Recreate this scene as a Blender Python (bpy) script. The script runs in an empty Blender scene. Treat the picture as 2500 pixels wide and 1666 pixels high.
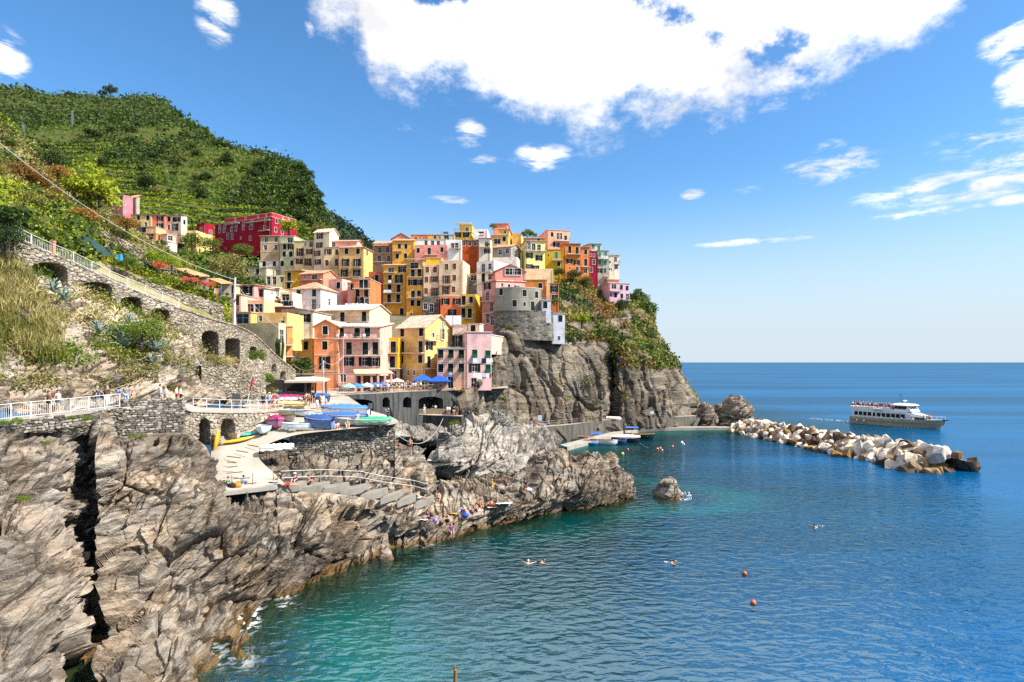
import bpy, math, random
import numpy as np
from mathutils import Vector, Matrix
R = math.radians
SC = bpy.context.scene
COL = SC.collection
random.seed(7)
rng = np.random.default_rng(11)
F, CX, HY, CZ = 1400.0, 1250.0, 885.0, 18.0      # focal length in photo pixels, horizon row, eye height over the sea
cd = bpy.data.cameras.new('camera'); cam = bpy.data.objects.new('camera', cd); COL.objects.link(cam)
cd.sensor_width = 36.0; cd.lens = 36.0 * F / 2500.0
cd.shift_y = (HY - 833.0) / 2500.0
cam.location = (0, 0, CZ); cam.rotation_euler = (R(90), 0, 0)
cd.clip_start = 0.5; cd.clip_end = 200000
SC.camera = cam
SUN = Vector((0.68, -0.21, 0.72)).normalized()
sl = bpy.data.lights.new('sun', 'SUN'); so = bpy.data.objects.new('sun', sl); COL.objects.link(so)
sl.energy = 5.0; sl.angle = R(0.55); sl.color = (1.0, 0.95, 0.86)
so.rotation_euler = SUN.to_track_quat('Z', 'Y').to_euler()
W = bpy.data.worlds.new('World'); SC.world = W; W.use_nodes = True
def build_world():
 nt = W.node_tree; nt.nodes.clear(); L = nt.links.new
 def N(t, **k):
  n = nt.nodes.new(t)
  for a, b in k.items(): setattr(n, a, b)
  return n
 def mth(op, a, b=None, c=None, clamp=False):
  n = N('ShaderNodeMath', operation=op, use_clamp=clamp)
  for i, v in enumerate((a, b, c)):
   if v is None: continue
   if isinstance(v, (int, float)): n.inputs[i].default_value = v
   else: L(v, n.inputs[i])
  return n.outputs[0]
 sky = N('ShaderNodeTexSky', sky_type='NISHITA', sun_disc=False)
 sky.sun_elevation = math.asin(SUN.z); sky.sun_rotation = math.atan2(SUN.x, SUN.y)
 sky.air_density = 1.0; sky.dust_density = 0.35; sky.ozone_density = 1.8; sky.altitude = 20
 hs = N('ShaderNodeHueSaturation'); hs.inputs['Saturation'].default_value = 1.12; hs.inputs['Value'].default_value = 1.0
 tn = N('ShaderNodeMix', data_type='RGBA', blend_type='MULTIPLY'); tn.inputs[0].default_value = 1; tn.inputs['B'].default_value = (.94, 1.16, 1.30, 1)
 L(sky.outputs[0], tn.inputs['A']); L(tn.outputs['Result'], hs.inputs['Color'])
 tc = N('ShaderNodeTexCoord'); sp = N('ShaderNodeSeparateXYZ'); L(tc.outputs['Generated'], sp.inputs[0])
 x, y, z = sp.outputs
 az = mth('ARCTAN2', x, y)                                   # azimuth from the view axis, right positive
 el = mth('ARCSINE', z)
 mp = N('ShaderNodeMapping'); mp.inputs['Scale'].default_value = (1, 1, 1.5); L(tc.outputs['Generated'], mp.inputs[0])
 def noise(scale, detail, rough=0.6, off=0.0, dist=0.0):
  n = N('ShaderNodeTexNoise'); n.inputs['Scale'].default_value = scale; n.inputs['Detail'].default_value = detail
  n.inputs['Roughness'].default_value = rough; n.inputs['Distortion'].default_value = dist
  m = N('ShaderNodeMapping'); m.inputs['Location'].default_value = (off, off * .7, off * .3); L(mp.outputs[0], m.inputs[0])
  L(m.outputs[0], n.inputs['Vector']); return n.outputs['Fac']
 n1 = noise(3.2, 12, 0.62, 3.1); n2 = noise(10, 12, 0.68, 9.7); n3 = noise(1.6, 5, 0.5, 5.5)
 fc = N('ShaderNodeFloatCurve')
 pts = [(-400, -900), (600, -500), (720, -150), (760, 20), (880, 120), (900, 190), (1000, 225), (1150, 235), (1280, 300), (1400, 345), (1560, 340),
     (1680, 290), (1850, 225), (2000, 175), (2120, 110), (2230, 60), (2330, -20), (2420, -250), (2600, -700), (3200, -1200)]
 cv = fc.mapping.curves[0]
 def ae(px, py):
  a = math.atan((px - CX) / F); return a, math.atan((HY - py) / F * math.cos(a))
 P = [ae(*p) for p in pts]
 A0, A1, E0, E1 = -1.2, 1.2, 0.0, 1.4
 for i, (a, e) in enumerate(P):
  q = ((a - A0) / (A1 - A0), (e - E0) / (E1 - E0))
  if i < 2: cv.points[i].location = q
  else: cv.points.new(*q)
 fc.mapping.update()
 L(mth('DIVIDE', mth('SUBTRACT', az, A0), A1 - A0, clamp=True), fc.inputs['Value'])
 edge = mth('MULTIPLY_ADD', fc.outputs[0], E1 - E0, E0)
 d = mth('SUBTRACT', el, edge)
 d = mth('ADD', d, mth('MULTIPLY', mth('SUBTRACT', n1, 0.5), 0.20))
 d = mth('ADD', d, mth('MULTIPLY', mth('SUBTRACT', n2, 0.5), 0.19))
 big = N('ShaderNodeMapRange', interpolation_type='SMOOTHSTEP'); big.inputs['From Min'].default_value = -0.012; big.inputs['From Max'].default_value = 0.052
 L(d, big.inputs['Value']); mask = big.outputs[0]
 hole = N('ShaderNodeMapRange', interpolation_type='SMOOTHSTEP'); hole.inputs['From Min'].default_value = 0.37; hole.inputs['From Max'].default_value = 0.43
 L(noise(4.2, 9, 0.6, 21.3), hole.inputs['Value']); mask = mth('MULTIPLY', mask, hole.outputs[0])
 blobs = [(10, 150, 60, 65, 1.0), (530, 35, 50, 55, .9), (755, 70, 14, 20, .6), (1150, 325, 40, 32, .75), (1000, 312, 50, 18, .45), (1320, 385, 70, 28, .95), (1185, 390, 50, 14, .5),
    (1090, 488, 60, 10, .6), (660, 360, 40, 14, .6), (1690, 475, 30, 14, .75), (1900, 265, 50, 20, .5), (2040, 410, 120, 34, .8), (2020, 358, 45, 14, .7), (1840, 590, 130, 9, .8), (1900, 568, 60, 7, .5),
    (2480, 110, 90, 50, .9), (2490, 200, 60, 60, .9), (2440, 335, 190, 42, .7), (2350, 455, 260, 36, .85), (2260, 520, 150, 12, .7), (2240, 490, 120, 12, .6), (2490, 485, 80, 14, .8),
    (2480, 395, 120, 30, .8), (1100, 340, 40, 14, .4), (1850, 460, 60, 14, .5), (2080, 590, 40, 6, .4), (3100, 300, 260, 60, .9), (3300, 520, 300, 40, .8), (-300, 420, 160, 50, .9), (-500, 200, 200, 80, .9), (960, 552, 30, 6, .35)]
 acc = None
 for (bx, by, hw, hh, st) in blobs:
  a, e = ae(bx, by); ca = math.cos(a)
  sa, se = hw / F * ca * ca, hh / F * ca
  da = mth('DIVIDE', mth('SUBTRACT', az, a), sa); de = mth('DIVIDE', mth('SUBTRACT', el, e), se)
  r2 = mth('ADD', mth('MULTIPLY', da, da), mth('MULTIPLY', de, de))
  g = mth('MULTIPLY', mth('SUBTRACT', 1.0, mth('MULTIPLY', r2, 0.45)), st, clamp=True)
  acc = g if acc is None else mth('MAXIMUM', acc, g)
 mp2 = N('ShaderNodeMapping'); mp2.inputs['Scale'].default_value = (1, 1, 3.6); mp2.inputs['Rotation'].default_value = (0, R(-10), 0); L(tc.outputs['Generated'], mp2.inputs[0])
 nw = N('ShaderNodeTexNoise'); nw.inputs['Scale'].default_value = 13; nw.inputs['Detail'].default_value = 9; nw.inputs['Roughness'].default_value = .68; nw.inputs['Distortion'].default_value = .25
 L(mp2.outputs[0], nw.inputs['Vector'])
 sm = N('ShaderNodeMapRange', interpolation_type='SMOOTHSTEP'); sm.inputs['From Min'].default_value = 0.20; sm.inputs['From Max'].default_value = 0.72
 L(mth('MULTIPLY', acc, mth('MULTIPLY_ADD', mth('SUBTRACT', nw.outputs['Fac'], .5), 3.2, 0.62)), sm.inputs['Value'])
 mask = mth('MAXIMUM', mask, mth('MULTIPLY', sm.outputs[0], 0.92))
 gen = N('ShaderNodeMapRange', interpolation_type='SMOOTHSTEP'); gen.inputs['From Min'].default_value = 0.56; gen.inputs['From Max'].default_value = 0.66
 L(noise(2.6, 9, .6, 31.7), gen.inputs['Value'])
 outx = N('ShaderNodeMapRange', interpolation_type='SMOOTHSTEP'); outx.inputs['From Min'].default_value = 0.85; outx.inputs['From Max'].default_value = 1.15
 L(mth('ABSOLUTE', az), outx.inputs['Value'])
 upx = N('ShaderNodeMapRange', interpolation_type='SMOOTHSTEP'); upx.inputs['From Min'].default_value = 0.10; upx.inputs['From Max'].default_value = 0.35
 L(el, upx.inputs['Value'])
 mask = mth('MAXIMUM', mask, mth('MULTIPLY', gen.outputs[0], mth('MULTIPLY', outx.outputs[0], upx.outputs[0])))
 cr = N('ShaderNodeMapRange'); cr.inputs['From Min'].default_value = 0.35; cr.inputs['From Max'].default_value = 0.7; cr.inputs['To Min'].default_value = 0.80; cr.inputs['To Max'].default_value = 1.35
 L(noise(7, 8, .6, 12.2), cr.inputs['Value'])
 cc = N('ShaderNodeMix', data_type='RGBA', blend_type='MULTIPLY'); cc.inputs[0].default_value = 1
 cc.inputs['A'].default_value = (CLOUD, CLOUD * 1.0, CLOUD * 1.02, 1)
 cb = N('ShaderNodeCombineColor')
 for i in range(3): L(cr.outputs[0], cb.inputs[i])
 L(cb.outputs[0], cc.inputs['B'])
 hz = N('ShaderNodeMapRange', interpolation_type='SMOOTHERSTEP'); hz.inputs['From Min'].default_value = .34; hz.inputs['From Max'].default_value = -.02; L(el, hz.inputs['Value'])
 hm = N('ShaderNodeMix', data_type='RGBA'); L(hz.outputs[0], hm.inputs[0]); L(hs.outputs[0], hm.inputs['A']); hm.inputs['B'].default_value = (4.15, 4.8, 5.3, 1)
 mx = N('ShaderNodeMix', data_type='RGBA'); L(mask, mx.inputs[0]); L(hm.outputs['Result'], mx.inputs['A']); L(cc.outputs['Result'], mx.inputs['B'])
 bg = N('ShaderNodeBackground'); bg.inputs['Strength'].default_value = SKY; L(mx.outputs['Result'], bg.inputs[0])
 out = N('ShaderNodeOutputWorld'); L(bg.outputs[0], out.inputs[0])
SKY, CLOUD = 0.09, 7.0
build_world()
W.cycles.sampling_method = 'MANUAL'; W.cycles.sample_map_resolution = 512
SC.view_settings.view_transform = 'Standard'; SC.view_settings.look = 'None'
SC.view_settings.exposure = 0.9; SC.view_settings.gamma = 1.0
try: SC.view_settings.use_curve_mapping = False
except Exception: pass
SC.render.engine = 'CYCLES'
cy = SC.cycles
cy.max_bounces = 6; cy.diffuse_bounces = 3; cy.glossy_bounces = 3; cy.transmission_bounces = 4; cy.transparent_max_bounces = 12
cy.caustics_reflective = False; cy.caustics_refractive = False; cy.use_denoising = False
try: cy.denoising_input_passes = 'RGB_ALBEDO_NORMAL'; cy.denoising_prefilter = 'ACCURATE'
except Exception: pass
cy.sample_clamp_indirect = 6
def ray(px, py, Y):                       # a photo pixel at a distance Y along the view axis
 return Vector(((px - CX) / F * Y, Y, CZ - (py - HY) / F * Y))
def atz(px, py, z):                       # a photo pixel on the level z
 return ray(px, py, F * (CZ - z) / (py - HY))
def Zc(px, py, z): return (px, py, F * (CZ - z) / (py - HY))
def zof(py, Y): return CZ - (py - HY) / F * Y
def Yof(py, z): return F * (CZ - z) / (py - HY)
def tag(o, label=None, cat=None, group=None, kind=None):
 if label: o['label'] = label
 if cat: o['category'] = cat
 if group: o['group'] = group
 if kind: o['kind'] = kind
 return o
def empty(name, loc, rz=0, label=None, cat=None, group=None):
 o = bpy.data.objects.new(name, None); COL.objects.link(o); o.location = loc; o.rotation_euler = (0, 0, rz)
 o.empty_display_size = .2
 return tag(o, label, cat, group)
def link(name, me, parent=None, loc=None, mat=None):
 o = bpy.data.objects.new(name, me); COL.objects.link(o)
 if parent is not None: o.parent = parent
 if loc is not None: o.location = loc
 if mat is not None: setmat(o, mat)
 return o
def setmat(o, mat):                       # material on the object, so meshes can be shared
 if not o.data.materials: o.data.materials.append(None)
 o.material_slots[0].link = 'OBJECT'; o.material_slots[0].material = mat
class MB:
 """collects shapes, links them as one mesh object"""
 def __init__(s): s.v = []; s.f = []; s.smooth = False
 def add(s, vs, fs):
  b = len(s.v); s.v.extend([tuple(v) for v in vs]); s.f.extend([tuple(i + b for i in f) for f in fs])
 def quad(s, a, b, c, d): s.add((a, b, c, d), ((0, 1, 2, 3),))
 def box(s, lo, hi):
  (a, b, c), (d, e, f) = lo, hi
  s.add([(a, b, c), (d, b, c), (d, e, c), (a, e, c), (a, b, f), (d, b, f), (d, e, f), (a, e, f)],
     [(3, 2, 1, 0), (4, 5, 6, 7), (0, 1, 5, 4), (1, 2, 6, 5), (2, 3, 7, 6), (3, 0, 4, 7)])
 def hexa(s, p):                       # 8 points: bottom ring then top ring
  s.add(p, [(3, 2, 1, 0), (4, 5, 6, 7), (0, 1, 5, 4), (1, 2, 6, 5), (2, 3, 7, 6), (3, 0, 4, 7)])
 def bar(s, a, b, r, n=5, r2=None):
  a, b = Vector(a), Vector(b); d = (b - a)
  if d.length < 1e-6: return
  d.normalize(); u = d.orthogonal().normalized(); w = d.cross(u); r2 = r if r2 is None else r2
  vs = []
  for (c, rr) in ((a, r), (b, r2)):
   for k in range(n):
    t = 2 * math.pi * k / n; vs.append(c + u * (rr * math.cos(t)) + w * (rr * math.sin(t)))
  s.add(vs, [(k, (k + 1) % n, n + (k + 1) % n, n + k) for k in range(n)] + [tuple(range(n))[::-1], tuple(range(n, 2 * n))])
 def line(s, pts, r, n=5):
  for a, b in zip(pts[:-1], pts[1:]): s.bar(a, b, r, n)
 def rings(s, rings, cap=True):        # loft of closed rings
  n = len(rings[0]); vs = [p for r_ in rings for p in r_]; fs = []
  for i in range(len(rings) - 1):
   for k in range(n): fs.append((i * n + k, i * n + (k + 1) % n, (i + 1) * n + (k + 1) % n, (i + 1) * n + k))
  if cap: fs.append(tuple(range(n))[::-1]); fs.append(tuple(range((len(rings) - 1) * n, len(rings) * n)))
  s.add(vs, fs)
 def ball(s, c, r, n=8, m=5):
  c = Vector(c); rx, ry, rz = (r, r, r) if isinstance(r, (int, float)) else r
  rg = []
  for i in range(m + 1):
   t = -math.pi / 2 + math.pi * (i + .0) / m; t = max(-1.5, min(1.5, t))
   rg.append([c + Vector((rx * math.cos(t) * math.cos(2 * math.pi * k / n), ry * math.cos(t) * math.sin(2 * math.pi * k / n), rz * math.sin(t))) for k in range(n)])
  s.rings(rg)
 def mesh(s, name, smooth=False):
  me = bpy.data.meshes.new(name); me.from_pydata(s.v, [], s.f)
  if smooth or s.smooth: me.polygons.foreach_set('use_smooth', [True] * len(me.polygons))
  me.update(); return me
 def build(s, name, mat, parent=None, loc=None, smooth=False):
  return link(name, s.mesh(name, smooth), parent, loc, mat)
def _hash(ix, iy, iz, s):
 h = (ix.astype(np.int64) * 374761393 + iy.astype(np.int64) * 668265263 + iz.astype(np.int64) * 2147483647 + s * 974634777) & 0xffffffff
 h = ((h ^ (h >> 13)) * 1274126177) & 0xffffffff
 h = ((h ^ (h >> 16)) * 2246822519) & 0xffffffff
 return ((h ^ (h >> 15)) & 0xffffff).astype(np.float64) / 0xffffff
def vnoise(p, seed=0):                    # value noise, about -1..1
 f = np.floor(p); t = p - f; i = f.astype(np.int64); t = t * t * t * (t * (t * 6 - 15) + 10)
 out = 0
 for dx in (0, 1):
  for dy in (0, 1):
   for dz in (0, 1):
    w = (t[:, 0] if dx else 1 - t[:, 0]) * (t[:, 1] if dy else 1 - t[:, 1]) * (t[:, 2] if dz else 1 - t[:, 2])
    out = out + w * _hash(i[:, 0] + dx, i[:, 1] + dy, i[:, 2] + dz, seed)
 return out * 2 - 1
def fbm(p, oct=4, gain=.5, lac=2.03, seed=0):
 a, s, n = 1.0, 0, 0
 for o in range(oct):
  s = s + a * vnoise(p, seed + o); n += a; p = p * lac + 17.3; a *= gain
 return s / n
def ridged(p, oct=4, gain=.5, seed=0):
 a, s, n = 1.0, 0, 0
 for o in range(oct):
  s = s + a * (1 - np.abs(vnoise(p, seed + o)) * 2.0); n += a; p = p * 2.07 + 9.1; a *= gain
 return s / n
def cells(p, seed=0, tilt=False):                     # voronoi: (distance to edge approx f2-f1, random value of the cell)
 i = np.floor(p).astype(np.int64); n = len(p)
 f1 = np.full(n, 9.); f2 = np.full(n, 9.); val = np.zeros(n); dl = np.zeros((n, 3))
 for dx in (-1, 0, 1):
  for dy in (-1, 0, 1):
   for dz in (-1, 0, 1):
    jx, jy, jz = i[:, 0] + dx, i[:, 1] + dy, i[:, 2] + dz
    q = np.stack([jx + _hash(jx, jy, jz, seed), jy + _hash(jx, jy, jz, seed + 1), jz + _hash(jx, jy, jz, seed + 2)], 1)
    d = np.sqrt(((q - p) ** 2).sum(1)); v = _hash(jx, jy, jz, seed + 3)
    c = d < f1
    f2 = np.where(c, f1, np.minimum(f2, d)); val = np.where(c, v, val); f1 = np.where(c, d, f1); dl = np.where(c[:, None], p - q, dl)
 if tilt: h = val * 977.31; t = np.stack([h % 1, (h * 7.13) % 1, (h * 31.7) % 1], 1) - .5; return f2 - f1, val, (t * dl).sum(1) * 2
 return f2 - f1, val
MATS = {}
def nmat(name):
 m = bpy.data.materials.new(name); m.use_nodes = True; nt = m.node_tree
 b = nt.nodes['Principled BSDF']
 def N(t, **k):
  n = nt.nodes.new(t)
  for a, c in k.items(): setattr(n, a, c)
  return n
 return m, nt, b, N, nt.links.new
def ramp(N, stops, interp='LINEAR'):
 r = N('ShaderNodeValToRGB'); e = r.color_ramp; e.interpolation = interp
 while len(e.elements) < len(stops): e.elements.new(.5)
 for el, (p, c) in zip(e.elements, stops):
  el.position = p; el.color = (*c, 1) if len(c) == 3 else c
 return r
def plain(col, rough=.6, spec=.3, metal=0, name=None):
 k = ('p', tuple(col), rough, spec, metal)
 if k in MATS: return MATS[k]
 m, nt, b, N, L = nmat(name or 'paint')
 tc = N('ShaderNodeTexCoord'); n = N('ShaderNodeTexNoise'); n.inputs['Scale'].default_value = 3.0; n.inputs['Detail'].default_value = 5
 L(tc.outputs['Object'], n.inputs['Vector'])
 r = ramp(N, [(.3, [c * .86 for c in col]), (.7, [min(1, c * 1.08) for c in col])]); L(n.outputs['Fac'], r.inputs[0])
 L(r.outputs[0], b.inputs['Base Color']); b.inputs['Roughness'].default_value = rough
 b.inputs['Specular IOR Level'].default_value = spec; b.inputs['Metallic'].default_value = metal
 MATS[k] = m; return m
# ================================================================ ground materials
def rock_mat(name, dark, mid, lite, warm, water=True, scale=1.0, tilt=(0.5, -0.25, 0.85), bump=1.0, moss=None):
 m, nt, b, N, L = nmat(name)
 tc = N('ShaderNodeTexCoord')
 mp = N('ShaderNodeMapping'); mp.inputs['Rotation'].default_value = tilt; mp.inputs['Scale'].default_value = (.35 * scale, .35 * scale, 1.9 * scale); L(tc.outputs['Object'], mp.inputs[0])
 n1 = N('ShaderNodeTexNoise'); n1.inputs['Scale'].default_value = 1.1; n1.inputs['Detail'].default_value = 9; n1.inputs['Roughness'].default_value = .68; n1.inputs['Distortion'].default_value = .6; L(mp.outputs[0], n1.inputs['Vector'])
 n2 = N('ShaderNodeTexNoise'); n2.inputs['Scale'].default_value = .32; n2.inputs['Detail'].default_value = 6; n2.inputs['Roughness'].default_value = .6; L(tc.outputs['Object'], n2.inputs['Vector'])
 r1 = ramp(N, [(.30, dark), (.46, mid), (.60, lite), (.74, mid)]); L(n1.outputs['Fac'], r1.inputs[0])
 r2 = ramp(N, [(.40, (0, 0, 0)), (.62, (1, 1, 1))]); L(n2.outputs['Fac'], r2.inputs[0])
 mx = N('ShaderNodeMix', data_type='RGBA', blend_type='MIX'); L(r2.outputs[0], mx.inputs[0]); L(r1.outputs[0], mx.inputs['A'])
 mw = N('ShaderNodeMix', data_type='RGBA', blend_type='MULTIPLY'); mw.inputs[0].default_value = 1; L(r1.outputs[0], mw.inputs['A']); mw.inputs['B'].default_value = (*warm, 1)
 L(mw.outputs['Result'], mx.inputs['B'])
 n6 = N('ShaderNodeTexNoise'); n6.inputs['Scale'].default_value = .11; n6.inputs['Detail'].default_value = 4; L(tc.outputs['Object'], n6.inputs['Vector']); r6 = ramp(N, [(.40, (.50, .49, .48)), (.51, (1, 1, 1)), (.62, (1.45, 1.43, 1.41))]); L(n6.outputs['Fac'], r6.inputs[0])
 m6 = N('ShaderNodeMix', data_type='RGBA', blend_type='MULTIPLY'); m6.inputs[0].default_value = .85; L(mx.outputs['Result'], m6.inputs['A']); L(r6.outputs[0], m6.inputs['B']); mx = m6
 vn = N('ShaderNodeTexNoise'); vn.inputs['Scale'].default_value = 2.2; vn.inputs['Detail'].default_value = 4; L(mp.outputs[0], vn.inputs['Vector'])
 vr = ramp(N, [(.485, (0, 0, 0)), (.5, (1, 1, 1)), (.515, (0, 0, 0))]); L(vn.outputs['Fac'], vr.inputs[0])
 mv = N('ShaderNodeMix', data_type='RGBA'); L(mx.outputs['Result'], mv.inputs['A']); mv.inputs['B'].default_value = (*[min(1, c * 1.35) for c in lite], 1)
 vm = N('ShaderNodeMath', operation='MULTIPLY'); vm.inputs[1].default_value = .55; L(vr.outputs[0], vm.inputs[0]); L(vm.outputs[0], mv.inputs[0])
 col = mv.outputs['Result']
 if moss:
  gn = N('ShaderNodeTexNoise'); gn.inputs['Scale'].default_value = .55; gn.inputs['Detail'].default_value = 8; gn.inputs['Roughness'].default_value = .7; L(tc.outputs['Object'], gn.inputs['Vector'])
  gr = ramp(N, [(.50, (0, 0, 0)), (.58, (1, 1, 1))]); L(gn.outputs['Fac'], gr.inputs[0])
  mg = N('ShaderNodeMix', data_type='RGBA'); L(gr.outputs[0], mg.inputs[0]); L(col, mg.inputs['A']); mg.inputs['B'].default_value = (*moss, 1); col = mg.outputs['Result']
 b.inputs['Roughness'].default_value = .85; b.inputs['Specular IOR Level'].default_value = .18
 if water:                              # algae and wet band along the tide line
  sx = N('ShaderNodeSeparateXYZ'); L(tc.outputs['Object'], sx.inputs[0])
  ad = N('ShaderNodeMath', operation='MULTIPLY_ADD'); L(n2.outputs['Fac'], ad.inputs[0]); ad.inputs[1].default_value = -1.6; L(sx.outputs[2], ad.inputs[2])
  wr = ramp(N, [(0, (1, 1, 1)), (1, (0, 0, 0))]); mr = N('ShaderNodeMapRange'); mr.inputs['From Min'].default_value = -.75; mr.inputs['From Max'].default_value = .05; L(ad.outputs[0], mr.inputs['Value']); L(mr.outputs[0], wr.inputs[0])
  ar = ramp(N, [(.35, (.035, .022, .010)), (.5, (.16, .085, .028)), (.65, (.10, .07, .02))]); L(n1.outputs['Fac'], ar.inputs[0])
  ma = N('ShaderNodeMix', data_type='RGBA'); L(wr.outputs[0], ma.inputs[0]); L(col, ma.inputs['A']); L(ar.outputs[0], ma.inputs['B']); col = ma.outputs['Result']
  rr = N('ShaderNodeMapRange'); L(wr.outputs[0], rr.inputs['Value']); rr.inputs['To Min'].default_value = .85; rr.inputs['To Max'].default_value = .3; L(rr.outputs[0], b.inputs['Roughness'])
 L(col, b.inputs['Base Color'])
 bp = N('ShaderNodeBump'); bp.inputs['Strength'].default_value = .95 * bump; bp.inputs['Distance'].default_value = .26; L(n1.outputs['Fac'], bp.inputs['Height'])
 n4 = N('ShaderNodeTexNoise'); n4.inputs['Scale'].default_value = 4.5; n4.inputs['Detail'].default_value = 10; n4.inputs['Roughness'].default_value = .7; L(tc.outputs['Object'], n4.inputs['Vector'])
 bp2 = N('ShaderNodeBump'); bp2.inputs['Strength'].default_value = .8 * bump; bp2.inputs['Distance'].default_value = .10; L(n4.outputs['Fac'], bp2.inputs['Height']); L(bp.outputs[0], bp2.inputs['Normal'])
 L(bp2.outputs[0], b.inputs['Normal'])
 return m
M_ROCK = rock_mat('schist', (.030, .026, .021), (.132, .113, .092), (.30, .265, .222), (1.10, .94, .77))
M_FGPALE = rock_mat('pale_schist', (.040, .034, .027), (.165, .140, .114), (.31, .27, .228), (1.07, .95, .83))  # paler, pinkish tan schist of the left block
M_PALE = rock_mat('pale_rock', (.085, .078, .068), (.21, .195, .172), (.31, .29, .265), (1.05, .98, .90), tilt=(.2, .3, .4))
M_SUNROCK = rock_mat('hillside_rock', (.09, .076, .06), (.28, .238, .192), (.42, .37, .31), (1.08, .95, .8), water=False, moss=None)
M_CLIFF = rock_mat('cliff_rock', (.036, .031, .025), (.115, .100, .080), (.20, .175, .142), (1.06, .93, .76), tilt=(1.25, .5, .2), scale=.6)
def soil_mat(name, cols, scale=.5, bump=.5):
 m, nt, b, N, L = nmat(name)
 tc = N('ShaderNodeTexCoord'); n = N('ShaderNodeTexNoise'); n.inputs['Scale'].default_value = scale; n.inputs['Detail'].default_value = 10; n.inputs['Roughness'].default_value = .72
 L(tc.outputs['Object'], n.inputs['Vector'])
 k = len(cols); r = ramp(N, [(.32 + .36 * i / (k - 1), c) for i, c in enumerate(cols)]); L(n.outputs['Fac'], r.inputs[0]); L(r.outputs[0], b.inputs['Base Color'])
 b.inputs['Roughness'].default_value = .9; b.inputs['Specular IOR Level'].default_value = .1
 bp = N('ShaderNodeBump'); bp.inputs['Strength'].default_value = bump; bp.inputs['Distance'].default_value = .4; L(n.outputs['Fac'], bp.inputs['Height']); L(bp.outputs[0], b.inputs['Normal'])
 return m
M_SLOPE = soil_mat('scrub_ground', [(.10, .11, .03), (.20, .18, .07), (.28, .23, .12), (.14, .16, .04)], .35)
M_HILL = soil_mat('hill_scrub', [(.016, .030, .006), (.034, .056, .009), (.075, .080, .02), (.03, .048, .008)], .08)
M_FAR = soil_mat('far_scrub', [(.03, .05, .025), (.05, .075, .035), (.06, .08, .045)], .05)
M_VGROUND = soil_mat('village_ground', [(.10, .09, .06), (.16, .14, .10), (.08, .09, .04)], .3)
def concrete_mat(name, a, c, scale=.5, streak=False):
 m, nt, b, N, L = nmat(name)
 tc = N('ShaderNodeTexCoord'); mp = N('ShaderNodeMapping'); L(tc.outputs['Object'], mp.inputs[0])
 if streak: mp.inputs['Scale'].default_value = (1.6, 1.6, .12)
 n = N('ShaderNodeTexNoise'); n.inputs['Scale'].default_value = scale; n.inputs['Detail'].default_value = 9; n.inputs['Roughness'].default_value = .66; L(mp.outputs[0], n.inputs['Vector'])
 r = ramp(N, [(.33, a), (.66, c)]); L(n.outputs['Fac'], r.inputs[0]); L(r.outputs[0], b.inputs['Base Color']); b.inputs['Roughness'].default_value = .85; b.inputs['Specular IOR Level'].default_value = .2
 n2 = N('ShaderNodeTexNoise'); n2.inputs['Scale'].default_value = 4; n2.inputs['Detail'].default_value = 6; L(tc.outputs['Object'], n2.inputs['Vector'])
 bp = N('ShaderNodeBump'); bp.inputs['Strength'].default_value = .35; bp.inputs['Distance'].default_value = .05; L(n2.outputs['Fac'], bp.inputs['Height']); L(bp.outputs[0], b.inputs['Normal'])
 return m
M_CONC = concrete_mat('concrete', (.26, .24, .20), (.38, .35, .30))
M_RAMP = concrete_mat('ramp_concrete', (.30, .26, .21), (.42, .375, .32), .35)
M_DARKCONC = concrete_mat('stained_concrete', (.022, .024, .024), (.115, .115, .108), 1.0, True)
M_QUAY = concrete_mat('quay_concrete', (.07, .06, .05), (.17, .15, .125), .8, True)
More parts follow.
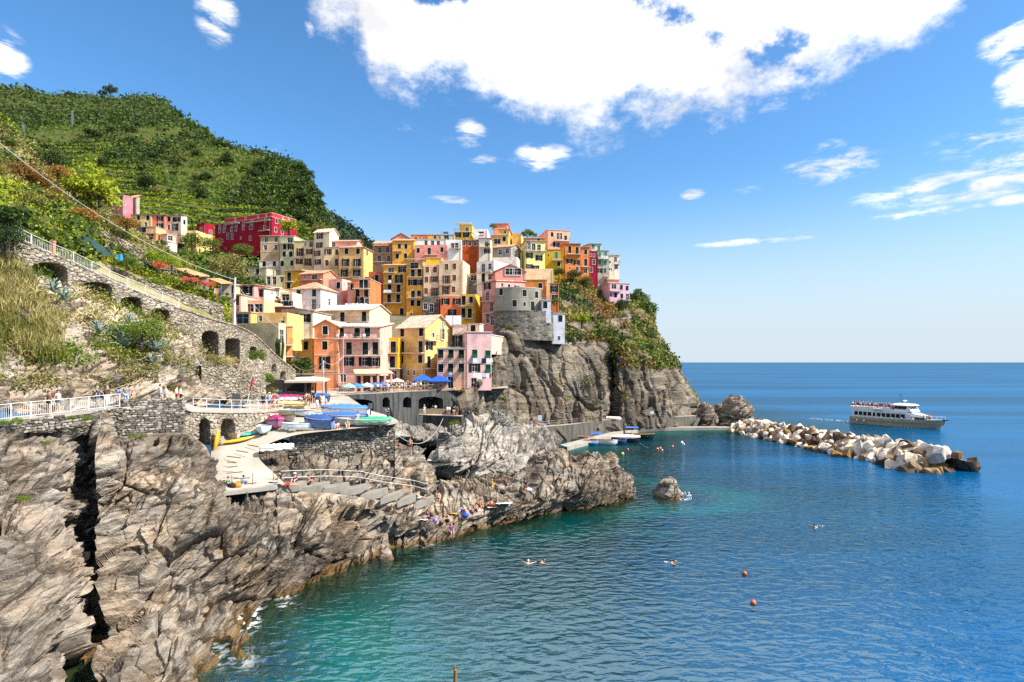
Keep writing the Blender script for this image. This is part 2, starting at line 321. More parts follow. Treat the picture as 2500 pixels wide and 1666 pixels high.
def stone_mat(name, cols, size=.42, mortar=(.20, .17, .13)):
 """rubble masonry colour: stones differ in tone, joints recessed by bump"""
 m, nt, b, N, L = nmat(name)
 tc = N('ShaderNodeTexCoord'); mp = N('ShaderNodeMapping'); mp.inputs['Scale'].default_value = (1 / size, 1 / size, 1.7 / size); L(tc.outputs['Object'], mp.inputs[0])
 nd = N('ShaderNodeTexNoise'); nd.inputs['Scale'].default_value = .9; nd.inputs['Detail'].default_value = 2; L(mp.outputs[0], nd.inputs['Vector'])
 mm = N('ShaderNodeMix', data_type='VECTOR'); mm.inputs[0].default_value = .18; L(mp.outputs[0], mm.inputs['A']); L(nd.outputs['Color'], mm.inputs['B'])
 v = N('ShaderNodeTexVoronoi', feature='F1'); v.inputs['Scale'].default_value = 1.0; L(mm.outputs['Result'], v.inputs['Vector'])
 e = N('ShaderNodeTexVoronoi', feature='DISTANCE_TO_EDGE'); e.inputs['Scale'].default_value = 1.0; L(mm.outputs['Result'], e.inputs['Vector'])
 k = len(cols); sp = N('ShaderNodeSeparateColor'); L(v.outputs['Color'], sp.inputs[0])
 r = ramp(N, [(i / (k - 1), c) for i, c in enumerate(cols)]); L(sp.outputs[0], r.inputs[0])
 er = ramp(N, [(.02, (0, 0, 0)), (.10, (1, 1, 1))]); L(e.outputs['Distance'], er.inputs[0])
 mx = N('ShaderNodeMix', data_type='RGBA'); L(er.outputs[0], mx.inputs[0]); mx.inputs['A'].default_value = (*mortar, 1); L(r.outputs[0], mx.inputs['B'])
 n = N('ShaderNodeTexNoise'); n.inputs['Scale'].default_value = .5; n.inputs['Detail'].default_value = 8; L(tc.outputs['Object'], n.inputs['Vector'])
 nr = ramp(N, [(.3, (.62, .60, .56)), (.7, (1.1, 1.08, 1.02))]); L(n.outputs['Fac'], nr.inputs[0])
 ml = N('ShaderNodeMix', data_type='RGBA', blend_type='MULTIPLY'); ml.inputs[0].default_value = 1; L(mx.outputs['Result'], ml.inputs['A']); L(nr.outputs[0], ml.inputs['B'])
 L(ml.outputs['Result'], b.inputs['Base Color']); b.inputs['Roughness'].default_value = .9; b.inputs['Specular IOR Level'].default_value = .12
 bp = N('ShaderNodeBump'); bp.inputs['Strength'].default_value = .8; bp.inputs['Distance'].default_value = .10; L(er.outputs[0], bp.inputs['Height'])
 n5 = N('ShaderNodeTexNoise'); n5.inputs['Scale'].default_value = 6; n5.inputs['Detail'].default_value = 6; L(tc.outputs['Object'], n5.inputs['Vector'])
 b2 = N('ShaderNodeBump'); b2.inputs['Strength'].default_value = .5; b2.inputs['Distance'].default_value = .05; L(n5.outputs['Fac'], b2.inputs['Height']); L(bp.outputs[0], b2.inputs['Normal']); L(b2.outputs[0], b.inputs['Normal'])
 return m
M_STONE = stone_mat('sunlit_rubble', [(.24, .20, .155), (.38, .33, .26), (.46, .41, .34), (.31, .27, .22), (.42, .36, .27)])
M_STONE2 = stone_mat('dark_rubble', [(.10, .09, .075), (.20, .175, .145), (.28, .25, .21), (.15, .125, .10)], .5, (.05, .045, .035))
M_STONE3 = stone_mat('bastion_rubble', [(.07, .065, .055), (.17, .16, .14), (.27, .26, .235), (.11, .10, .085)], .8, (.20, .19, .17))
# ================================================================ lofted ground sheets
def catmull(P, t):
 """P (n,3) control points at chord-length parameter, evaluated at t in 0..1 along C; returns (len t,3)"""
 P, C = P
 n = len(P); i = np.clip(np.searchsorted(C, t, side='right') - 1, 0, n - 2)
 h = np.maximum(C[i + 1] - C[i], 1e-9); u = ((t - C[i]) / h)[:, None]
 def tan(j):
  a = np.clip(j - 1, 0, n - 1); b_ = np.clip(j + 1, 0, n - 1)
  return (P[b_] - P[a]) / np.maximum(C[b_] - C[a], 1e-9)[:, None]
 m0, m1 = tan(i) * h[:, None] * .8, tan(i + 1) * h[:, None] * .8
 return (2 * u**3 - 3 * u**2 + 1) * P[i] + (u**3 - 2 * u**2 + u) * m0 + (-2 * u**3 + 3 * u**2) * P[i + 1] + (u**3 - u**2) * m1
def YZ(px, Y, z): return (px, HY + (CZ - z) / Y * F, Y)
def loft(rows, nu, nv, vweights=None):
 out = []
 for r in rows:
  a = np.array(r, float); w = np.stack([(a[:, 0] - CX) / F * a[:, 2], a[:, 2], CZ - (a[:, 1] - HY) / F * a[:, 2]], 1)
  c = np.concatenate([[0], np.cumsum(np.hypot(np.diff(a[:, 0]), np.diff(a[:, 1])) + .35 * F * np.abs(np.diff(a[:, 2])) / a[1:, 2])]); c /= c[-1]
  out.append(catmull((w, c), np.linspace(0, 1, nu)))
 A = np.array(out)                                     # rows, nu, 3
 if vweights is None:
  py = HY - (A[:, :, 2] - CZ) / A[:, :, 1] * F; d = np.abs(np.diff(py, axis=0)).mean(1) + 14
 else: d = np.array(vweights, float)
 C = np.concatenate([[0], np.cumsum(d)]); C /= C[-1]
 G = np.stack([catmull((A[:, k], C), np.linspace(0, 1, nv)) for k in range(nu)], 1)
 return G                                              # nv, nu, 3
def normals(G):
 du = np.gradient(G, axis=1); dv = np.gradient(G, axis=0); n = np.cross(du, dv); n /= np.maximum(np.linalg.norm(n, axis=2, keepdims=True), 1e-9)
 toc = np.array([0, 0, CZ]) - G
 s = np.sign((n * toc).sum(2, keepdims=True)); s[s == 0] = 1
 flip = np.sign((n * toc).sum(2).mean()) or 1           # one side for the whole sheet
 return n * flip
STRATA = Matrix.Rotation(R(-32), 3, 'Y') @ Matrix.Rotation(R(14), 3, 'X')
def rock_disp(P, amp=1.0, big=1.0, blk=1.0, seed=3, rot=STRATA, size=1.0, dims=(6.0, 4.6, 2.3), streak=1.0):
 q = P @ np.array(rot)
 warp = np.stack([fbm(P * .09, 3, seed=seed + 50), fbm(P * .09 + 31, 3, seed=seed + 51), fbm(P * .09 + 67, 3, seed=seed + 52)], 1)
 q = q + warp * 1.5; D = np.array(dims) * size
 d = fbm(P * (.17 / size), 3, seed=seed) * 1.3 * big
 e, v, t1 = cells(q / D, seed + 5, True); e2, v2, t2 = cells(q / (D * np.array([.36, .36, .30])), seed + 15, True)
 wid = .03 + .05 * np.clip(fbm(P * .4, 2, seed=seed + 60) + .5, 0, 1)
 d += blk * ((v - .5) * 1.3 + t1 * 1.2 - .8 * np.exp(-(e / wid)**2)) * size
 d += blk * ((v2 - .5) * .50 + t2 * .55 - .16 * np.exp(-(e2 / .055)**2)) * size
 s = q[:, 2] / (.75 * size) + fbm(q * .4, 3, seed=seed + 9) * 1.1; f = s - np.floor(s)
 d += .34 * size * (f ** 2.5 - .3) * streak; s = q[:, 2] / (2.1 * size) + fbm(q * .2, 2, seed=seed + 19) * .7; f = s - np.floor(s); d += .5 * size * (f ** 3 - .25) * streak
 d += (ridged(q * np.array([.20, .42, 1.4]) / size, 5, .58, seed=seed + 30) * .32 + ridged(P * 1.3 / size, 3, .6, seed=seed + 40) * .10) * size * streak
 return d * amp
GRIDS = {}
def sheet(name, G, mat, kind='structure', smooth=True, hole=None):
 nv, nu, _ = G.shape
 idx = np.arange(nv * nu).reshape(nv, nu)
 q = np.stack([idx[:-1, :-1], idx[:-1, 1:], idx[1:, 1:], idx[1:, :-1]], -1).reshape(-1, 4)
 if hole is not None: q = q[~hole[:-1, :-1].reshape(-1)]
 me = bpy.data.meshes.new(name); me.from_pydata(G.reshape(-1, 3).tolist(), [], q.tolist())
 me.polygons.foreach_set('use_smooth', [smooth] * len(me.polygons)); me.update()
 o = link(name, me, None, None, mat)
 if kind: o['kind'] = kind
 GRIDS[name] = G
 return o
SHORE = []
def rock_sheet(name, rows, nu, nv, mat=None, amp=1.0, seed=3, fade=None, vw=None, **k):
 G = loft(rows, nu, nv, vw); Nn = normals(G)
 d = rock_disp(G.reshape(-1, 3), amp, seed=seed, **k).reshape(nv, nu)
 if fade is not None:
  for side, n in fade.items():
   w = np.clip(np.arange(nv if side in 'tb' else nu) / n, 0, 1); w = w * w * (3 - 2 * w)
   if side == 'b': d = d * w[::-1][:, None]
   if side == 't': d = d * w[:, None]
   if side == 'l': d = d * w[None, :]
   if side == 'r': d = d * w[::-1][None, :]
 G = G + Nn * d[..., None]
 z = G[..., 2]; m = np.abs(z) < .12
 SHORE.append(G[m][:, :2])
 return sheet(name, G, mat or M_ROCK, smooth=False)
def build_ground():
 rock_sheet('foreground_rocks', [
  [(238, 1035, 47), (300, 1062, 47.5), (440, 1058, 50), (500, 1088, 53), (528, 1152, 50.8), (546, 1204, 49.4), (680, 1198, 50.0), (800, 1204, 52.5), (930, 1222, 56), (1045, 1240, 60)],
  [Zc(232, 1120, 11.2), Zc(330, 1120, 11), Zc(440, 1120, 10.3), Zc(508, 1178, 8.3), Zc(560, 1226, 6.4), Zc(640, 1235, 5.9), Zc(720, 1222, 6.3), Zc(830, 1228, 5.6), Zc(930, 1245, 4.0), Zc(1050, 1250, 2.8)],
  [Zc(236, 1250, 7.7), Zc(400, 1230, 7.8), Zc(540, 1240, 6.8), Zc(640, 1280, 4.9), Zc(760, 1270, 4.8), Zc(900, 1275, 3.0), Zc(1050, 1275, 1.8)],
  [Zc(240, 1400, 4.3), Zc(400, 1370, 4.7), Zc(560, 1350, 4.1), Zc(700, 1350, 3.0), Zc(830, 1330, 2.0), Zc(940, 1312, .8), Zc(1060, 1300, .5)],
  [Zc(244, 1560, 1.4), Zc(380, 1510, 2.4), Zc(520, 1450, 2.1), Zc(650, 1430, 1.3), Zc(780, 1395, .7), Zc(890, 1352, .4), Zc(1060, 1322, -.2)],
  [Zc(250, 1690, .2), Zc(400, 1660, 1.0), Zc(535, 1560, .2), Zc(640, 1492, 0), Zc(760, 1432, 0), Zc(900, 1368, 0), Zc(1070, 1335, -.5)],
  [Zc(300, 1900, -2), Zc(520, 1800, -1.6), Zc(620, 1650, -1.4), Zc(720, 1550, -1.4), Zc(820, 1478, -1.4), Zc(940, 1405, -1.4), Zc(1090, 1362, -2)],
 ], 500, 410, amp=.80, seed=3, fade={'t': 16})
 rock_sheet('foreground_cliff', [
  [(-260, 1060, 33), (0, 1042, 39.5), (120, 1030, 43), (190, 1018, 45.5), (205, 1020, 47), (208, 1030, 52)],
  [Zc(-260, 1180, 10.5), Zc(0, 1160, 10.8), Zc(120, 1150, 10.6), Zc(178, 1140, 10.4), Zc(200, 1135, 9.8), (212, 1150, 50)],
  [Zc(-260, 1320, 8.0), Zc(0, 1300, 8.1), Zc(110, 1290, 7.7), Zc(172, 1280, 7.2), Zc(196, 1270, 6.5), (208, 1270, 48)],
  [Zc(-260, 1480, 5.8), Zc(0, 1470, 5.6), Zc(100, 1460, 5.0), Zc(160, 1450, 4.2), Zc(186, 1440, 3.0), (200, 1440, 44)],
  [Zc(-260, 1680, 3.6), Zc(0, 1670, 3.0), Zc(100, 1670, 2.4), Zc(150, 1660, 1.6), Zc(178, 1640, .6), (196, 1620, 38)],
  [Zc(-260, 1950, 1.0), Zc(0, 1950, .4), Zc(100, 1930, 0), Zc(170, 1900, -1), Zc(200, 1880, -2), (215, 1870, 33)],
 ], 300, 390, mat=M_FGPALE, amp=.72, seed=23)
 rock_sheet('cleft_rocks', [
  [(178, 1015, 50.5), (225, 1010, 51.5), (262, 1025, 51)],
  [(180, 1150, 51.5), (225, 1150, 52.5), (258, 1150, 51)],
  [(178, 1230, 50.5), (225, 1230, 51), (258, 1230, 49)],
  [Zc(172, 1285, 4.2), Zc(225, 1280, 4.6), Zc(262, 1280, 4.8)],
  [Zc(168, 1400, 2.0), Zc(225, 1390, 2.2), Zc(262, 1390, 2.4)],
  [Zc(168, 1540, .3), Zc(225, 1540, .2), Zc(262, 1530, .3)],
  [Zc(160, 1720, -1.0), Zc(225, 1720, -1.0), Zc(280, 1720, -1.0)],
 ], 70, 300, amp=.55, seed=43)
 rock_sheet('slab_rocks', [
  [(626, 1092, 58.2), (720, 1080, 59.5), (800, 1080, 61), (960, 1085, 63.5), (1010, 1100, 67), (1060, 1140, 72)],
  [(632, 1112, 55.5), (720, 1110, 57.5), (790, 1105, 59), (880, 1110, 60), (960, 1120, 62.5), (1015, 1125, 65), (1065, 1160, 70)],
  [(655, 1145, 53.4), (740, 1148, 55.2), (800, 1155, 57), (900, 1160, 59.5), (960, 1158, 61.5), (1020, 1165, 64.5), (1070, 1185, 69)],
  [(700, 1196, 52.6), (780, 1200, 54.8), (900, 1216, 58), (960, 1225, 60.5), (1040, 1236, 64), (1075, 1228, 67)],
  [(700, 1240, 52.6), (780, 1245, 54.8), (900, 1260, 58), (960, 1268, 60.5), (1040, 1275, 64), (1085, 1265, 67)],
 ], 300, 130, amp=.62, seed=63, fade={'l': 20})
 rock_sheet('bathing_rocks', [
  [Zc(985, 1385, -1.6), Zc(1100, 1345, -1.6), Zc(1250, 1305, -1.6), Zc(1400, 1266, -1.6), Zc(1520, 1250, -1.6), Zc(1600, 1232, -1.6)],
  [Zc(985, 1340, 0), Zc(1100, 1314, 0), Zc(1200, 1286, 0), Zc(1340, 1258, 0), Zc(1450, 1240, 0), Zc(1560, 1216, 0)],
  [Zc(990, 1300, 1.2), Zc(1100, 1272, 1.5), Zc(1190, 1252, 1.7), Zc(1250, 1232, 2.2), Zc(1340, 1212, 2.6), Zc(1450, 1196, 2.6), Zc(1555, 1192, 1.2)],
  [Zc(1000, 1258, 2.5), Zc(1100, 1225, 2.6), Zc(1230, 1206, 2.4), Zc(1340, 1160, 4.4), Zc(1450, 1155, 4.2), Zc(1545, 1172, 1.9)],
  [Zc(1030, 1232, 2.8), Zc(1100, 1190, 3.2), Zc(1230, 1182, 2.7), Zc(1310, 1125, 5.2), Zc(1340, 1108, 6), Zc(1395, 1122, 5.0), Zc(1430, 1105, 6.2), Zc(1470, 1112, 5.9), Zc(1500, 1140, 3.6), Zc(1540, 1168, 2)],
  [YZ(1040, 74, .6), YZ(1110, 79, .4), YZ(1230, 83, .6), YZ(1320, 86, 2.0), YZ(1360, 86, 1.5), YZ(1420, 85, 1), YZ(1480, 85, .5), YZ(1520, 84, -.5)],
  [YZ(1040, 78, -2), YZ(1110, 83, -2), YZ(1230, 88, -2), YZ(1320, 93, -2), YZ(1400, 92, -2), YZ(1480, 92, -2), YZ(1520, 90, -2)],
 ], 430, 240, amp=.62, seed=83)
 rock_sheet('pale_rock', [
  [Zc(1010, 1168, -1.5), Zc(1100, 1198, -1.5), Zc(1220, 1186, -1.5), Zc(1330, 1150, -1.5), Zc(1410, 1126, -1.5)],
  [Zc(1030, 1150, .3), Zc(1120, 1172, .4), Zc(1220, 1160, .6), Zc(1320, 1130, .5), Zc(1392, 1114, .2)],
  [Zc(1040, 1125, 2.8), Zc(1120, 1135, 2.8), Zc(1220, 1118, 3.4), Zc(1310, 1098, 3), Zc(1375, 1100, 1.2)],
  [Zc(1060, 1088, 5), Zc(1140, 1075, 6), Zc(1220, 1058, 6.6), Zc(1295, 1060, 5), Zc(1355, 1080, 2.2)],
  [Zc(1090, 1052, 7.3), Zc(1150, 1030, 8.4), Zc(1200, 1012, 9.3), Zc(1235, 1020, 8.6), Zc(1290, 1040, 6), Zc(1335, 1060, 3.2)],
  [YZ(1085, 104, 5), YZ(1150, 104, 5), YZ(1200, 106, 4.5), YZ(1245, 107, 3), YZ(1310, 113, 0), YZ(1350, 116, -1)],
  [YZ(1085, 108, 0), YZ(1150, 110, -1), YZ(1200, 112, -1), YZ(1245, 114, -2), YZ(1310, 119, -2), YZ(1350, 120, -2)],
 ], 300, 190, mat=M_PALE, amp=.70, seed=103, size=1.5)
 rock_sheet('channel_rocks', [
  [Zc(930, 1130, 1), Zc(980, 1120, 1.2), Zc(1040, 1120, 1), Zc(1080, 1100, 1)],
  [Zc(930, 1105, 3), Zc(985, 1098, 3), Zc(1040, 1098, 2.4), Zc(1080, 1090, 2)],
  [(930, 1065, 92), (985, 1065, 93), (1040, 1075, 95), (1090, 1075, 97)],
  [(930, 1030, 98), (985, 1030, 99), (1040, 1040, 100), (1090, 1050, 100)],
 ], 90, 60, mat=M_PALE, amp=.5, seed=123)
 def islet(name, c, rx, ry, h, n, seed, mat, amp=.6, size=.8):
  u = np.linspace(0, 2 * np.pi, n); v = np.linspace(0, 1, n // 2)
  rad = np.sqrt(1 - v**2) * .9 + .12 * (1 - v) * 1.3
  G = np.zeros((n // 2, n, 3))
  for i in range(n // 2):
   G[i, :, 0] = c[0] + rx * rad[i] * np.cos(u); G[i, :, 1] = c[1] + ry * rad[i] * np.sin(u); G[i, :, 2] = c[2] - 1.6 + (h + 1.6) * v[i]
  ctr = np.array([c[0], c[1], c[2]]); Nn = G - ctr; Nn /= np.maximum(np.linalg.norm(Nn, axis=2, keepdims=True), 1e-6)
  d = rock_disp(G.reshape(-1, 3), amp, seed=seed, size=size).reshape(n // 2, n); d[:, -1] = d[:, 0]
  G = G + Nn * d[..., None]
  m = np.abs(G[..., 2]) < .15; SHORE.append(G[m][:, :2])
  return sheet(name, G, mat, None, smooth=False)
 o = islet('rock_islet', atz(1634, 1212, 0), 2.2, 1.9, 2.3, 110, 7, M_ROCK, .45, .6); tag(o, 'small dark rock islet with orange algae and white foam alone in the bay', 'rock')
 o = islet('sea_stack', YZw(1793, 160, 0), 5.0, 4.4, 9.3, 120, 17, M_ROCK, .8, 1.2); tag(o, 'tall rugged dark rock stack where quay meets breakwater', 'rock')
 o = islet('sea_stack', YZw(1722, 160, 0), 3.6, 4, 6.5, 100, 27, M_ROCK, .6, 1.0); tag(o, 'low brown rock stack beside steps at the quay end', 'rock')
 o = islet('sea_stack', YZw(1755, 165, 0), 3.0, 4, 6.8, 90, 37, M_ROCK, .6, 1.0); tag(o, 'dark rock stack wedged between low brown stack and tall stack', 'rock')
 for i, (px, py, r, lab) in enumerate([(778, 1368, .55, 'wet round boulder by the near waterline below the ledge'), (943, 1365, 1.0, 'dark wet boulder standing in shallow water off the ledge'), (885, 1374, .5, 'small brown boulder in the shallows left of the dark boulder')]):
  p = atz(px, py, 0); o = islet('shore_boulder', p, r, r, r * 1.0, 40, 50 + i, M_ROCK, .2, .4); tag(o, lab, 'boulder')
 o = islet('path_boulder', ray(252, 1030, 44.5), .85, .9, .95, 60, 71, M_ROCK, .25, .5); tag(o, 'dark round boulder on the path edge left of the dry stone wall', 'boulder')
 G = loft([
  [(1090, 1030, 104), (1150, 1035, 110), (1205, 1045, 118), (1270, 1062, 128), (1340, 1058, 133), (1400, 1052, 137), (1475, 1046, 141), (1490, 1046, 160), (1512, 1046, 144), (1600, 1043, 150), (1690, 1036, 158), (1715, 1022, 170), (1712, 1010, 205)],
  [(1105, 1000, 103.5), (1150, 995, 106), (1197, 1000, 116), (1260, 985, 128), (1340, 970, 134), (1400, 965, 138), (1475, 960, 142), (1490, 960, 162), (1515, 960, 146), (1600, 955, 152), (1675, 960, 160), (1698, 968, 172), (1695, 968, 208)],
  [(1120, 965, 105.5), (1160, 942, 108), (1204, 905, 119), (1265, 900, 129), (1340, 900, 135), (1400, 900, 139), (1472, 900, 143), (1491, 892, 158), (1520, 880, 149), (1600, 882, 157), (1640, 890, 166), (1656, 905, 178), (1656, 912, 212)],
  [(1140, 952, 108.5), (1180, 932, 111), (1216, 848, 123), (1265, 826, 131), (1340, 842, 138), (1400, 852, 142), (1462, 866, 146), (1492, 850, 153), (1530, 838, 157), (1580, 828, 166), (1608, 842, 176), (1620, 855, 188), (1618, 865, 217)],
  [(1160, 945, 114), (1203, 864, 122), (1225, 818, 130), (1270, 815, 136), (1350, 825, 146), (1400, 800, 155), (1470, 790, 165), (1500, 788, 168), (1540, 782, 173), (1574, 772, 184), (1588, 786, 193), (1594, 806, 206), (1592, 825, 228)],
  [(1190, 900, 125), (1225, 840, 130), (1245, 790, 142), (1290, 790, 148), (1350, 765, 158), (1400, 735, 170), (1450, 750, 176), (1475, 760, 178), (1500, 760, 180), (1540, 756, 184), (1572, 745, 194), (1583, 752, 206), (1588, 765, 220), (1585, 790, 238)],
  [(1200, 880, 132), (1240, 800, 140), (1260, 740, 160), (1310, 720, 168), (1370, 690, 184), (1420, 690, 190), (1470, 728, 195), (1500, 735, 199), (1530, 738, 203), (1558, 735, 210), (1570, 740, 218), (1575, 760, 230), (1570, 790, 245)],
 ], 330, 300)
 Nn = normals(G); P = G.reshape(-1, 3)
 vert = Matrix.Rotation(R(78), 3, 'Y') @ Matrix.Rotation(R(20), 3, 'X')
 d = rock_disp(P, .62, seed=143, rot=vert, size=1.6, big=.9, dims=(15, 5.5, 3.4), streak=.6).reshape(G.shape[:2])
 t = np.linspace(0, 1, G.shape[0])[:, None]; d *= np.clip(1.15 - t * .7, .4, 1)
 G = G + Nn * d[..., None]; m = np.abs(G[..., 2]) < .3; SHORE.append(G[m][:, :2])
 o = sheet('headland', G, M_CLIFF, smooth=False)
 G = loft([
  [(-300, 1060, 30), (0, 1012, 39.5), (140, 1002, 43), (290, 988, 48), (400, 980, 52), (470, 985, 55), (540, 985, 60), (640, 975, 66)],
  [(-300, 1000, 32), (0, 950, 41), (150, 940, 45), (290, 930, 49), (400, 925, 53), (450, 935, 56), (540, 955, 62), (640, 945, 68)],
  [(-300, 880, 35.5), (0, 850, 44), (150, 855, 47.5), (290, 862, 51), (400, 880, 55), (450, 895, 58), (540, 925, 64.5), (640, 925, 71)],
  [(-300, 760, 39), (0, 745, 48), (150, 765, 51), (290, 795, 55), (390, 815, 59), (450, 850, 63), (540, 900, 67.5), (640, 890, 75)],
  [(-300, 640, 42), (0, 640, 51), (100, 680, 54), (250, 730, 58.5), (380, 780, 63), (450, 830, 66), (540, 885, 71), (660, 885, 79)],
  [(-300, 600, 48), (0, 600, 54), (100, 670, 57), (250, 720, 62), (380, 775, 66), (450, 825, 69), (540, 880, 74), (680, 880, 84)],
 ], 330, 240)
 Nn = normals(G); d = rock_disp(G.reshape(-1, 3), .62, seed=163, size=.9).reshape(G.shape[:2]); G = G + Nn * d[..., None]
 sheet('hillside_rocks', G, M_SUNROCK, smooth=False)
 G = loft([
  [(-400, 540, 46), (0, 580, 53.2), (84, 612, 54.6), (200, 664, 58), (330, 722, 62), (440, 764, 66.5), (520, 790, 71), (556, 802, 75)],
  [(-400, 420, 56), (0, 480, 62), (120, 550, 66), (240, 610, 72), (330, 655, 76), (430, 700, 79), (520, 735, 82), (552, 752, 83)],
  [(-400, 250, 80), (0, 385, 84), (100, 450, 84), (220, 540, 87), (310, 600, 87), (400, 655, 88), (500, 705, 90), (545, 730, 91)],
  [(-400, 100, 110), (0, 292, 106), (60, 346, 106), (150, 415, 106), (230, 486, 105), (300, 550, 102), (380, 605, 100), (450, 655, 99), (510, 700, 98), (545, 722, 98)],
  [YZ(-400, 150, 60), YZ(0, 150, 56), YZ(60, 150, 52), YZ(150, 150, 46), YZ(230, 150, 42), YZ(300, 145, 38), YZ(380, 140, 34), YZ(450, 135, 30), YZ(520, 115, 22), YZ(550, 112, 20)],
 ], 220, 160)
 G[..., 2] += (fbm(G.reshape(-1, 3) * .12, 5, seed=5) * 1.6).reshape(G.shape[:2])
 sheet('upper_slope', G, M_SLOPE)
 G = loft([
  [YZ(430, 106, 11), YZ(560, 106, 12), YZ(700, 109, 12.3), YZ(900, 112, 12.3), YZ(1080, 114, 12.3), YZ(1200, 116, 11)],
  [YZ(430, 120, 24), YZ(560, 122, 24), YZ(700, 126, 19), YZ(900, 130, 19), YZ(1080, 132, 19), YZ(1230, 132, 16)],
  [YZ(430, 160, 44), YZ(560, 160, 40), YZ(700, 158, 34), YZ(900, 158, 31), YZ(1080, 158, 31), YZ(1280, 160, 30)],
  [YZ(330, 195, 55), YZ(430, 195, 55), YZ(560, 190, 51), YZ(700, 190, 48), YZ(900, 190, 48), YZ(1080, 190, 48), YZ(1380, 190, 43)],
  [YZ(330, 230, 62), YZ(430, 230, 61), YZ(560, 225, 59), YZ(700, 220, 56), YZ(900, 220, 57), YZ(1080, 220, 57), YZ(1420, 215, 44)],
  [YZ(330, 260, 60), YZ(430, 260, 60), YZ(560, 255, 58), YZ(700, 250, 40), YZ(900, 250, 30), YZ(1080, 250, 30), YZ(1420, 245, 20)],
 ], 120, 90)
 G[..., 2] += (fbm(G.reshape(-1, 3) * .08, 4, seed=15) * .8).reshape(G.shape[:2])
 sheet('village_ground', G, M_VGROUND)
 G = loft([
  [(-200, 640, 160), (150, 640, 180), (320, 640, 205), (450, 640, 215), (560, 640, 235), (640, 630, 245), (730, 620, 255), (815, 635, 262)],
  [(-200, 480, 215), (150, 500, 225), (320, 535, 236), (470, 550, 245), (560, 558, 255), (680, 555, 265), (765, 568, 272), (812, 605, 278)],
  [(-200, 400, 270), (100, 425, 278), (250, 438, 284), (400, 448, 290), (550, 458, 294), (680, 468, 296), (755, 490, 296), (800, 555, 292)],
  [(-200, 340, 330), (50, 352, 332), (200, 356, 336), (350, 356, 338), (500, 370, 338), (620, 388, 333), (700, 405, 328), (748, 445, 322), (778, 520, 305)],
  [(-200, 315, 380), (20, 318, 382), (150, 312, 392), (300, 308, 397), (430, 312, 402), (520, 352, 392), (600, 376, 372), (685, 404, 352), (730, 436, 344), (760, 500, 330)],
  [YZ(-200, 460, 100), YZ(20, 460, 110), YZ(150, 460, 110), YZ(300, 460, 110), YZ(430, 460, 110), YZ(520, 450, 100), YZ(600, 440, 90), YZ(660, 420, 70), YZ(700, 400, 50), YZ(740, 380, 40)],
 ], 230, 210)
 s = 5.2; z = G[..., 2] + (fbm(G.reshape(-1, 3) * .02, 3, seed=33) * 6).reshape(G.shape[:2]); k = z / s; f = k - np.floor(k)
 u = np.linspace(0, 1, G.shape[1])[None, :]; wt = np.clip((.80 - u) / .12, 0, 1)
 st = s * (np.floor(k) + np.clip((f - .62) / .38, 0, 1)) - z
 G[..., 2] += st * .9 * wt + (fbm(G.reshape(-1, 3) * .05, 5, seed=35) * 2.2).reshape(G.shape[:2])
 rd = rock_disp(G.reshape(-1, 3), 1.2, seed=173, size=3).reshape(G.shape[:2]) * np.clip((u - .80) / .1, 0, 1)
 G[..., 1] -= rd * .6; G[..., 2] += rd * .3
 sheet('vineyard_hill', G, M_HILL)
 G = loft([
  [(-300, 420, 380), (100, 360, 420), (300, 350, 430), (440, 340, 435), (560, 360, 430)],
  [(-300, 290, 460), (100, 280, 480), (300, 280, 490), (430, 305, 480), (530, 365, 455)],
  [(-300, 205, 560), (0, 216, 560), (60, 218, 560), (120, 236, 560), (200, 243, 560), (290, 245, 560), (335, 242, 552), (395, 250, 540), (428, 282, 520), (495, 322, 500), (525, 362, 480)],
  [YZ(-300, 700, 200), YZ(100, 700, 200), YZ(300, 700, 190), YZ(430, 650, 160), YZ(500, 600, 150)],
 ], 220, 130)
 z = G[..., 2]; s = 7.; k = z / s; f = k - np.floor(k); G[..., 2] += (s * (np.floor(k) + np.clip((f - .6) / .4, 0, 1)) - z) * .6
 G[..., 2] += (fbm(G.reshape(-1, 3) * .04, 6, seed=45) * 3.5).reshape(G.shape[:2])
 sheet('ridge', G, M_HILL)
 G = loft([
  [(700, 640, 420), (800, 640, 430), (900, 640, 440), (960, 640, 450)],
  [(710, 560, 520), (800, 570, 520), (860, 590, 520), (920, 625, 520)],
  [(720, 490, 620), (772, 508, 615), (800, 528, 610), (830, 548, 605), (868, 572, 600), (905, 612, 590)],
  [YZ(720, 760, 120), YZ(800, 760, 90), YZ(850, 760, 70), YZ(905, 740, 40)],
 ], 90, 60)
 G[..., 2] += (fbm(G.reshape(-1, 3) * .05, 5, seed=55) * 4).reshape(G.shape[:2])
 sheet('far_hill', G, M_FAR)
def YZw(px, Y, z): return Vector(((px - CX) / F * Y, Y, z))
build_ground()
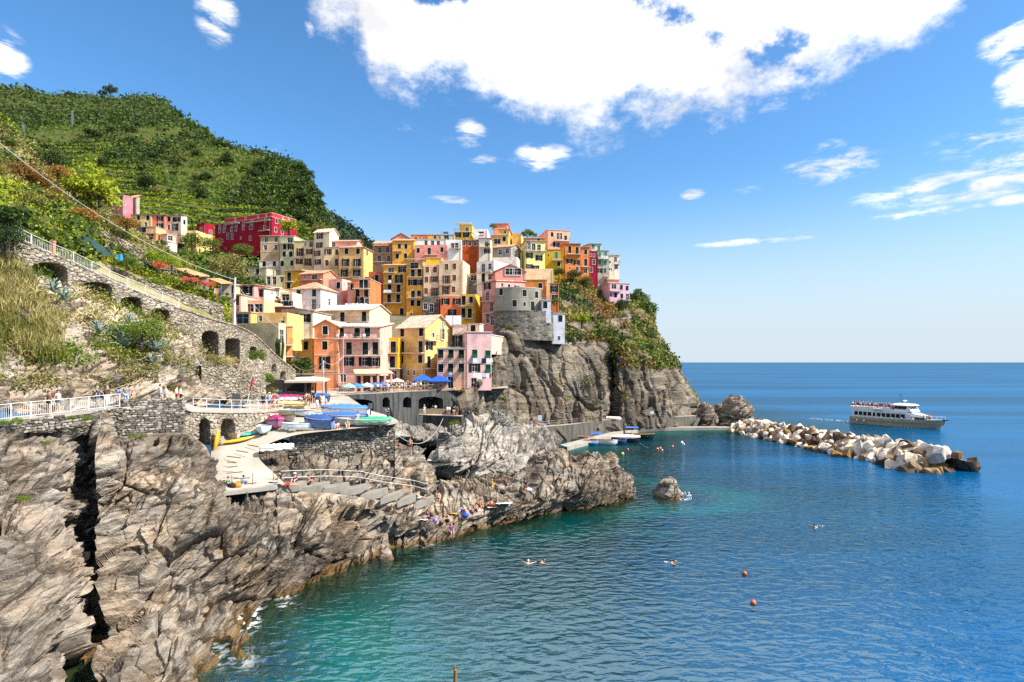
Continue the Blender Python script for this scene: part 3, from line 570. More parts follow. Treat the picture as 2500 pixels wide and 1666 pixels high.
# ================================================================ sea
def build_sea():
 shore = np.concatenate([s for s in SHORE if len(s)]); shore = shore[::3]
 shore = np.concatenate([shore, [[p.x, p.y] for p in [atz(1300, 1064, 0), atz(1420, 1080, 0), atz(1520, 1060, 0), atz(1620, 1052, 0), atz(1740, 1048, 0)]]])
 from mathutils import kdtree
 kd = kdtree.KDTree(len(shore))
 for i, p in enumerate(shore): kd.insert((p[0], p[1], 0), i)
 kd.balance()
 pxs = np.concatenate([[-9000, -4000, -1500, -600], np.linspace(-100, 2600, 270), [3200, 4500, 7000, 12000]])
 pys = np.concatenate([[885.35, 885.8, 886.5, 888, 890, 894, 900, 908, 918, 930], np.linspace(940, 1720, 170), [1800, 2000, 2600, 4000]])
 V = []; D = []
 for py in pys:
  Y = 18.0 * F / (py - HY)
  for px in pxs:
   X = (px - CX) / F * Y; V.append((X, Y, 0))
   _, _, d = kd.find((X, Y, 0)) if Y < 260 else (0, 0, 200); D.append(d)
 nu, nv = len(pxs), len(pys); idx = np.arange(nu * nv).reshape(nv, nu)
 q = np.stack([idx[:-1, :-1], idx[:-1, 1:], idx[1:, 1:], idx[1:, :-1]], -1).reshape(-1, 4)
 me = bpy.data.meshes.new('sea'); me.from_pydata(V, [], q.tolist())
 at = me.attributes.new('offshore', 'FLOAT', 'POINT'); at.data.foreach_set('value', np.array(D, np.float32)); VA = np.array(V)
 at = me.attributes.new('sand', 'FLOAT', 'POINT'); at.data.foreach_set('value', (.9 * np.exp(-((VA[:, 0] + 12) / 8)**2 - ((VA[:, 1] - 32) / 9)**2) + .12 * np.exp(-((VA[:, 0] - 2) / 9)**2 - ((VA[:, 1] - 40) / 9)**2)).astype(np.float32)); me.update()
 m, nt, b, N, L = nmat('sea_water'); nt.nodes.remove(b)
 tc = N('ShaderNodeTexCoord'); a = N('ShaderNodeAttribute'); a.attribute_name = 'offshore'
 def mr(v, f0, f1, t0, t1, smooth=True):
  n = N('ShaderNodeMapRange'); n.interpolation_type = 'SMOOTHSTEP' if smooth else 'LINEAR'
  n.inputs['From Min'].default_value = f0; n.inputs['From Max'].default_value = f1; n.inputs['To Min'].default_value = t0; n.inputs['To Max'].default_value = t1; L(v, n.inputs['Value']); return n.outputs[0]
 def nz(scale, det, sc, rot=0., dist=0., rough=.5):
  mp = N('ShaderNodeMapping'); mp.inputs['Scale'].default_value = sc; mp.inputs['Rotation'].default_value = (0, 0, rot); L(tc.outputs['Object'], mp.inputs[0])
  n = N('ShaderNodeTexNoise'); n.inputs['Scale'].default_value = scale; n.inputs['Detail'].default_value = det; n.inputs['Distortion'].default_value = dist; n.inputs['Roughness'].default_value = rough; L(mp.outputs[0], n.inputs['Vector']); return n.outputs['Fac']
 w1 = nz(1.25, 1.5, (.62, 1.15, 1), R(-10), .5); w2 = nz(.20, 2, (.6, 1.4, 1), R(12)); w3 = nz(4.2, 2, (.7, 1.3, 1), R(-20)); w4 = nz(.045, 3, (.35, 1.6, 1), R(6))
 bumps = None
 for h, dist in ((w2, .11), (w1, .16), (w3, .018)):
  bp = N('ShaderNodeBump'); bp.inputs['Strength'].default_value = 1.0; bp.inputs['Distance'].default_value = dist; L(h, bp.inputs['Height'])
  if bumps: L(bumps, bp.inputs['Normal'])
  bumps = bp.outputs[0]
 c1 = ramp(N, [(0, (.010, .040, .030)), (.09, (.000, .044, .038)), (.22, (.000, .016, .018)), (.48, (.000, .021, .036)), (.80, (.000, .040, .096)), (1, (.000, .056, .150))])
 off = mr(a.outputs['Fac'], 0, 46, 0, 1, False)
 pn = mr(w4, .3, .7, -.10, .10); ad = N('ShaderNodeMath', operation='ADD'); L(off, ad.inputs[0]); L(pn, ad.inputs[1]); L(ad.outputs[0], c1.inputs[0])
 sa = N('ShaderNodeAttribute'); sa.attribute_name = 'sand'; cs = N('ShaderNodeMix', data_type='RGBA'); L(sa.outputs['Fac'], cs.inputs[0]); L(c1.outputs[0], cs.inputs['A']); cs.inputs['B'].default_value = (.000, .090, .074, 1)
 cw = N('ShaderNodeMix', data_type='RGBA', blend_type='MULTIPLY'); cw.inputs[0].default_value = 1; L(cs.outputs['Result'], cw.inputs['A']); sk = mr(nz(.012, 6, (.22, 1.7, 1), R(5), .4, .6), .34, .66, .62, 1.45); cv_ = N('ShaderNodeCombineColor'); [L(sk, cv_.inputs[i]) for i in range(3)]; L(cv_.outputs[0], cw.inputs['B'])
 df = N('ShaderNodeBsdfDiffuse'); L(cw.outputs['Result'], df.inputs['Color'])
 tr = N('ShaderNodeBsdfTransparent'); tr.inputs['Color'].default_value = (.55, .74, .66, 1)
 clear = mr(a.outputs['Fac'], 0.0, 6.0, .22, 1.0)
 mx = N('ShaderNodeMixShader'); L(clear, mx.inputs[0]); L(tr.outputs[0], mx.inputs[1]); L(df.outputs[0], mx.inputs[2])
 gl = N('ShaderNodeBsdfGlossy'); gl.inputs['Color'].default_value = (.55, .78, .95, 1); gl.inputs['Roughness'].default_value = .025; L(bumps, gl.inputs['Normal'])
 fr = N('ShaderNodeFresnel'); fr.inputs['IOR'].default_value = 1.33; L(bumps, fr.inputs['Normal'])
 fp = N('ShaderNodeMath', operation='POWER'); fp.inputs[1].default_value = 1.5; L(fr.outputs[0], fp.inputs[0]); fm = N('ShaderNodeMath', operation='MULTIPLY'); fm.inputs[1].default_value = 1.35; L(fp.outputs[0], fm.inputs[0]); fc = N('ShaderNodeMath', operation='MINIMUM'); fc.inputs[1].default_value = .30; fs = N('ShaderNodeMath', operation='MULTIPLY'); L(fm.outputs[0], fs.inputs[0]); L(mr(nz(.02, 5, (.16, 1.5, 1), R(4), .3), .36, .64, .45, 1.9), fs.inputs[1]); L(fs.outputs[0], fc.inputs[0])
 ms = N('ShaderNodeMixShader'); L(fc.outputs[0], ms.inputs[0]); L(mx.outputs[0], ms.inputs[1]); L(gl.outputs[0], ms.inputs[2])
 fn = nz(1.6, 6, (1, 1, 1), 0, .8, .65); fl = nz(.09, 2, (1, 1, 1))
 f1 = mr(a.outputs['Fac'], .0, .9, 1, 0); f2 = mr(fl, .54, .68, 0, 1); f3 = mr(fn, .48, .60, 0, 1)
 mm = N('ShaderNodeMath', operation='MULTIPLY'); L(f1, mm.inputs[0]); L(f2, mm.inputs[1]); m2 = N('ShaderNodeMath', operation='MULTIPLY'); L(mm.outputs[0], m2.inputs[0]); L(f3, m2.inputs[1])
 fd = N('ShaderNodeBsdfDiffuse'); fd.inputs['Color'].default_value = (.75, .78, .78, 1)
 mo = N('ShaderNodeMixShader'); L(m2.outputs[0], mo.inputs[0]); L(ms.outputs[0], mo.inputs[1]); L(fd.outputs[0], mo.inputs[2])
 L(mo.outputs[0], nt.nodes['Material Output'].inputs['Surface'])
 o = link('sea', me, None, None, m); o['kind'] = 'structure'
 G = np.array([[(-120, 20, -3.2), (200, 20, -3.2)], [(-120, 260, -3.2), (200, 260, -3.2)]], float)
 sheet('sea_bed', G, soil_mat('sea_bed', [(.03, .05, .04), (.10, .10, .06), (.16, .13, .08)], .4))
build_sea()
# ================================================================ walls, paths, ramp, quay
def interp_ctrl(ctrl, px):
 a = np.array(ctrl, float); return [np.interp(px, a[:, 0], a[:, k]) for k in range(1, a.shape[1])]
def wall_sheet(ctrl, step, nrow, holes=(), thick=2.0, relief=.07, size=(.5, .5, .3), seed=1, cap=.5, back=True, n_side=None):
 """ctrl: (px, py_top, py_bottom, Y). Returns builders for face, and the dark inside of the arches."""
 pxs = np.arange(ctrl[0][0], ctrl[-1][0] + .01, step); top, bot, Y = interp_ctrl(ctrl, pxs)
 nu = len(pxs); t = np.linspace(0, 1, nrow)[:, None]
 py = top[None] * (1 - t) + bot[None] * t; PX = np.broadcast_to(pxs, py.shape); YY = np.broadcast_to(Y, py.shape)
 G = np.stack([(PX - CX) / F * YY, YY, CZ - (py - HY) / F * YY], -1)
 hole = np.zeros(py.shape, bool)
 for (a, b, crown, bottom, rise) in holes:
  c, hw = (a + b) / 2, (b - a) / 2; x = np.clip((PX - c) / hw, -1, 1)
  tp = crown + rise * (1 - np.sqrt(np.maximum(0, 1 - x * x)))
  hole |= (np.abs(PX - c) <= hw) & (py >= tp) & (py <= bottom)
 P = G.reshape(-1, 3)
 q = P / np.array(size) + fbm(P * 1.2, 2, seed=seed)[:, None] * .5
 e, v = cells(q, seed + 3)
 d = (relief * ((v - .5) * 1.2) - relief * 1.1 * np.exp(-(e / .10)**2)).reshape(py.shape)
 tx = np.gradient(G[0, :, 0]); ty = np.gradient(G[0, :, 1]); nn = np.stack([ty, -tx, 0 * tx], -1); nn /= np.linalg.norm(nn, axis=1, keepdims=True)
 Gf = G + nn[None] * d[..., None]
 mb = MB(); mb.v = [tuple(p) for p in Gf.reshape(-1, 3)]
 idx = np.arange(nrow * nu).reshape(nrow, nu); H = hole[:-1, :-1]
 inward = -nn * thick
 for i in range(nrow - 1):
  for j in range(nu - 1):
   if not H[i, j]: mb.f.append((idx[i, j], idx[i, j + 1], idx[i + 1, j + 1], idx[i + 1, j]))
 def wallq(p, q_, w):
  b_ = len(mb.v); a1, a2 = Gf[p], Gf[q_]
  mb.v += [tuple(a1), tuple(a2), tuple(a2 + w), tuple(a1 + w)]; mb.f.append((b_, b_ + 1, b_ + 2, b_ + 3))
 for i in range(nrow - 1):
  for j in range(nu - 1):
   if H[i, j]:
    if i == 0 or not H[i - 1, j]: wallq((i, j), (i, j + 1), inward[j])
    if j == 0 or not H[i, j - 1]: wallq((i, j), (i + 1, j), inward[j])
    if j == nu - 2 or not H[i, j + 1]: wallq((i, j + 1), (i + 1, j + 1), inward[j])
 for j in range(nu - 1):
  b_ = len(mb.v); a1, a2 = Gf[0, j], Gf[0, j + 1]
  mb.v += [tuple(a1), tuple(a2), tuple(a2 - nn[j] * cap), tuple(a1 - nn[j] * cap)]; mb.f.append((b_, b_ + 1, b_ + 2, b_ + 3))
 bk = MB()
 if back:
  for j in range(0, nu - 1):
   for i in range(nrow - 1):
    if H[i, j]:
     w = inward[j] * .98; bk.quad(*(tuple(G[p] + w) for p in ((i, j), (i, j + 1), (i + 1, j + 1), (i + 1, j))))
 return mb, bk, (pxs, top, bot, Y, nn, hole, py)
STONES = []
def stone_meshes():
 for k in range(7):
  r_ = random.Random(k); m = MB(); n = 8
  rg = []
  for (y, s) in ((.5, .86), (-.25, 1.0), (-.5, .72)):
   rg.append([Vector((math.copysign(abs(math.cos(a)) ** .6, math.cos(a)) * .5 * s * r_.uniform(.85, 1.05), y, math.copysign(abs(math.sin(a)) ** .6, math.sin(a)) * .5 * s * r_.uniform(.85, 1.05)))
        for a in [2 * math.pi * (i + .5) / n for i in range(n)]])
  m.rings(rg); STONES.append(m.mesh('stone'))
stone_meshes()
STONE_COLS = [plain(c, .9, .1, name='field_stone') for c in [(.24, .20, .155), (.36, .31, .25), (.44, .39, .33), (.30, .26, .21), (.40, .34, .26)]]
STONE_DARK = [plain(c, .9, .1, name='dark_stone') for c in [(.10, .09, .075), (.18, .16, .13), (.27, .24, .20), (.34, .31, .27), (.14, .12, .10)]]
def lay_stones(parent, info, limit, w_px, h_px, px0, px1, depth_px, mats, name='stone', seed=5, start=0.5):
 """courses of single stones standing a few centimetres proud of the wall face"""
 pxs, top, bot, Y, nn, hole, py = info; r_ = random.Random(seed); n = 0; rows = int(depth_px / h_px); rest = []
 spots = []
 for j in range(rows):
  x = px0 + r_.uniform(0, w_px)
  while x < px1:
   w = w_px * r_.uniform(.7, 1.5); c = x + w / 2; k = int(np.clip(np.searchsorted(pxs, c), 0, len(pxs) - 1))
   yy = top[k] + (j + start) * h_px + r_.uniform(-.15, .15) * h_px
   i = int((yy - top[k]) / max(bot[k] - top[k], 1) * (hole.shape[0] - 1))
   k2 = int(np.clip(np.searchsorted(pxs, x), 0, len(pxs) - 1)); k3 = int(np.clip(np.searchsorted(pxs, x + w), 0, len(pxs) - 1))
   ok = yy < bot[k] and 0 <= i < hole.shape[0] and not (hole[i, k] or hole[i, k2] or hole[i, k3] or hole[min(i + 2, hole.shape[0] - 1), k])
   if ok: spots.append((c, yy, w, k))
   x += w + r_.uniform(.2, 1.2)
 if len(spots) > limit: spots = sorted(r_.sample(spots, limit))
 for (c, yy, w, k) in spots:
  p = ray(c, yy, Y[k]); s = Y[k] / F; d = r_.uniform(.05, .11)
  o = link(name, STONES[r_.randrange(len(STONES))], parent); ang = math.atan2(nn[k][0], -nn[k][1])
  o.location = p - (parent.location if parent else Vector()); o.rotation_euler = (0, r_.uniform(-.08, .08), ang)
  o.scale = (w * s * .96, d * 2, h_px * s * r_.uniform(.85, 1.1)); setmat(o, r_.choice(mats))
STAIR = [(-30, 548, 720, 50), (20, 572, 730, 51), (84, 605, 740, 52.5), (129, 624, 750, 53.8), (166, 637, 760, 55), (204, 655, 770, 56.3), (268, 687, 790, 58.5), (335, 714, 810, 60.8), (403, 741, 850, 63), (437, 754, 900, 64.2),
   (470, 764, 935, 65.6), (500, 775, 935, 67), (534, 785, 935, 68.6), (571, 794, 930, 70.4), (596, 804, 930, 72), (622, 819, 930, 73.8), (638, 833, 925, 75), (659, 854, 925, 77), (676, 871, 925, 79), (703, 892, 930, 82), (722, 908, 932, 84)]
ARCH = [(67, 164, 639, 745, 22), (188, 273, 687, 780, 18), (293, 344, 724, 800, 11), (367, 413, 753, 800, 8), (492, 532, 806, 897, 12), (549, 585, 825, 890, 7), (609, 626, 844, 876, 8), (634, 642, 853, 888, 6), (663, 675, 887, 908, 8), (684, 697, 905, 925, 6)]
def stair_wall():
 t = empty('arcaded_wall', ray(84, 740, 52.5), label='long rubble stone wall with ten arches carrying the stepped path uphill', cat='wall')
 mb, bk, info = wall_sheet(STAIR, 2.0, 90, ARCH, 2.4, .06, cap=2.2)
 off = t.location
 for m in (mb, bk): m.v = [tuple(Vector(v) - off) for v in m.v]
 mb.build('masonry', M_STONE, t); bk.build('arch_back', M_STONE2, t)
 lay_stones(t, info, 290, 11, 6.5, 62, 432, 42, STONE_COLS, seed=4)
 k = MB(); pxs, top, bot, Y, nn, hole, py = info
 for j in range(0, len(pxs) - 4, 4):
  a, b = ray(pxs[j], top[j], Y[j]) - off, ray(pxs[j + 4], top[j + 4], Y[j + 4]) - off; n1 = Vector(nn[j])
  for (p0, p1) in ((a, b),):
   k.hexa([p0 + n1 * .08 - Vector((0, 0, .02)), p1 + n1 * .08 - Vector((0, 0, .02)), p1 - n1 * .35, p0 - n1 * .35, p0 + n1 * .08 + Vector((0, 0, .16)), p1 + n1 * .08 + Vector((0, 0, .16)), p1 - n1 * .35 + Vector((0, 0, .16)), p0 - n1 * .35 + Vector((0, 0, .16))])
 k.build('coping', M_STONE, t)
 return info
INFO = stair_wall()
M_WHITE_METAL = plain((.72, .72, .70), .45, .4); M_GALV = plain((.42, .43, .44), .4, .5, .3); M_GREY_METAL = plain((.25, .26, .27), .5, .4, .2)
M_DARK_METAL = plain((.05, .05, .05), .5, .4)
def railing(name, pts, h, label, mat, post_every=2.0, balusters=True, rails=(1.0, .12), rpost=.035, xbrace=False, cat='railing', rrail=.022):
 """pts: world points on the walking line"""
 t = empty(name, pts[0], label=label, cat=cat); o = Vector(pts[0])
 P = [Vector(p) - o for p in pts]; seg = [(b - a).length for a, b in zip(P[:-1], P[1:])]; tot = sum(seg)
 def at(s):
  for a, b, l in zip(P[:-1], P[1:], seg):
   if s <= l or b is P[-1]: return a.lerp(b, min(1, s / l))
   s -= l
 n = max(1, round(tot / post_every)); pp = [at(tot * i / n) for i in range(n + 1)]
 pm = MB(); pm.bar((0, 0, -.1), (0, 0, h), rpost, 6); pme = pm.mesh('post')
 for p in pp: link('post', pme, t, p, mat)
 for f in rails:
  m = MB(); m.line([p + Vector((0, 0, h * f)) for p in pp], rrail, 5); m.build('rail', mat, t)
 if balusters:
  m = MB(); nb = int(tot / .14)
  for i in range(nb):
   p = at(tot * (i + .5) / nb); m.bar(p + Vector((0, 0, h * rails[-1])), p + Vector((0, 0, h * .82)), .011, 3)
  b = m.build('balusters', mat, t); b['kind'] = 'stuff'
 if xbrace:
  for a, b in zip(pp[:-1], pp[1:]):
   m = MB(); m.bar(a + Vector((0, 0, .1)), b + Vector((0, 0, h * .92)), .02, 4); m.bar(b + Vector((0, 0, .1)), a + Vector((0, 0, h * .92)), .02, 4); m.build('cross_brace', mat, t)
 return t
railing('stair_railing', [ray(px, py - 2, Y + .2) for (px, py, _, Y) in STAIR[1:10]], 1.0, 'pale metal railing with thin balusters on top of the arcaded wall', M_WHITE_METAL, 1.75)
o = MB(); o.box((-.16, -.16, -.3), (.16, .16, 1.15)); o.box((-.19, -.19, 1.15), (.19, .19, 1.28)); tag(o.build('brick_pillar', plain((.45, .24, .16), .9), None, ray(129, 622, 54.1)), 'short brick pillar interrupting the railing on the arcaded wall', 'pillar')
def strip(name, left, right, mat, kind='structure', skirt=0):
 m = MB(); n = len(left)
 m.v = [tuple(p) for p in left] + [tuple(p) for p in right]
 m.f = [(i, i + 1, n + i + 1, n + i) for i in range(n - 1)]
 if skirt:
  b = len(m.v); m.v += [tuple(Vector(p) - Vector((0, 0, skirt))) for p in left]; m.f += [(i, i + 1, b + i + 1, b + i) for i in range(n - 1)]
 o = m.build(name, mat)
 if kind: o['kind'] = kind
 return o
PATH = [(-200, 1062, 34), (0, 1028, 38.6), (60, 1021, 40.2), (140, 1013, 42.2), (220, 1003, 44.4), (290, 995, 46.8), (360, 990, 48.8), (440, 990, 51), (470, 1001, 52.5), (560, 1004, 55.5), (640, 1003, 60), (690, 1000, 63)]
pf = [ray(*p) for p in PATH]; pb = [p + Vector((-.9, 2.4, .06)) for p in pf]
strip('shore_path', pf, pb, M_RAMP, skirt=.22)
railing('path_railing', [p + Vector((0, .1, .02)) for p in pf[:6]], 1.08, 'white metal path railing above the foreground cliff at left', M_WHITE_METAL, 1.35)
railing('path_railing', [p + Vector((0, .1, .02)) for p in pf[8:12]], 1.05, 'thin metal railing along the path above the two boat arches', M_WHITE_METAL, 1.3, False, (1.0, .5))
def simple_wall(name, ctrl, label, mat, holes=(), step=2., nrow=60, relief=.08, stones=None, thick=1.5, cap=.6, size=(.5, .5, .25), backmat=None, seed=1):
 t = empty(name, ray(ctrl[0][0], ctrl[0][2], ctrl[0][3]), label=label, cat='wall')
 mb, bk, info = wall_sheet(ctrl, step, nrow, holes, thick, relief, size, seed, cap)
 for m in (mb, bk): m.v = [tuple(Vector(v) - t.location) for v in m.v]
 mb.build('masonry', mat, t)
 if bk.f: bk.build('arch_back', backmat or M_STONE2, t)
 if stones: lay_stones(t, info, *stones)
 return t, info
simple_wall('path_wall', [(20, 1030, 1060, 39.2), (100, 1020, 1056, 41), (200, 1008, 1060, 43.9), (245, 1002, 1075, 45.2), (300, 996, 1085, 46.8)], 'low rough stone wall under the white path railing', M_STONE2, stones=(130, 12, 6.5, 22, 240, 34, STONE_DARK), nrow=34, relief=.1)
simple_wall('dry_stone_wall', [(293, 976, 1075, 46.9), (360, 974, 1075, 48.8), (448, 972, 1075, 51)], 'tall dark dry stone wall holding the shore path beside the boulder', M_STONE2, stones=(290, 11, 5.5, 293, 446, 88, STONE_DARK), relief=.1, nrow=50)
simple_wall('boat_arch_wall', [(440, 995, 1090, 51.6), (470, 1002, 1090, 52.6), (560, 1006, 1085, 55.6), (620, 1006, 1078, 58.8), (690, 1002, 1060, 63)], 'sunlit rubble wall with two round boat arches behind the ramp', M_STONE, holes=[(486, 512, 1021, 1090, 12), (540, 572, 1021, 1090, 14)],
   stones=(200, 9, 6, 446, 640, 60, STONE_COLS), nrow=48, thick=3.0)
G = loft([
 [(530, 1205, Yof(1205, 7.3)), (548, 1197, Yof(1197, 7.4)), (600, 1192, Yof(1192, 7.4)), (694, 1180, Yof(1180, 7.6))],
 [Zc(522, 1160, 8.2), Zc(545, 1160, 8.2), Zc(600, 1158, 8.2), Zc(668, 1155, 8.2)],
 [Zc(515, 1120, 9.2), Zc(540, 1120, 9.2), Zc(590, 1118, 9.2), Zc(632, 1118, 9.2)],
 [Zc(515, 1090, 9.95), Zc(540, 1090, 10), Zc(590, 1088, 10), Zc(645, 1090, 9.9)],
 [Zc(500, 1068, 10.6), Zc(560, 1066, 10.7), Zc(640, 1062, 10.8), Zc(735, 1060, 10.9)],
 [Zc(520, 1045, 11.3), Zc(620, 1040, 11.4), Zc(720, 1038, 11.5), Zc(960, 1036, 11.5)],
 [Zc(560, 1015, 12.1), Zc(680, 1012, 12.1), Zc(800, 1012, 12.0), Zc(955, 1018, 11.6)],
 [Zc(600, 985, 12.7), Zc(720, 982, 12.7), Zc(800, 985, 12.6), Zc(900, 1000, 12.2)],
 [Zc(620, 958, 12.75), Zc(720, 956, 12.75), Zc(820, 962, 12.75), Zc(850, 968, 12.75)],
], 60, 90)
sheet('boat_ramp', G, M_RAMP)
for i, (x0, y0, x1, y1) in enumerate([(604, 1087, 631, 1092), (577, 1101, 606, 1106), (554, 1115, 588, 1119), (554, 1129, 576, 1131), (554, 1142, 580, 1140), (553, 1157, 592, 1153), (570, 1170, 610, 1168), (600, 1183, 626, 1180), (637, 1072, 660, 1075)]):
 z = lambda y: 7.45 + (1197 - y) / 107 * 2.55 + .02
 a, b = atz(x0, y0, z(y0)), atz(x1, y1, z(y1)); m = MB(); m.bar(a - a, b - a, .05, 4)
 tag(m.build('timber_skid', plain((.20, .11, .06), .8), None, a + Vector((0, 0, .03))), 'brown wooden skid set across the concrete ramp, %s from its foot' % ['ninth', 'seventh', 'sixth', 'fifth', 'fourth', 'third', 'second', 'nearest', 'topmost'][i], 'skid', 'boat skids on the ramp')
m = MB(); P = [ray(560, 965, 96), atz(800, 969, 12.75), atz(850, 964, 12.75), atz(926, 961, 12.75), atz(1013, 956, 12.75), atz(1090, 953.5, 12.75), atz(1130, 955, 12.6), YZw(1240, 118, 12.75), YZw(1240, 126, 12.8), YZw(540, 124, 12.8), YZw(520, 100, 12.75)]
m.v = [tuple(Vector((p.x, p.y, 12.75))) for p in P]; m.f = [tuple(range(len(P)))]; o = m.build('terrace', M_RAMP); o['kind'] = 'structure'
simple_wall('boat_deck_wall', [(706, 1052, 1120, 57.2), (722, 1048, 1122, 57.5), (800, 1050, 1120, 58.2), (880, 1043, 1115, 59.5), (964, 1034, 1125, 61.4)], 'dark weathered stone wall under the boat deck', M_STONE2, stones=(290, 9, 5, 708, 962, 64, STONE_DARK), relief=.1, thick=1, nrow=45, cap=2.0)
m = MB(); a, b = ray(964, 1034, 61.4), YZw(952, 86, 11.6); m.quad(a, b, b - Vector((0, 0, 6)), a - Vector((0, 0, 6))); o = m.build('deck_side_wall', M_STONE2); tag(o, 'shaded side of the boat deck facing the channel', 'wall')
m = MB(); cp = [(706, 1052, 57.2), (722, 1048, 57.5), (800, 1050, 58.2), (880, 1043, 59.5), (964, 1034, 61.4)]
for p, q in zip(cp[:-1], cp[1:]):
 a, b = ray(*p), ray(*q); m.hexa([a + Vector((0, -.1, -.05)), b + Vector((0, -.1, -.05)), b + Vector((0, .6, -.05)), a + Vector((0, .6, -.05)), a + Vector((0, -.1, .14)), b + Vector((0, -.1, .14)), b + Vector((0, .6, .14)), a + Vector((0, .6, .14))])
o = m.build('deck_coping', M_CONC); tag(o, 'pale concrete coping along the edge of the boat deck', 'coping')
simple_wall('bridge_wall', [(798, 968, 1030, Yof(968, 12.75)), (850, 964, 1040, Yof(964, 12.75)), (926, 961, 1060, Yof(961, 12.75)), (1013, 956, 1070, Yof(956, 12.75)), (1090, 953.5, 1060, Yof(953.5, 12.75)), (1128, 958, 1050, 109), (1150, 965, 1050, 112)],
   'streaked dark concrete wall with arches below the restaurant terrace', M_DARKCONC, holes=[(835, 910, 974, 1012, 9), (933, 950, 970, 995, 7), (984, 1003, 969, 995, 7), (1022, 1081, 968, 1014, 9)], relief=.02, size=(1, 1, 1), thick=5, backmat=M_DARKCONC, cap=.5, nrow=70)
tedge = [atz(800, 968, 12.76), atz(850, 964, 12.76), atz(926, 961, 12.76), atz(1013, 956, 12.76), atz(1090, 953.5, 12.76)]
railing('terrace_railing', [p + Vector((0, .25, 0)) for p in tedge], 1.1, 'metal terrace railing with crossed bars above the dark arched wall', plain((.36, .33, .28), .6), 2.3, False, (1.0, .1), .05, True, rrail=.035)
m = MB(); a, b = atz(1018, 1014, 8.4), atz(1128, 1018, 8.2)
lz = 8.4; L0 = [atz(1016, 1013, lz), atz(1127, 1017, lz), YZw(1150, 116, lz), YZw(1020, 114, lz)]
m.v = [(p.x, p.y, lz) for p in L0] + [(p.x, p.y, -1) for p in L0]; m.f = [(0, 1, 2, 3), (0, 1, 5, 4), (1, 2, 6, 5), (2, 3, 7, 6), (3, 0, 4, 7)]
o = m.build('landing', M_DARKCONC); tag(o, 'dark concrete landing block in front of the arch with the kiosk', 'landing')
m = MB(); m.v = [(p.x, p.y, lz + .02) for p in L0]; m.f = [(0, 1, 2, 3)]; m.build('paving', M_RAMP, o)
m = MB(); a, b = atz(1018, 1012, lz), atz(1086, 1014, lz); m.box((0, 0, 0), ((b - a).x * .92, .15, 1.0)); tag(m.build('landing_parapet', plain((.30, .22, .14), .8), None, a + Vector((.3, .3, 0))), 'tan board parapet on the landing beside the kiosk', 'parapet')
k = empty('kiosk', atz(1048, 1008, lz) + Vector((0, 2.0, 0)), label='white ticket kiosk with a notice panel inside the arch', cat='kiosk')
m = MB(); m.box((-.4, 0, 0), (3.0, 1.8, 2.5)); m.build('body', plain((.70, .72, .74), .6), k); m = MB(); m.box((-.9, -.5, 2.5), (3.4, 2, 2.68)); m.build('roof', plain((.8, .8, .78), .6), k)
m = MB(); m.box((.5, -.06, .9), (2.9, -.01, 2.3)); m.build('notice_panel', plain((.62, .66, .72), .5), k)
M_STEP = concrete_mat('step_concrete', (.17, .155, .13), (.27, .25, .215))
STEPS = [(672, 1190, 730, 1183, 7.25), (730, 1192, 780, 1186, 6.85), (780, 1195, 830, 1188, 6.4), (830, 1200, 880, 1190, 5.95), (880, 1210, 929, 1201, 5.3), (929, 1218, 970, 1205, 4.9), (970, 1225, 1011, 1211, 4.4), (1011, 1232, 1046, 1220, 3.9)]
st = empty('concrete_steps', atz(672, 1190, 5), label='wide concrete steps descending along the rocks below the ramp', cat='steps')
for (x0, y0, x1, y1, z) in STEPS:
 a, b = atz(x0, y0, z), atz(x1, y1, z); d = Vector((.25, 2.2, 0)); dn = Vector((0, 0, -.6)); m = MB(); o_ = st.location
 m.hexa([a + dn - o_, b + dn - o_, b + d + dn - o_, a + d + dn - o_, a - o_, b - o_, b + d - o_, a + d - o_]); m.build('step', M_STEP, st)
a, b = atz(545, 1201, 7.4), atz(672, 1186, 7.5); m = MB(); d = Vector((0, 1.6, 0)); dn = Vector((0, 0, -.35)); m.hexa([a + dn, b + dn, b + d + dn, a + d + dn, a, b, b + d, a + d]); o = m.build('ramp_kerb', M_CONC); tag(o, 'concrete slab edge at the foot of the ramp', 'slab')
sp_ = [(1, 672, 1186, 7.3), (1, 776, 1180, 6.9), (1, 826, 1180, 6.4), (1, 875, 1182, 5.95), (1, 925, 1192, 5.3), (1, 1008, 1203, 4.4), (1, 1042, 1212, 3.95)]
hr = empty('hand_railing', atz(672, 1186, 7.3), label='white tubular handrail beside the descending concrete steps', cat='railing')
pts = [atz(x, y, z) - hr.location + Vector((0, .8, 0)) for (_, x, y, z) in sp_]
for f in (1.1, .5): m = MB(); m.line([p + Vector((0, 0, f)) for p in pts], .022, 5); m.build('rail', M_WHITE_METAL, hr)
pm = MB(); pm.bar((0, 0, -.2), (0, 0, 1.1), .03, 5); pme = pm.mesh('post')
for p in pts: link('post', pme, hr, p, M_GALV)
fp = empty('wire_fence', atz(510, 1170, 7.8), label='thin wire fence with rusty posts across the foot of the ramp', cat='fence')
fpts = [atz(x, y, 7.45) - fp.location for (x, y) in ((470, 1178), (566, 1192), (617, 1187), (667, 1182))]
for p in fpts: link('post', pme, fp, p, plain((.20, .11, .07), .7))
m = MB(); m.line([p + Vector((0, 0, 1.05)) for p in fpts], .015, 4); m.build('wire', M_WHITE_METAL, fp)
QU = [(1285, 1046, 128), (1340, 1042, 131), (1400, 1037, 134.5), (1470, 1027, 140), (1520, 1022, 145), (1560, 1022.5, 147), (1640, 1018.5, 152), (1700, 1016, 157)]
qf = [ray(*p) for p in QU]; qb = [p + Vector((.3, 3.2, 0)) for p in qf]
o = strip('quay_walk', qf, qb, M_CONC);
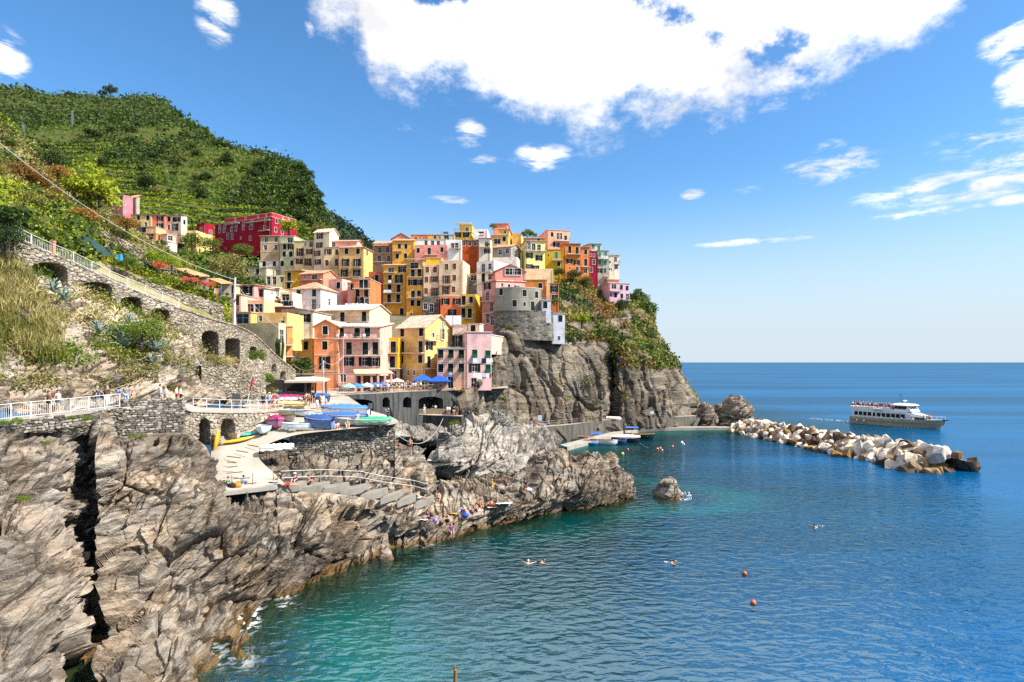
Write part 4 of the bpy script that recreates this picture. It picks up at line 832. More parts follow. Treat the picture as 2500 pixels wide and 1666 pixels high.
simple_wall('quay_wall', [(px, py, py + 50, Y + .02) for (px, py, Y) in QU], 'dark concrete quay wall along the foot of the cliff', M_QUAY, relief=.02, nrow=24, step=3)
QL = [(1385, 1092, 0.75), (1440, 1078, .75), (1500, 1062, .75), (1560, 1049, .75), (1620, 1045, .75), (1700, 1044, .75), (1790, 1044, .75)]
lf = [atz(*p) for p in QL]; lb = [p + Vector((-1.2, 3.5 if i < 4 else 2.6, 0)) for i, p in enumerate(lf)]
strip('lower_quay', lf, lb, M_CONC, skirt=1.6)
railing('quay_railing', [p + Vector((.2, 2.6, 0)) for p in qf[:4]], 1.0, 'thin metal railing along the upper quay below the cliff', M_GREY_METAL, 2.2, False, (1.0, .5))
def stairs(name, a, b, w, n, label):
 t = empty(name, a, label=label, cat='stairs'); d = Vector(b) - Vector(a); sd = Vector((w, .4, 0))
 for i in range(n):
  p = d * (i / n); q = d * ((i + 1) / n); m = MB()
  m.hexa([p - Vector((0, 0, .6)), q - Vector((0, 0, .6 - (p.z - q.z) * 0)), q + sd - Vector((0, 0, .6)), p + sd - Vector((0, 0, .6)), Vector((p.x, p.y, p.z)), Vector((q.x, q.y, p.z)), Vector((q.x, q.y, p.z)) + sd, Vector((p.x, p.y, p.z)) + sd]); m.build('step', M_QUAY, t)
 m = MB(); m.bar(Vector((0, 0, .9)), d + Vector((0, 0, .9)), .03, 4); m.build('handrail', M_GREY_METAL, t)
 for f in (0, .5, 1): m = MB(); m.bar(d * f, d * f + Vector((0, 0, .9)), .025, 4); m.build('post', M_GREY_METAL, t)
stairs('quay_stairs', ray(1358, 1046, 131.5) + Vector((0, -.5, -.1)), atz(1384, 1075, .9) , .9, 8, 'short dark stairs going down from the left end of the quay to the boats')
stairs('quay_stairs', ray(1492, 1028, 141) + Vector((0, -.5, -.1)), atz(1513, 1051, .9), .9, 8, 'dark stairs from quay to lower landing below the upturned pale boat')
stairs('quay_stairs', ray(1702, 1020, 156.5), atz(1692, 1040, .9), .9, 7, 'concrete steps at the far end of the quay by the brown stack')
stairs('landing_stairs', atz(1127, 1022, 8.0), ray(1180, 1030, 103), 1.2, 8, 'concrete stairs going down from the kiosk landing to the pale rock')
simple_wall('terrace_wall', [(240, 636, 700, 65), (300, 660, 730, 66.5), (360, 688, 755, 68), (430, 710, 790, 69.5), (500, 728, 800, 72), (545, 745, 810, 74)], 'rough dry stone terrace wall with gardens above the stair railing', M_STONE, relief=.12, step=2.5, nrow=40, cap=3, seed=9)
simple_wall('terrace_wall', [(228, 552, 615, 79), (300, 585, 645, 80), (360, 615, 668, 81), (425, 652, 692, 82), (436, 668, 705, 82.5)], 'higher dry stone wall under the sloping path on the hillside', M_STONE, relief=.12, step=2.5, nrow=30, cap=3, seed=12)
simple_wall('garden_wall', [(492, 893, 985, 60), (560, 902, 985, 62), (622, 906, 985, 64), (650, 918, 985, 66)], 'square stone garden wall below the arcade above the boats', M_STONE, relief=.08, step=2.5, nrow=40, cap=2, seed=14)
# ================================================================ houses
def plaster(col, wear=.5):
 k = ('pl', tuple(col), wear)
 if k in MATS: return MATS[k]
 g_ = sum(col) / 3; col = [max(.008, min(.84, (g_ + (c - g_) * 1.06) * 1.14)) for c in col]
 m, nt, b, N, L = nmat('plaster')
 tc = N('ShaderNodeTexCoord'); n = N('ShaderNodeTexNoise'); n.inputs['Scale'].default_value = .45; n.inputs['Detail'].default_value = 9; n.inputs['Roughness'].default_value = .7; L(tc.outputs['Object'], n.inputs['Vector'])
 mp = N('ShaderNodeMapping'); mp.inputs['Scale'].default_value = (.8, .8, .16); L(tc.outputs['Object'], mp.inputs[0])
 s = N('ShaderNodeTexNoise'); s.inputs['Scale'].default_value = 1.0; s.inputs['Detail'].default_value = 6; s.inputs['Roughness'].default_value = .6; L(mp.outputs[0], s.inputs['Vector'])
 a = [c * (1 - .30 * wear) for c in col]; g = sum(col) / 3
 hi = [min(.92, c * (1 + .10 * wear) + .02 * g) for c in col]
 a = [c * .9 for c in a]; r = ramp(N, [(.34, a), (.5, col), (.66, hi)]); L(n.outputs['Fac'], r.inputs[0])
 sr = ramp(N, [(.36, (.55, .52, .48)), (.55, (1, 1, 1))]); L(s.outputs['Fac'], sr.inputs[0])
 mx = N('ShaderNodeMix', data_type='RGBA', blend_type='MULTIPLY'); mx.inputs[0].default_value = .30 * wear; L(r.outputs[0], mx.inputs['A']); L(sr.outputs[0], mx.inputs['B'])
 L(mx.outputs['Result'], b.inputs['Base Color']); b.inputs['Roughness'].default_value = .88; b.inputs['Specular IOR Level'].default_value = .15
 n2 = N('ShaderNodeTexNoise'); n2.inputs['Scale'].default_value = 2.5; n2.inputs['Detail'].default_value = 6; L(tc.outputs['Object'], n2.inputs['Vector'])
 bp = N('ShaderNodeBump'); bp.inputs['Strength'].default_value = .25; bp.inputs['Distance'].default_value = .05; L(n2.outputs['Fac'], bp.inputs['Height']); L(bp.outputs[0], b.inputs['Normal'])
 MATS[k] = m; return m
def tile_mat(col):
 k = ('tile', tuple(col))
 if k in MATS: return MATS[k]
 m, nt, b, N, L = nmat('roof_tile')
 tc = N('ShaderNodeTexCoord'); w = N('ShaderNodeTexWave', wave_type='BANDS', bands_direction='X'); w.inputs['Scale'].default_value = 1.15; w.inputs['Distortion'].default_value = .5; w.inputs['Detail'].default_value = 1; L(tc.outputs['Object'], w.inputs['Vector'])
 v = N('ShaderNodeTexVoronoi'); v.inputs['Scale'].default_value = 2.6; L(tc.outputs['Object'], v.inputs['Vector'])
 sp = N('ShaderNodeSeparateColor'); L(v.outputs['Color'], sp.inputs[0])
 r = ramp(N, [(0, [c * .72 for c in col]), (.5, col), (1, [min(.9, c * 1.25 + .03) for c in col])]); L(sp.outputs[0], r.inputs[0])
 n = N('ShaderNodeTexNoise'); n.inputs['Scale'].default_value = .8; n.inputs['Detail'].default_value = 6; L(tc.outputs['Object'], n.inputs['Vector'])
 nr = ramp(N, [(.3, (.7, .68, .64)), (.65, (1.05, 1.03, 1))]); L(n.outputs['Fac'], nr.inputs[0])
 mx = N('ShaderNodeMix', data_type='RGBA', blend_type='MULTIPLY'); mx.inputs[0].default_value = 1; L(r.outputs[0], mx.inputs['A']); L(nr.outputs[0], mx.inputs['B']); L(mx.outputs['Result'], b.inputs['Base Color'])
 b.inputs['Roughness'].default_value = .85
 bp = N('ShaderNodeBump'); bp.inputs['Strength'].default_value = .5; bp.inputs['Distance'].default_value = .08; L(w.outputs['Fac'], bp.inputs['Height']); L(bp.outputs[0], b.inputs['Normal'])
 MATS[k] = m; return m
TILE = (.52, .27, .17); TILE_PALE = (.60, .42, .32)
m_, nt_, b_, N_, L_ = nmat('dark_window_glass'); b_.inputs['Base Color'].default_value = (.012, .013, .014, 1); b_.inputs['Roughness'].default_value = .12; b_.inputs['Specular IOR Level'].default_value = .22; M_PANE = m_
M_FRAME = plain((.74, .72, .68), .6); M_TRIM = plain((.66, .60, .52), .8)
def shutter_mat(col):
 k = ('sh', tuple(col))
 if k in MATS: return MATS[k]
 m, nt, b, N, L = nmat('shutter_paint'); tc = N('ShaderNodeTexCoord'); w = N('ShaderNodeTexWave', wave_type='BANDS', bands_direction='Z'); w.inputs['Scale'].default_value = 3.0; L(tc.outputs['Object'], w.inputs['Vector'])
 r = ramp(N, [(.1, [c * .55 for c in col]), (.6, col)]); L(w.outputs['Fac'], r.inputs[0]); L(r.outputs[0], b.inputs['Base Color']); b.inputs['Roughness'].default_value = .6; b.inputs['Specular IOR Level'].default_value = .12
 bp = N('ShaderNodeBump'); bp.inputs['Strength'].default_value = .6; bp.inputs['Distance'].default_value = .03; L(w.outputs['Fac'], bp.inputs['Height']); L(bp.outputs[0], b.inputs['Normal'])
 MATS[k] = m; return m
SH = {'k': shutter_mat((.007, .014, .011)), 'b': shutter_mat((.22, .085, .022)), 'r': shutter_mat((.17, .035, .025)), 'g': shutter_mat((.006, .060, .032)), 't': shutter_mat((.05, .26, .18))}
WSZ = {'w': (1.05, 1.6), 'd': (1.08, 2.3), 'm': (.62, .95), 'l': (1.7, 1.5), 'L': (2.3, 1.7)}
WME = {}
def wmesh(kind, what):
 k = (kind, what)
 if k in WME: return WME[k]
 w, h = WSZ[kind]; m = MB()
 if what == 'frame':
  t = .075
  for lo, hi in (((-w / 2 - t, -.035, -.10), (w / 2 + t, .10, 0)), ((-w / 2 - t, -.03, h), (w / 2 + t, .10, h + t)), ((-w / 2 - t, -.03, 0), (-w / 2, .10, h)), ((w / 2, -.03, 0), (w / 2 + t, .10, h))): m.box(lo, hi)
 elif what == 'sash':
  t = .045
  for lo, hi in (((-w / 2, .12, 0), (-w / 2 + t, .17, h)), ((w / 2 - t, .12, 0), (w / 2, .17, h)), ((-t * .6, .12, 0), (t * .6, .17, h)), ((-w / 2 + t, .125, h - t), (w / 2 - t, .165, h)), ((-w / 2 + t, .125, 0), (w / 2 - t, .165, t)), ((-w / 2 + t, .125, h * .6), (w / 2 - t, .165, h * .6 + .04))): m.box(lo, hi)
 elif what == 'pane': m.box((-w / 2, .18, 0), (w / 2, .20, h))
 elif what == 'closed': m.box((-w / 2 + .01, .03, .01), (-.01, .08, h - .01))
 elif what == 'open': m.box((-.24, -.085, .0), (.24, -.04, h))
 elif what == 'tilt':                    # lower leaf propped outwards
  m.hexa([(-w / 2, -.50, .02), (w / 2, -.50, .02), (w / 2, -.46, .0), (-w / 2, -.46, .0), (-w / 2, .0, h * .45), (w / 2, .0, h * .45), (w / 2, .04, h * .45), (-w / 2, .04, h * .45)])
 WME[k] = m.mesh('window_' + what); return WME[k]
def rail_panel(parent, a, b, h, mat, n=None):
 """thin balcony railing between a and b (local)"""
 m = MB(); d = b - a; L_ = d.length; n = n or max(2, int(L_ / .22))
 m.bar(a + Vector((0, 0, h)), b + Vector((0, 0, h)), .03, 4); m.bar(a + Vector((0, 0, .08)), b + Vector((0, 0, .08)), .02, 4)
 for i in range(n + 1): p = a + d * (i / n); m.bar(p, p + Vector((0, 0, h)), .014, 3)
 return m
M_RAIL = plain((.10, .09, .08), .6)
class House:
 def __init__(s, label, pxC, pxF, pxS, top, bot, Y, yaw=0., depth=9., base=3., name='house', cat='house'):
  """pxC: near corner, pxF: other end of the front, pxS: far end of the visible side wall (or None)"""
  s.mir = pxF > pxC; th = R(yaw); sg = 1 if s.mir else -1
  s.f = Vector((sg * math.cos(th), math.sin(th), 0)); s.s = Vector((-sg * math.sin(th), math.cos(th), 0))
  s.C = Vector(((pxC - CX) / F * Y, Y, 0)); s.Y = Y
  def hit(px, d):
   k = (px - CX) / F; return (k * s.C.y - s.C.x) / (d.x - k * d.y)
  s.w = max(1.0, abs(hit(pxF, s.f)))
  s.d = depth
  if pxS is not None:
   v = hit(pxS, s.s)
   if 1.0 < v < 40: s.d = v
  zt, zb = zof(top, Y), zof(bot, Y); s.z0 = zb - base; s.H = zt - s.z0
  s.root = empty(name, Vector((s.C.x, s.C.y, s.z0)), label=label, cat=cat)
  s.open = {'f': [], 's': []}; s.items = []
 def pt(s, u, v, z): return s.f * u + s.s * v + Vector((0, 0, z))
 def on(s, face, px, py):
  d = s.f if face == 'f' else s.s; k = (px - CX) / F
  u = (k * s.C.y - s.C.x) / (d.x - k * d.y); Yp = s.C.y + u * d.y
  return u, CZ - (py - HY) / F * Yp - s.z0
 def rot(s, face):                       # z rotation that turns a -Y facing piece to this face
  n = -s.s if face == 'f' else -s.f
  return math.atan2(n.x, -n.y)
 def win(s, face, px, py, kind='w', style='c', sh='k', frame=True, sc=1.0):
  u, z = s.on(face, px, py); w, h = WSZ[kind]; w *= sc; h *= sc; z -= h / 2
  lim = s.w if face == 'f' else s.d
  u = min(max(u, w / 2 + .15), lim - w / 2 - .15)
  if lim < w + .4: return
  s.open[face].append((u - w / 2, u + w / 2, z, z + h)); s.items.append((face, u, z, kind, style, sh, frame, sc))
 def wins(s, face, spec, sh='k'):
  """'c790,776' tokens: c closed, s open shutters, o plain, t propped; leading D/M/L/X picks door, small, wide, extra wide; optional :colour"""
  for tk in spec.split():
   shc = sh
   if ':' in tk: tk, shc = tk.split(':')
   kd = {'D': 'd', 'M': 'm', 'L': 'l', 'X': 'L'}.get(tk[0], 'w')
   if kd != 'w': tk = tk[1:]
   st = tk[0]; x, y = tk[1:].split(','); s.win(face, float(x), float(y), kd, st, shc)
 def facade(s, m, face, H0, H1, extra=None):
  lim = s.w if face == 'f' else s.d; ops = s.open[face]
  P = (lambda u, z, o=0.: s.pt(u, o, z)) if face == 'f' else (lambda u, z, o=0.: s.pt(o, u, z))
  us = sorted({0, lim, *[max(0, min(lim, x)) for o in ops for x in o[:2]]}); zs = sorted({H0, H1, *[max(H0, min(H1, x)) for o in ops for x in o[2:]]})
  for a, b in zip(us[:-1], us[1:]):
   for c, d in zip(zs[:-1], zs[1:]):
    cu, cz_ = (a + b) / 2, (c + d) / 2
    if any(o[0] < cu < o[1] and o[2] < cz_ < o[3] for o in ops): continue
    m.quad(P(a, c), P(b, c), P(b, d), P(a, d))
  for (a, b, c, d) in ops:
   r_ = .22; m.quad(P(a, c), P(b, c), P(b, c, r_), P(a, c, r_)); m.quad(P(a, d), P(b, d), P(b, d, r_), P(a, d, r_)); m.quad(P(a, c), P(a, d), P(a, d, r_), P(a, c, r_)); m.quad(P(b, c), P(b, d), P(b, d, r_), P(b, c, r_))
 def finish(s, col, roof='flat', rise=1.4, over=.35, tile=TILE, wear=.8, parapet=.0, mat=None, col2=None, split=None, chimney=0, band=None, pipe=True):
  mat = mat or plaster(col, wear); m = MB(); w, d, H = s.w, s.d, s.H
  fix = []; s.open = {'f': [], 's': []}
  for (fc, u, z, kd, stl, sh, fr_, sc) in s.items:
   wh = WSZ[kd]; hi = z + wh[1] * sc > H - .15; gab = hi and (roof == 'gf' and fc == 'f' or roof == 'gs' and fc == 's')
   if hi and not gab: z = H - .15 - wh[1] * sc
   if not gab: s.open[fc].append((u - wh[0] * sc / 2, u + wh[0] * sc / 2, z, z + wh[1] * sc))
   fix.append((fc, u, z, kd, stl, sh, fr_, sc, .21 if gab else 0.))
  s.items = fix
  s.facade(m, 'f', 0, H); s.facade(m, 's', 0, H)
  m.quad(s.pt(w, 0, 0), s.pt(w, d, 0), s.pt(w, d, H), s.pt(w, 0, H)); m.quad(s.pt(0, d, 0), s.pt(w, d, 0), s.pt(w, d, H), s.pt(0, d, H))
  tm = tile_mat(tile)
  if roof in ('gs', 'gf'):            # gable on the side wall / on the front
   if roof == 'gs':
    m.add([s.pt(0, 0, H), s.pt(0, d, H), s.pt(0, d / 2, H + rise)], [(0, 1, 2)]); m.add([s.pt(w, 0, H), s.pt(w, d, H), s.pt(w, d / 2, H + rise)], [(0, 1, 2)])
   else:
    m.add([s.pt(0, 0, H), s.pt(w, 0, H), s.pt(w / 2, 0, H + rise)], [(0, 1, 2)]); m.add([s.pt(0, d, H), s.pt(w, d, H), s.pt(w / 2, d, H + rise)], [(0, 1, 2)])
  if roof == 'flat' and parapet:
   t = .22
   for (a, b, c, e) in ((0, w, 0, t), (0, w, d - t, d), (0, t, t, d - t), (w - t, w, t, d - t)):
    m.hexa([s.pt(a, c, H - .01), s.pt(b, c, H - .01), s.pt(b, e, H - .01), s.pt(a, e, H - .01), s.pt(a, c, H + parapet), s.pt(b, c, H + parapet), s.pt(b, e, H + parapet), s.pt(a, e, H + parapet)])
  wall = m.build('wall', mat, s.root)
  r = MB(); th = .16; o = over
  def slab(p):                        # thick sloped panel from 4 top points
   r.hexa([q - Vector((0, 0, th)) for q in p] + list(p))
  sl = rise / (d / 2) if roof == 'gs' else rise / (w / 2) if roof == 'gf' else 0
  up = Vector((0, 0, .05 + th))
  if roof == 'gs':
   for a, b in ((-o, d / 2), (d + o, d / 2)):
    ze = H - sl * o; slab([s.pt(-o, a, ze) + up, s.pt(w + o, a, ze) + up, s.pt(w + o, b, H + rise) + up, s.pt(-o, b, H + rise) + up])
  elif roof == 'gf':
   for a, b in ((-o, w / 2), (w + o, w / 2)):
    ze = H - sl * o; slab([s.pt(a, -o, ze) + up, s.pt(a, d + o, ze) + up, s.pt(b, d + o, H + rise) + up, s.pt(b, -o, H + rise) + up])
  elif roof == 'hip':
   e = [s.pt(-o, -o, H), s.pt(w + o, -o, H), s.pt(w + o, d + o, H), s.pt(-o, d + o, H)]; k = min(w, d) * .45
   a, b = (s.pt(k, d / 2, H + rise), s.pt(w - k, d / 2, H + rise)) if w >= d else (s.pt(w / 2, k, H + rise), s.pt(w / 2, d - k, H + rise))
   e = [q + Vector((0, 0, .06)) for q in e]; lo = [q - Vector((0, 0, .14)) for q in e]
   r.add(e + lo + [a, b], [(0, 1, 9, 8) if w >= d else (0, 1, 8), (1, 2, 9) if w >= d else (1, 2, 9, 8), (2, 3, 8, 9) if w >= d else (2, 3, 9), (3, 0, 8) if w >= d else (3, 0, 8, 9), (0, 1, 5, 4), (1, 2, 6, 5), (2, 3, 7, 6), (3, 0, 4, 7), (4, 5, 6, 7)])
  elif roof == 'shed':                # falls towards the front
   slab([s.pt(-o, -o, H) + up, s.pt(w + o, -o, H) + up, s.pt(w + o, d + o, H + rise) + up, s.pt(-o, d + o, H + rise) + up])
   fm = MB(); fm.add([s.pt(0, 0, H), s.pt(0, d, H), s.pt(0, d, H + rise)], [(0, 1, 2)]); fm.add([s.pt(w, 0, H), s.pt(w, d, H), s.pt(w, d, H + rise)], [(0, 1, 2)]); fm.build('gable_wall', mat, s.root)
  elif roof == 'side':                # falls along the front, high at the far end of the front
   slab([s.pt(-o, -o, H) + up, s.pt(-o, d + o, H) + up, s.pt(w + o, d + o, H + rise) + up, s.pt(w + o, -o, H + rise) + up])
   fm = MB(); fm.add([s.pt(0, 0, H), s.pt(w, 0, H), s.pt(w, 0, H + rise)], [(0, 1, 2)]); fm.add([s.pt(0, d, H), s.pt(w, d, H), s.pt(w, d, H + rise)], [(0, 1, 2)]); fm.add([s.pt(w, 0, H), s.pt(w, d, H), s.pt(w, d, H + rise), s.pt(w, 0, H + rise)], [(0, 1, 2, 3)]); fm.build('gable_wall', mat, s.root)
  else:
   q = [s.pt(-.14, -.14, H + .02), s.pt(w + .14, -.14, H + .02), s.pt(w + .14, d + .14, H + .02), s.pt(-.14, d + .14, H + .02)]
   if parapet: q = [s.pt(.2, .2, H - .2), s.pt(w - .2, .2, H - .2), s.pt(w - .2, d - .2, H - .2), s.pt(.2, d - .2, H - .2)]
   r.hexa(q + [p + Vector((0, 0, .16)) for p in q]); tm = plain((.50, .42, .34), .85)
   if tile is not TILE: tm = plain(tile, .85)
  ro = r.build('roof', tm, s.root)
  for k in range(chimney):
   c = MB(); u = w * (.25 + .5 * k + .07 * (len(s.root['label']) % 5)) % w; v = d * .55; z = H + (rise * .6 if roof != 'flat' else 0)
   p = s.pt(u, v, z); c.box((p.x - .28, p.y - .28, p.z - .5), (p.x + .28, p.y + .28, p.z + .9)); c.box((p.x - .36, p.y - .36, p.z + .9), (p.x + .36, p.y + .36, p.z + 1.02)); c.build('chimney', plain((.50, .33, .24), .9), ro)
  for (face, u, z, kind, style, sh, frame, sc, og) in s.items:
   rz = s.rot(face); loc = s.pt(u, -og, z) if face == 'f' else s.pt(-og, u, z)
   nm = 'door' if kind == 'd' else 'window'
   fr = link(nm, wmesh(kind, 'frame'), s.root, loc, M_FRAME if frame else mat); fr.rotation_euler = (0, 0, rz); fr.scale = (sc, 1, sc)
   link('pane', wmesh(kind, 'pane'), fr, None, M_PANE)
   w_ = WSZ[kind][0]
   if style in 'so': link('sash', wmesh(kind, 'sash'), fr, None, M_FRAME)
   if style in 'ct':
    link('shutter', wmesh(kind, 'closed'), fr, None, SH[sh]); c2 = link('shutter', wmesh(kind, 'closed'), fr, None, SH[sh]); c2.location = (w_ / 2, 0, 0)
   if style == 't': link('shutter', wmesh(kind, 'tilt'), fr, None, SH[sh])
   if style == 's':
    for sg in (-1, 1): c2 = link('shutter', wmesh(kind, 'open'), fr, None, SH[sh]); c2.location = (sg * (w_ / 2 + .27), 0, 0); c2.scale = (w_ / .95, 1, 1)
  for py in band or ():
   u, z = s.on('f', (s.C.x + s.f.x * .1) / s.C.y * F + CX, py); b_ = MB()
   b_.hexa([s.pt(0, -.05, z), s.pt(w, -.05, z), s.pt(w, .0, z), s.pt(0, .0, z), s.pt(0, -.05, z + .16), s.pt(w, -.05, z + .16), s.pt(w, .0, z + .16), s.pt(0, .0, z + .16)])
   b_.build('string_course', M_TRIM, s.root)
  if pipe:
   b_ = MB(); b_.bar(s.pt(w * .02 + .15, -.08, .2), s.pt(w * .02 + .15, -.08, H), .05, 5); b_.build('drainpipe', plain((.30, .24, .18), .6), s.root)
  return s
 def balcony(s, face, px0, px1, py, out=.9, h=1.0, slab=True, mat=None, solid=None):
  """railing whose slab top shows at row py"""
  u0, z = s.on(face, px0, py); u1, _ = s.on(face, px1, py); u0, u1 = min(u0, u1), max(u0, u1)
  lim = s.w if face == 'f' else s.d; u0 = max(-.6, u0); u1 = min(lim + .6, u1)
  P = (lambda u, v, zz: s.pt(u, v, zz)) if face == 'f' else (lambda u, v, zz: s.pt(v, u, zz))
  m = MB(); q = [P(u0, -.02, z - .14), P(u1, -.02, z - .14), P(u1, -out, z - .14), P(u0, -out, z - .14)]; m.hexa(q + [p + Vector((0, 0, .14)) for p in q])
  b = m.build('balcony', M_TRIM, s.root)
  c = [P(u0 + .04, -.02, z), P(u0 + .04, -out + .05, z), P(u1 - .04, -out + .05, z), P(u1 - .04, -.02, z)]
  for i in range(3):
   if solid is None: rail_panel(b, c[i], c[i + 1], h, M_RAIL).build('railing', mat or M_RAIL, b)
   else:
    mm = MB(); a_, b_ = c[i], c[i + 1]; nrm = (b_ - a_).cross(Vector((0, 0, 1))).normalized() * .06
    mm.hexa([a_ - nrm, b_ - nrm, b_ + nrm, a_ + nrm] + [q_ + Vector((0, 0, h)) for q_ in (a_ - nrm, b_ - nrm, b_ + nrm, a_ + nrm)]); mm.build('parapet', solid, b)
 def roofrail(s, h=1.0, mat=None, sides='fsb'):
  c = [s.pt(.1, .1, s.H + .18), s.pt(s.w - .1, .1, s.H + .18), s.pt(s.w - .1, s.d - .1, s.H + .18), s.pt(.1, s.d - .1, s.H + .18)]
  m = MB()
  for i in range(4):
   a, b = c[i], c[(i + 1) % 4]; k = rail_panel(s.root, a, b, h, None, max(2, int((b - a).length / 1.2))); m.add(k.v, k.f)
  m.build('roof_railing', mat or M_GALV, s.root)
 def awning(s, face, px0, px1, py, out, drop, mat):
  u0, z = s.on(face, px0, py); u1, _ = s.on(face, px1, py)
  P = (lambda u, v, zz: s.pt(u, v, zz)) if face == 'f' else (lambda u, v, zz: s.pt(v, u, zz))
  m = MB(); q = [P(u0, -.03, z), P(u1, -.03, z), P(u1, -out, z - drop), P(u0, -out, z - drop)]; m.hexa(q + [p + Vector((0, 0, .06)) for p in q]); m.build('awning', mat, s.root)
def H(label, pxC, pxF, pxS, top, bot, Y, yaw, col, roof='flat', f='', sd='', sh='k', bal=(), sbal=(), depth=9., base=4., name='house', cat='house', after=None, **k):
 h = House(label, pxC, pxF, pxS, top, bot, Y, yaw, depth, base, name, cat)
 h.wins('f', f, sh); h.wins('s', sd, sh); h.finish(col, roof, **k)
 for b in bal: h.balcony('f', *b)
 for b in sbal: h.balcony('s', *b)
 if after: after(h)
 return h
YEL, OCH, SALM, PINK, LPINK, BEIGE, CREAM, ORNG, TERR, CRIM, GREY, LILAC = (.70, .36, .065), (.66, .40, .13), (.74, .28, .17), (.66, .25, .20), (.76, .40, .32), (.60, .45, .29), (.74, .62, .42), (.62, .20, .05), (.42, .12, .055), (.25, .012, .028), (.27, .25, .21), (.48, .48, .54)
CANVAS = plain((.62, .52, .38), .8); WHITE = plain((.78, .76, .72), .7); BLUECLOTH = plain((.02, .09, .40), .7)
def village():
 H('brownish house with tiers of balconies under a striped awning at the skyline', 958, 911, None, 595, 644, 186, 4, (.46, .25, .16), 'gs', 'Do927,612 Do946,612 Do926,633 Do949,633', bal=[(914, 957, 619), (914, 957, 640)], tile=TILE, rise=1.6, after=lambda h: h.awning('f', 913, 953, 599, 2.0, .5, CANVAS))
 H('yellow house with four dark shuttered windows beside the brown balcony house', 1011, 958, None, 588, 646, 184, 3, YEL, 'gs', 'c975,602 c991,602 c970,626 c990,625', bal=[(960, 983, 614)], tile=TILE, rise=1.3)
 H('salmon house with wide front and one iron balcony below a roof terrace', 1091, 1012, None, 601, 634, 181, 2, PINK, 'flat', 'c1021,612 Dc1048,614 c1079,610', bal=[(1035, 1069, 623)], parapet=.35)
 H('white set-back attic with round arched window on the salmon house', 1090, 1013, None, 585, 602, 185, 2, (.66, .62, .58), 'flat', 'o1040,593 o1056,594 o1070,594', depth=6, base=.5)
 H('salmon gabled house at the left end of the skyline', 1003, 956, None, 584, 592, 202, 0, SALM, 'gf', 'Mo985,587', rise=2.0)
 H('low orange-red house on the skyline left of the small yellow house', 1044, 1003, None, 574, 592, 203, 0, (.68, .22, .10), 'flat', 'o1015,585 Mo1035,583')
 H('small yellow roof house with a thin railing on the skyline', 1076, 1044, None, 574, 590, 200, 0, YEL, 'flat', 'o1062,580', after=lambda h: h.roofrail(1.1))
 H('grey flat roofed house low on the skyline beside the yellow tower', 1110, 1076, None, 574, 592, 198, 0, (.50, .46, .40), 'flat', 'Lo1090,577', after=lambda h: h.roofrail(1.0))
 h = H('bright yellow tower house with a white pergola on the skyline', 1152, 1109, 1166, 566, 584, 200, 3, (.72, .46, .09), 'flat', 's1118,574 s1138,574', bal=[(1110, 1153, 567)])
 H('yellow rooftop storey under the white pergola slats', 1153, 1122, 1168, 550, 567, 204, 3, (.74, .48, .11), 'flat', 'o1141,561', base=.3, depth=6, after=lambda h: (h.awning('f', 1110, 1153, 549, 3, .1, WHITE)))
 H('white house with small terrace plants left of the rust red house', 1126, 1092, None, 588, 630, 181, 2, (.72, .69, .63), 'flat', 'o1105,600 Do1115,602', bal=[(1096, 1126, 607)], parapet=.3)
 H('rust red house with three dark top windows', 1169, 1126, None, 587, 640, 183, 2, (.30, .06, .02), 'shed', 'o1132,592 o1147,592 o1160,592', tile=TILE, rise=1.2, wear=.9)
 H('narrow cream house with potted plants on its balcony', 1197, 1169, None, 583, 630, 182, 2, (.64, .58, .47), 'shed', 's1190,613 o1188,597', bal=[(1170, 1197, 604)], tile=TILE)
 H('white house with pink laundry on the skyline right of the yellow tower', 1190, 1157, 1204, 562, 585, 196, 3, (.70, .68, .64), 'flat', 'Lo1175,571', parapet=.3)
 H('ochre tower house with a round dormer in the middle of the skyline', 1241, 1198, 1256, 575, 604, 192, 4, OCH, 'flat', 'Xo1214,590 c1231,584', after=lambda h: h.awning('f', 1199, 1241, 575, .4, .1, plain(TILE)))
 H('ochre attic with an arched dormer above the ochre tower house', 1243, 1218, 1255, 561, 576, 194, 4, OCH, 'gs', 'Mc1233,567', 'Mo1250,569', rise=.6, base=.4, depth=5)
 H('coral pink house at the very top of the skyline with antennas', 1239, 1204, 1250, 547, 563, 206, 3, SALM, 'gs', '', rise=1.2, chimney=1, depth=7)
 H('ochre house with roof garden right of the coral skyline house', 1272, 1250, 1296, 572, 590, 200, 6, (.66, .42, .15), 'flat', '', 'Mo1262,578', parapet=.4)
 H('peach house with roof rails high at the right of the skyline', 1336, 1391, 1299, 562, 606, 200, 12, (.74, .36, .23), 'flat', 'c1348,573 Do1363,577 Do1369,577 c1381,581 c1353,597 s1359,598', bal=[(1352, 1391, 588)], after=lambda h: h.roofrail(1.3), tile=(.6, .4, .32))
 H('low burnt orange house with one dark door below the peach house', 1331, 1279, None, 582, 612, 187, 2, ORNG, 'flat', 'Dc1315,592', bal=[(1308, 1331, 600)])
 h = H('lemon yellow house with a long dark balcony under its roof', 1284, 1331, 1271, 588, 664, 168, 10, (.74, .62, .24), 'hip', 'Do1275,598 Do1292,602 Do1303,605 Do1316,607 s1292,624 s1316,630 s1292,652 s1308,655', bal=[(1283, 1333, 612)], tile=(.30, .24, .20), rise=.8)
 H('mustard house with a green balcony door between lemon and orange houses', 1376, 1332, None, 610, 660, 187, 2, (.56, .33, .03), 'flat', 'Dc1358,624:t c1364,645 Mo1339,624', bal=[(1347, 1376, 636)], sh='k')
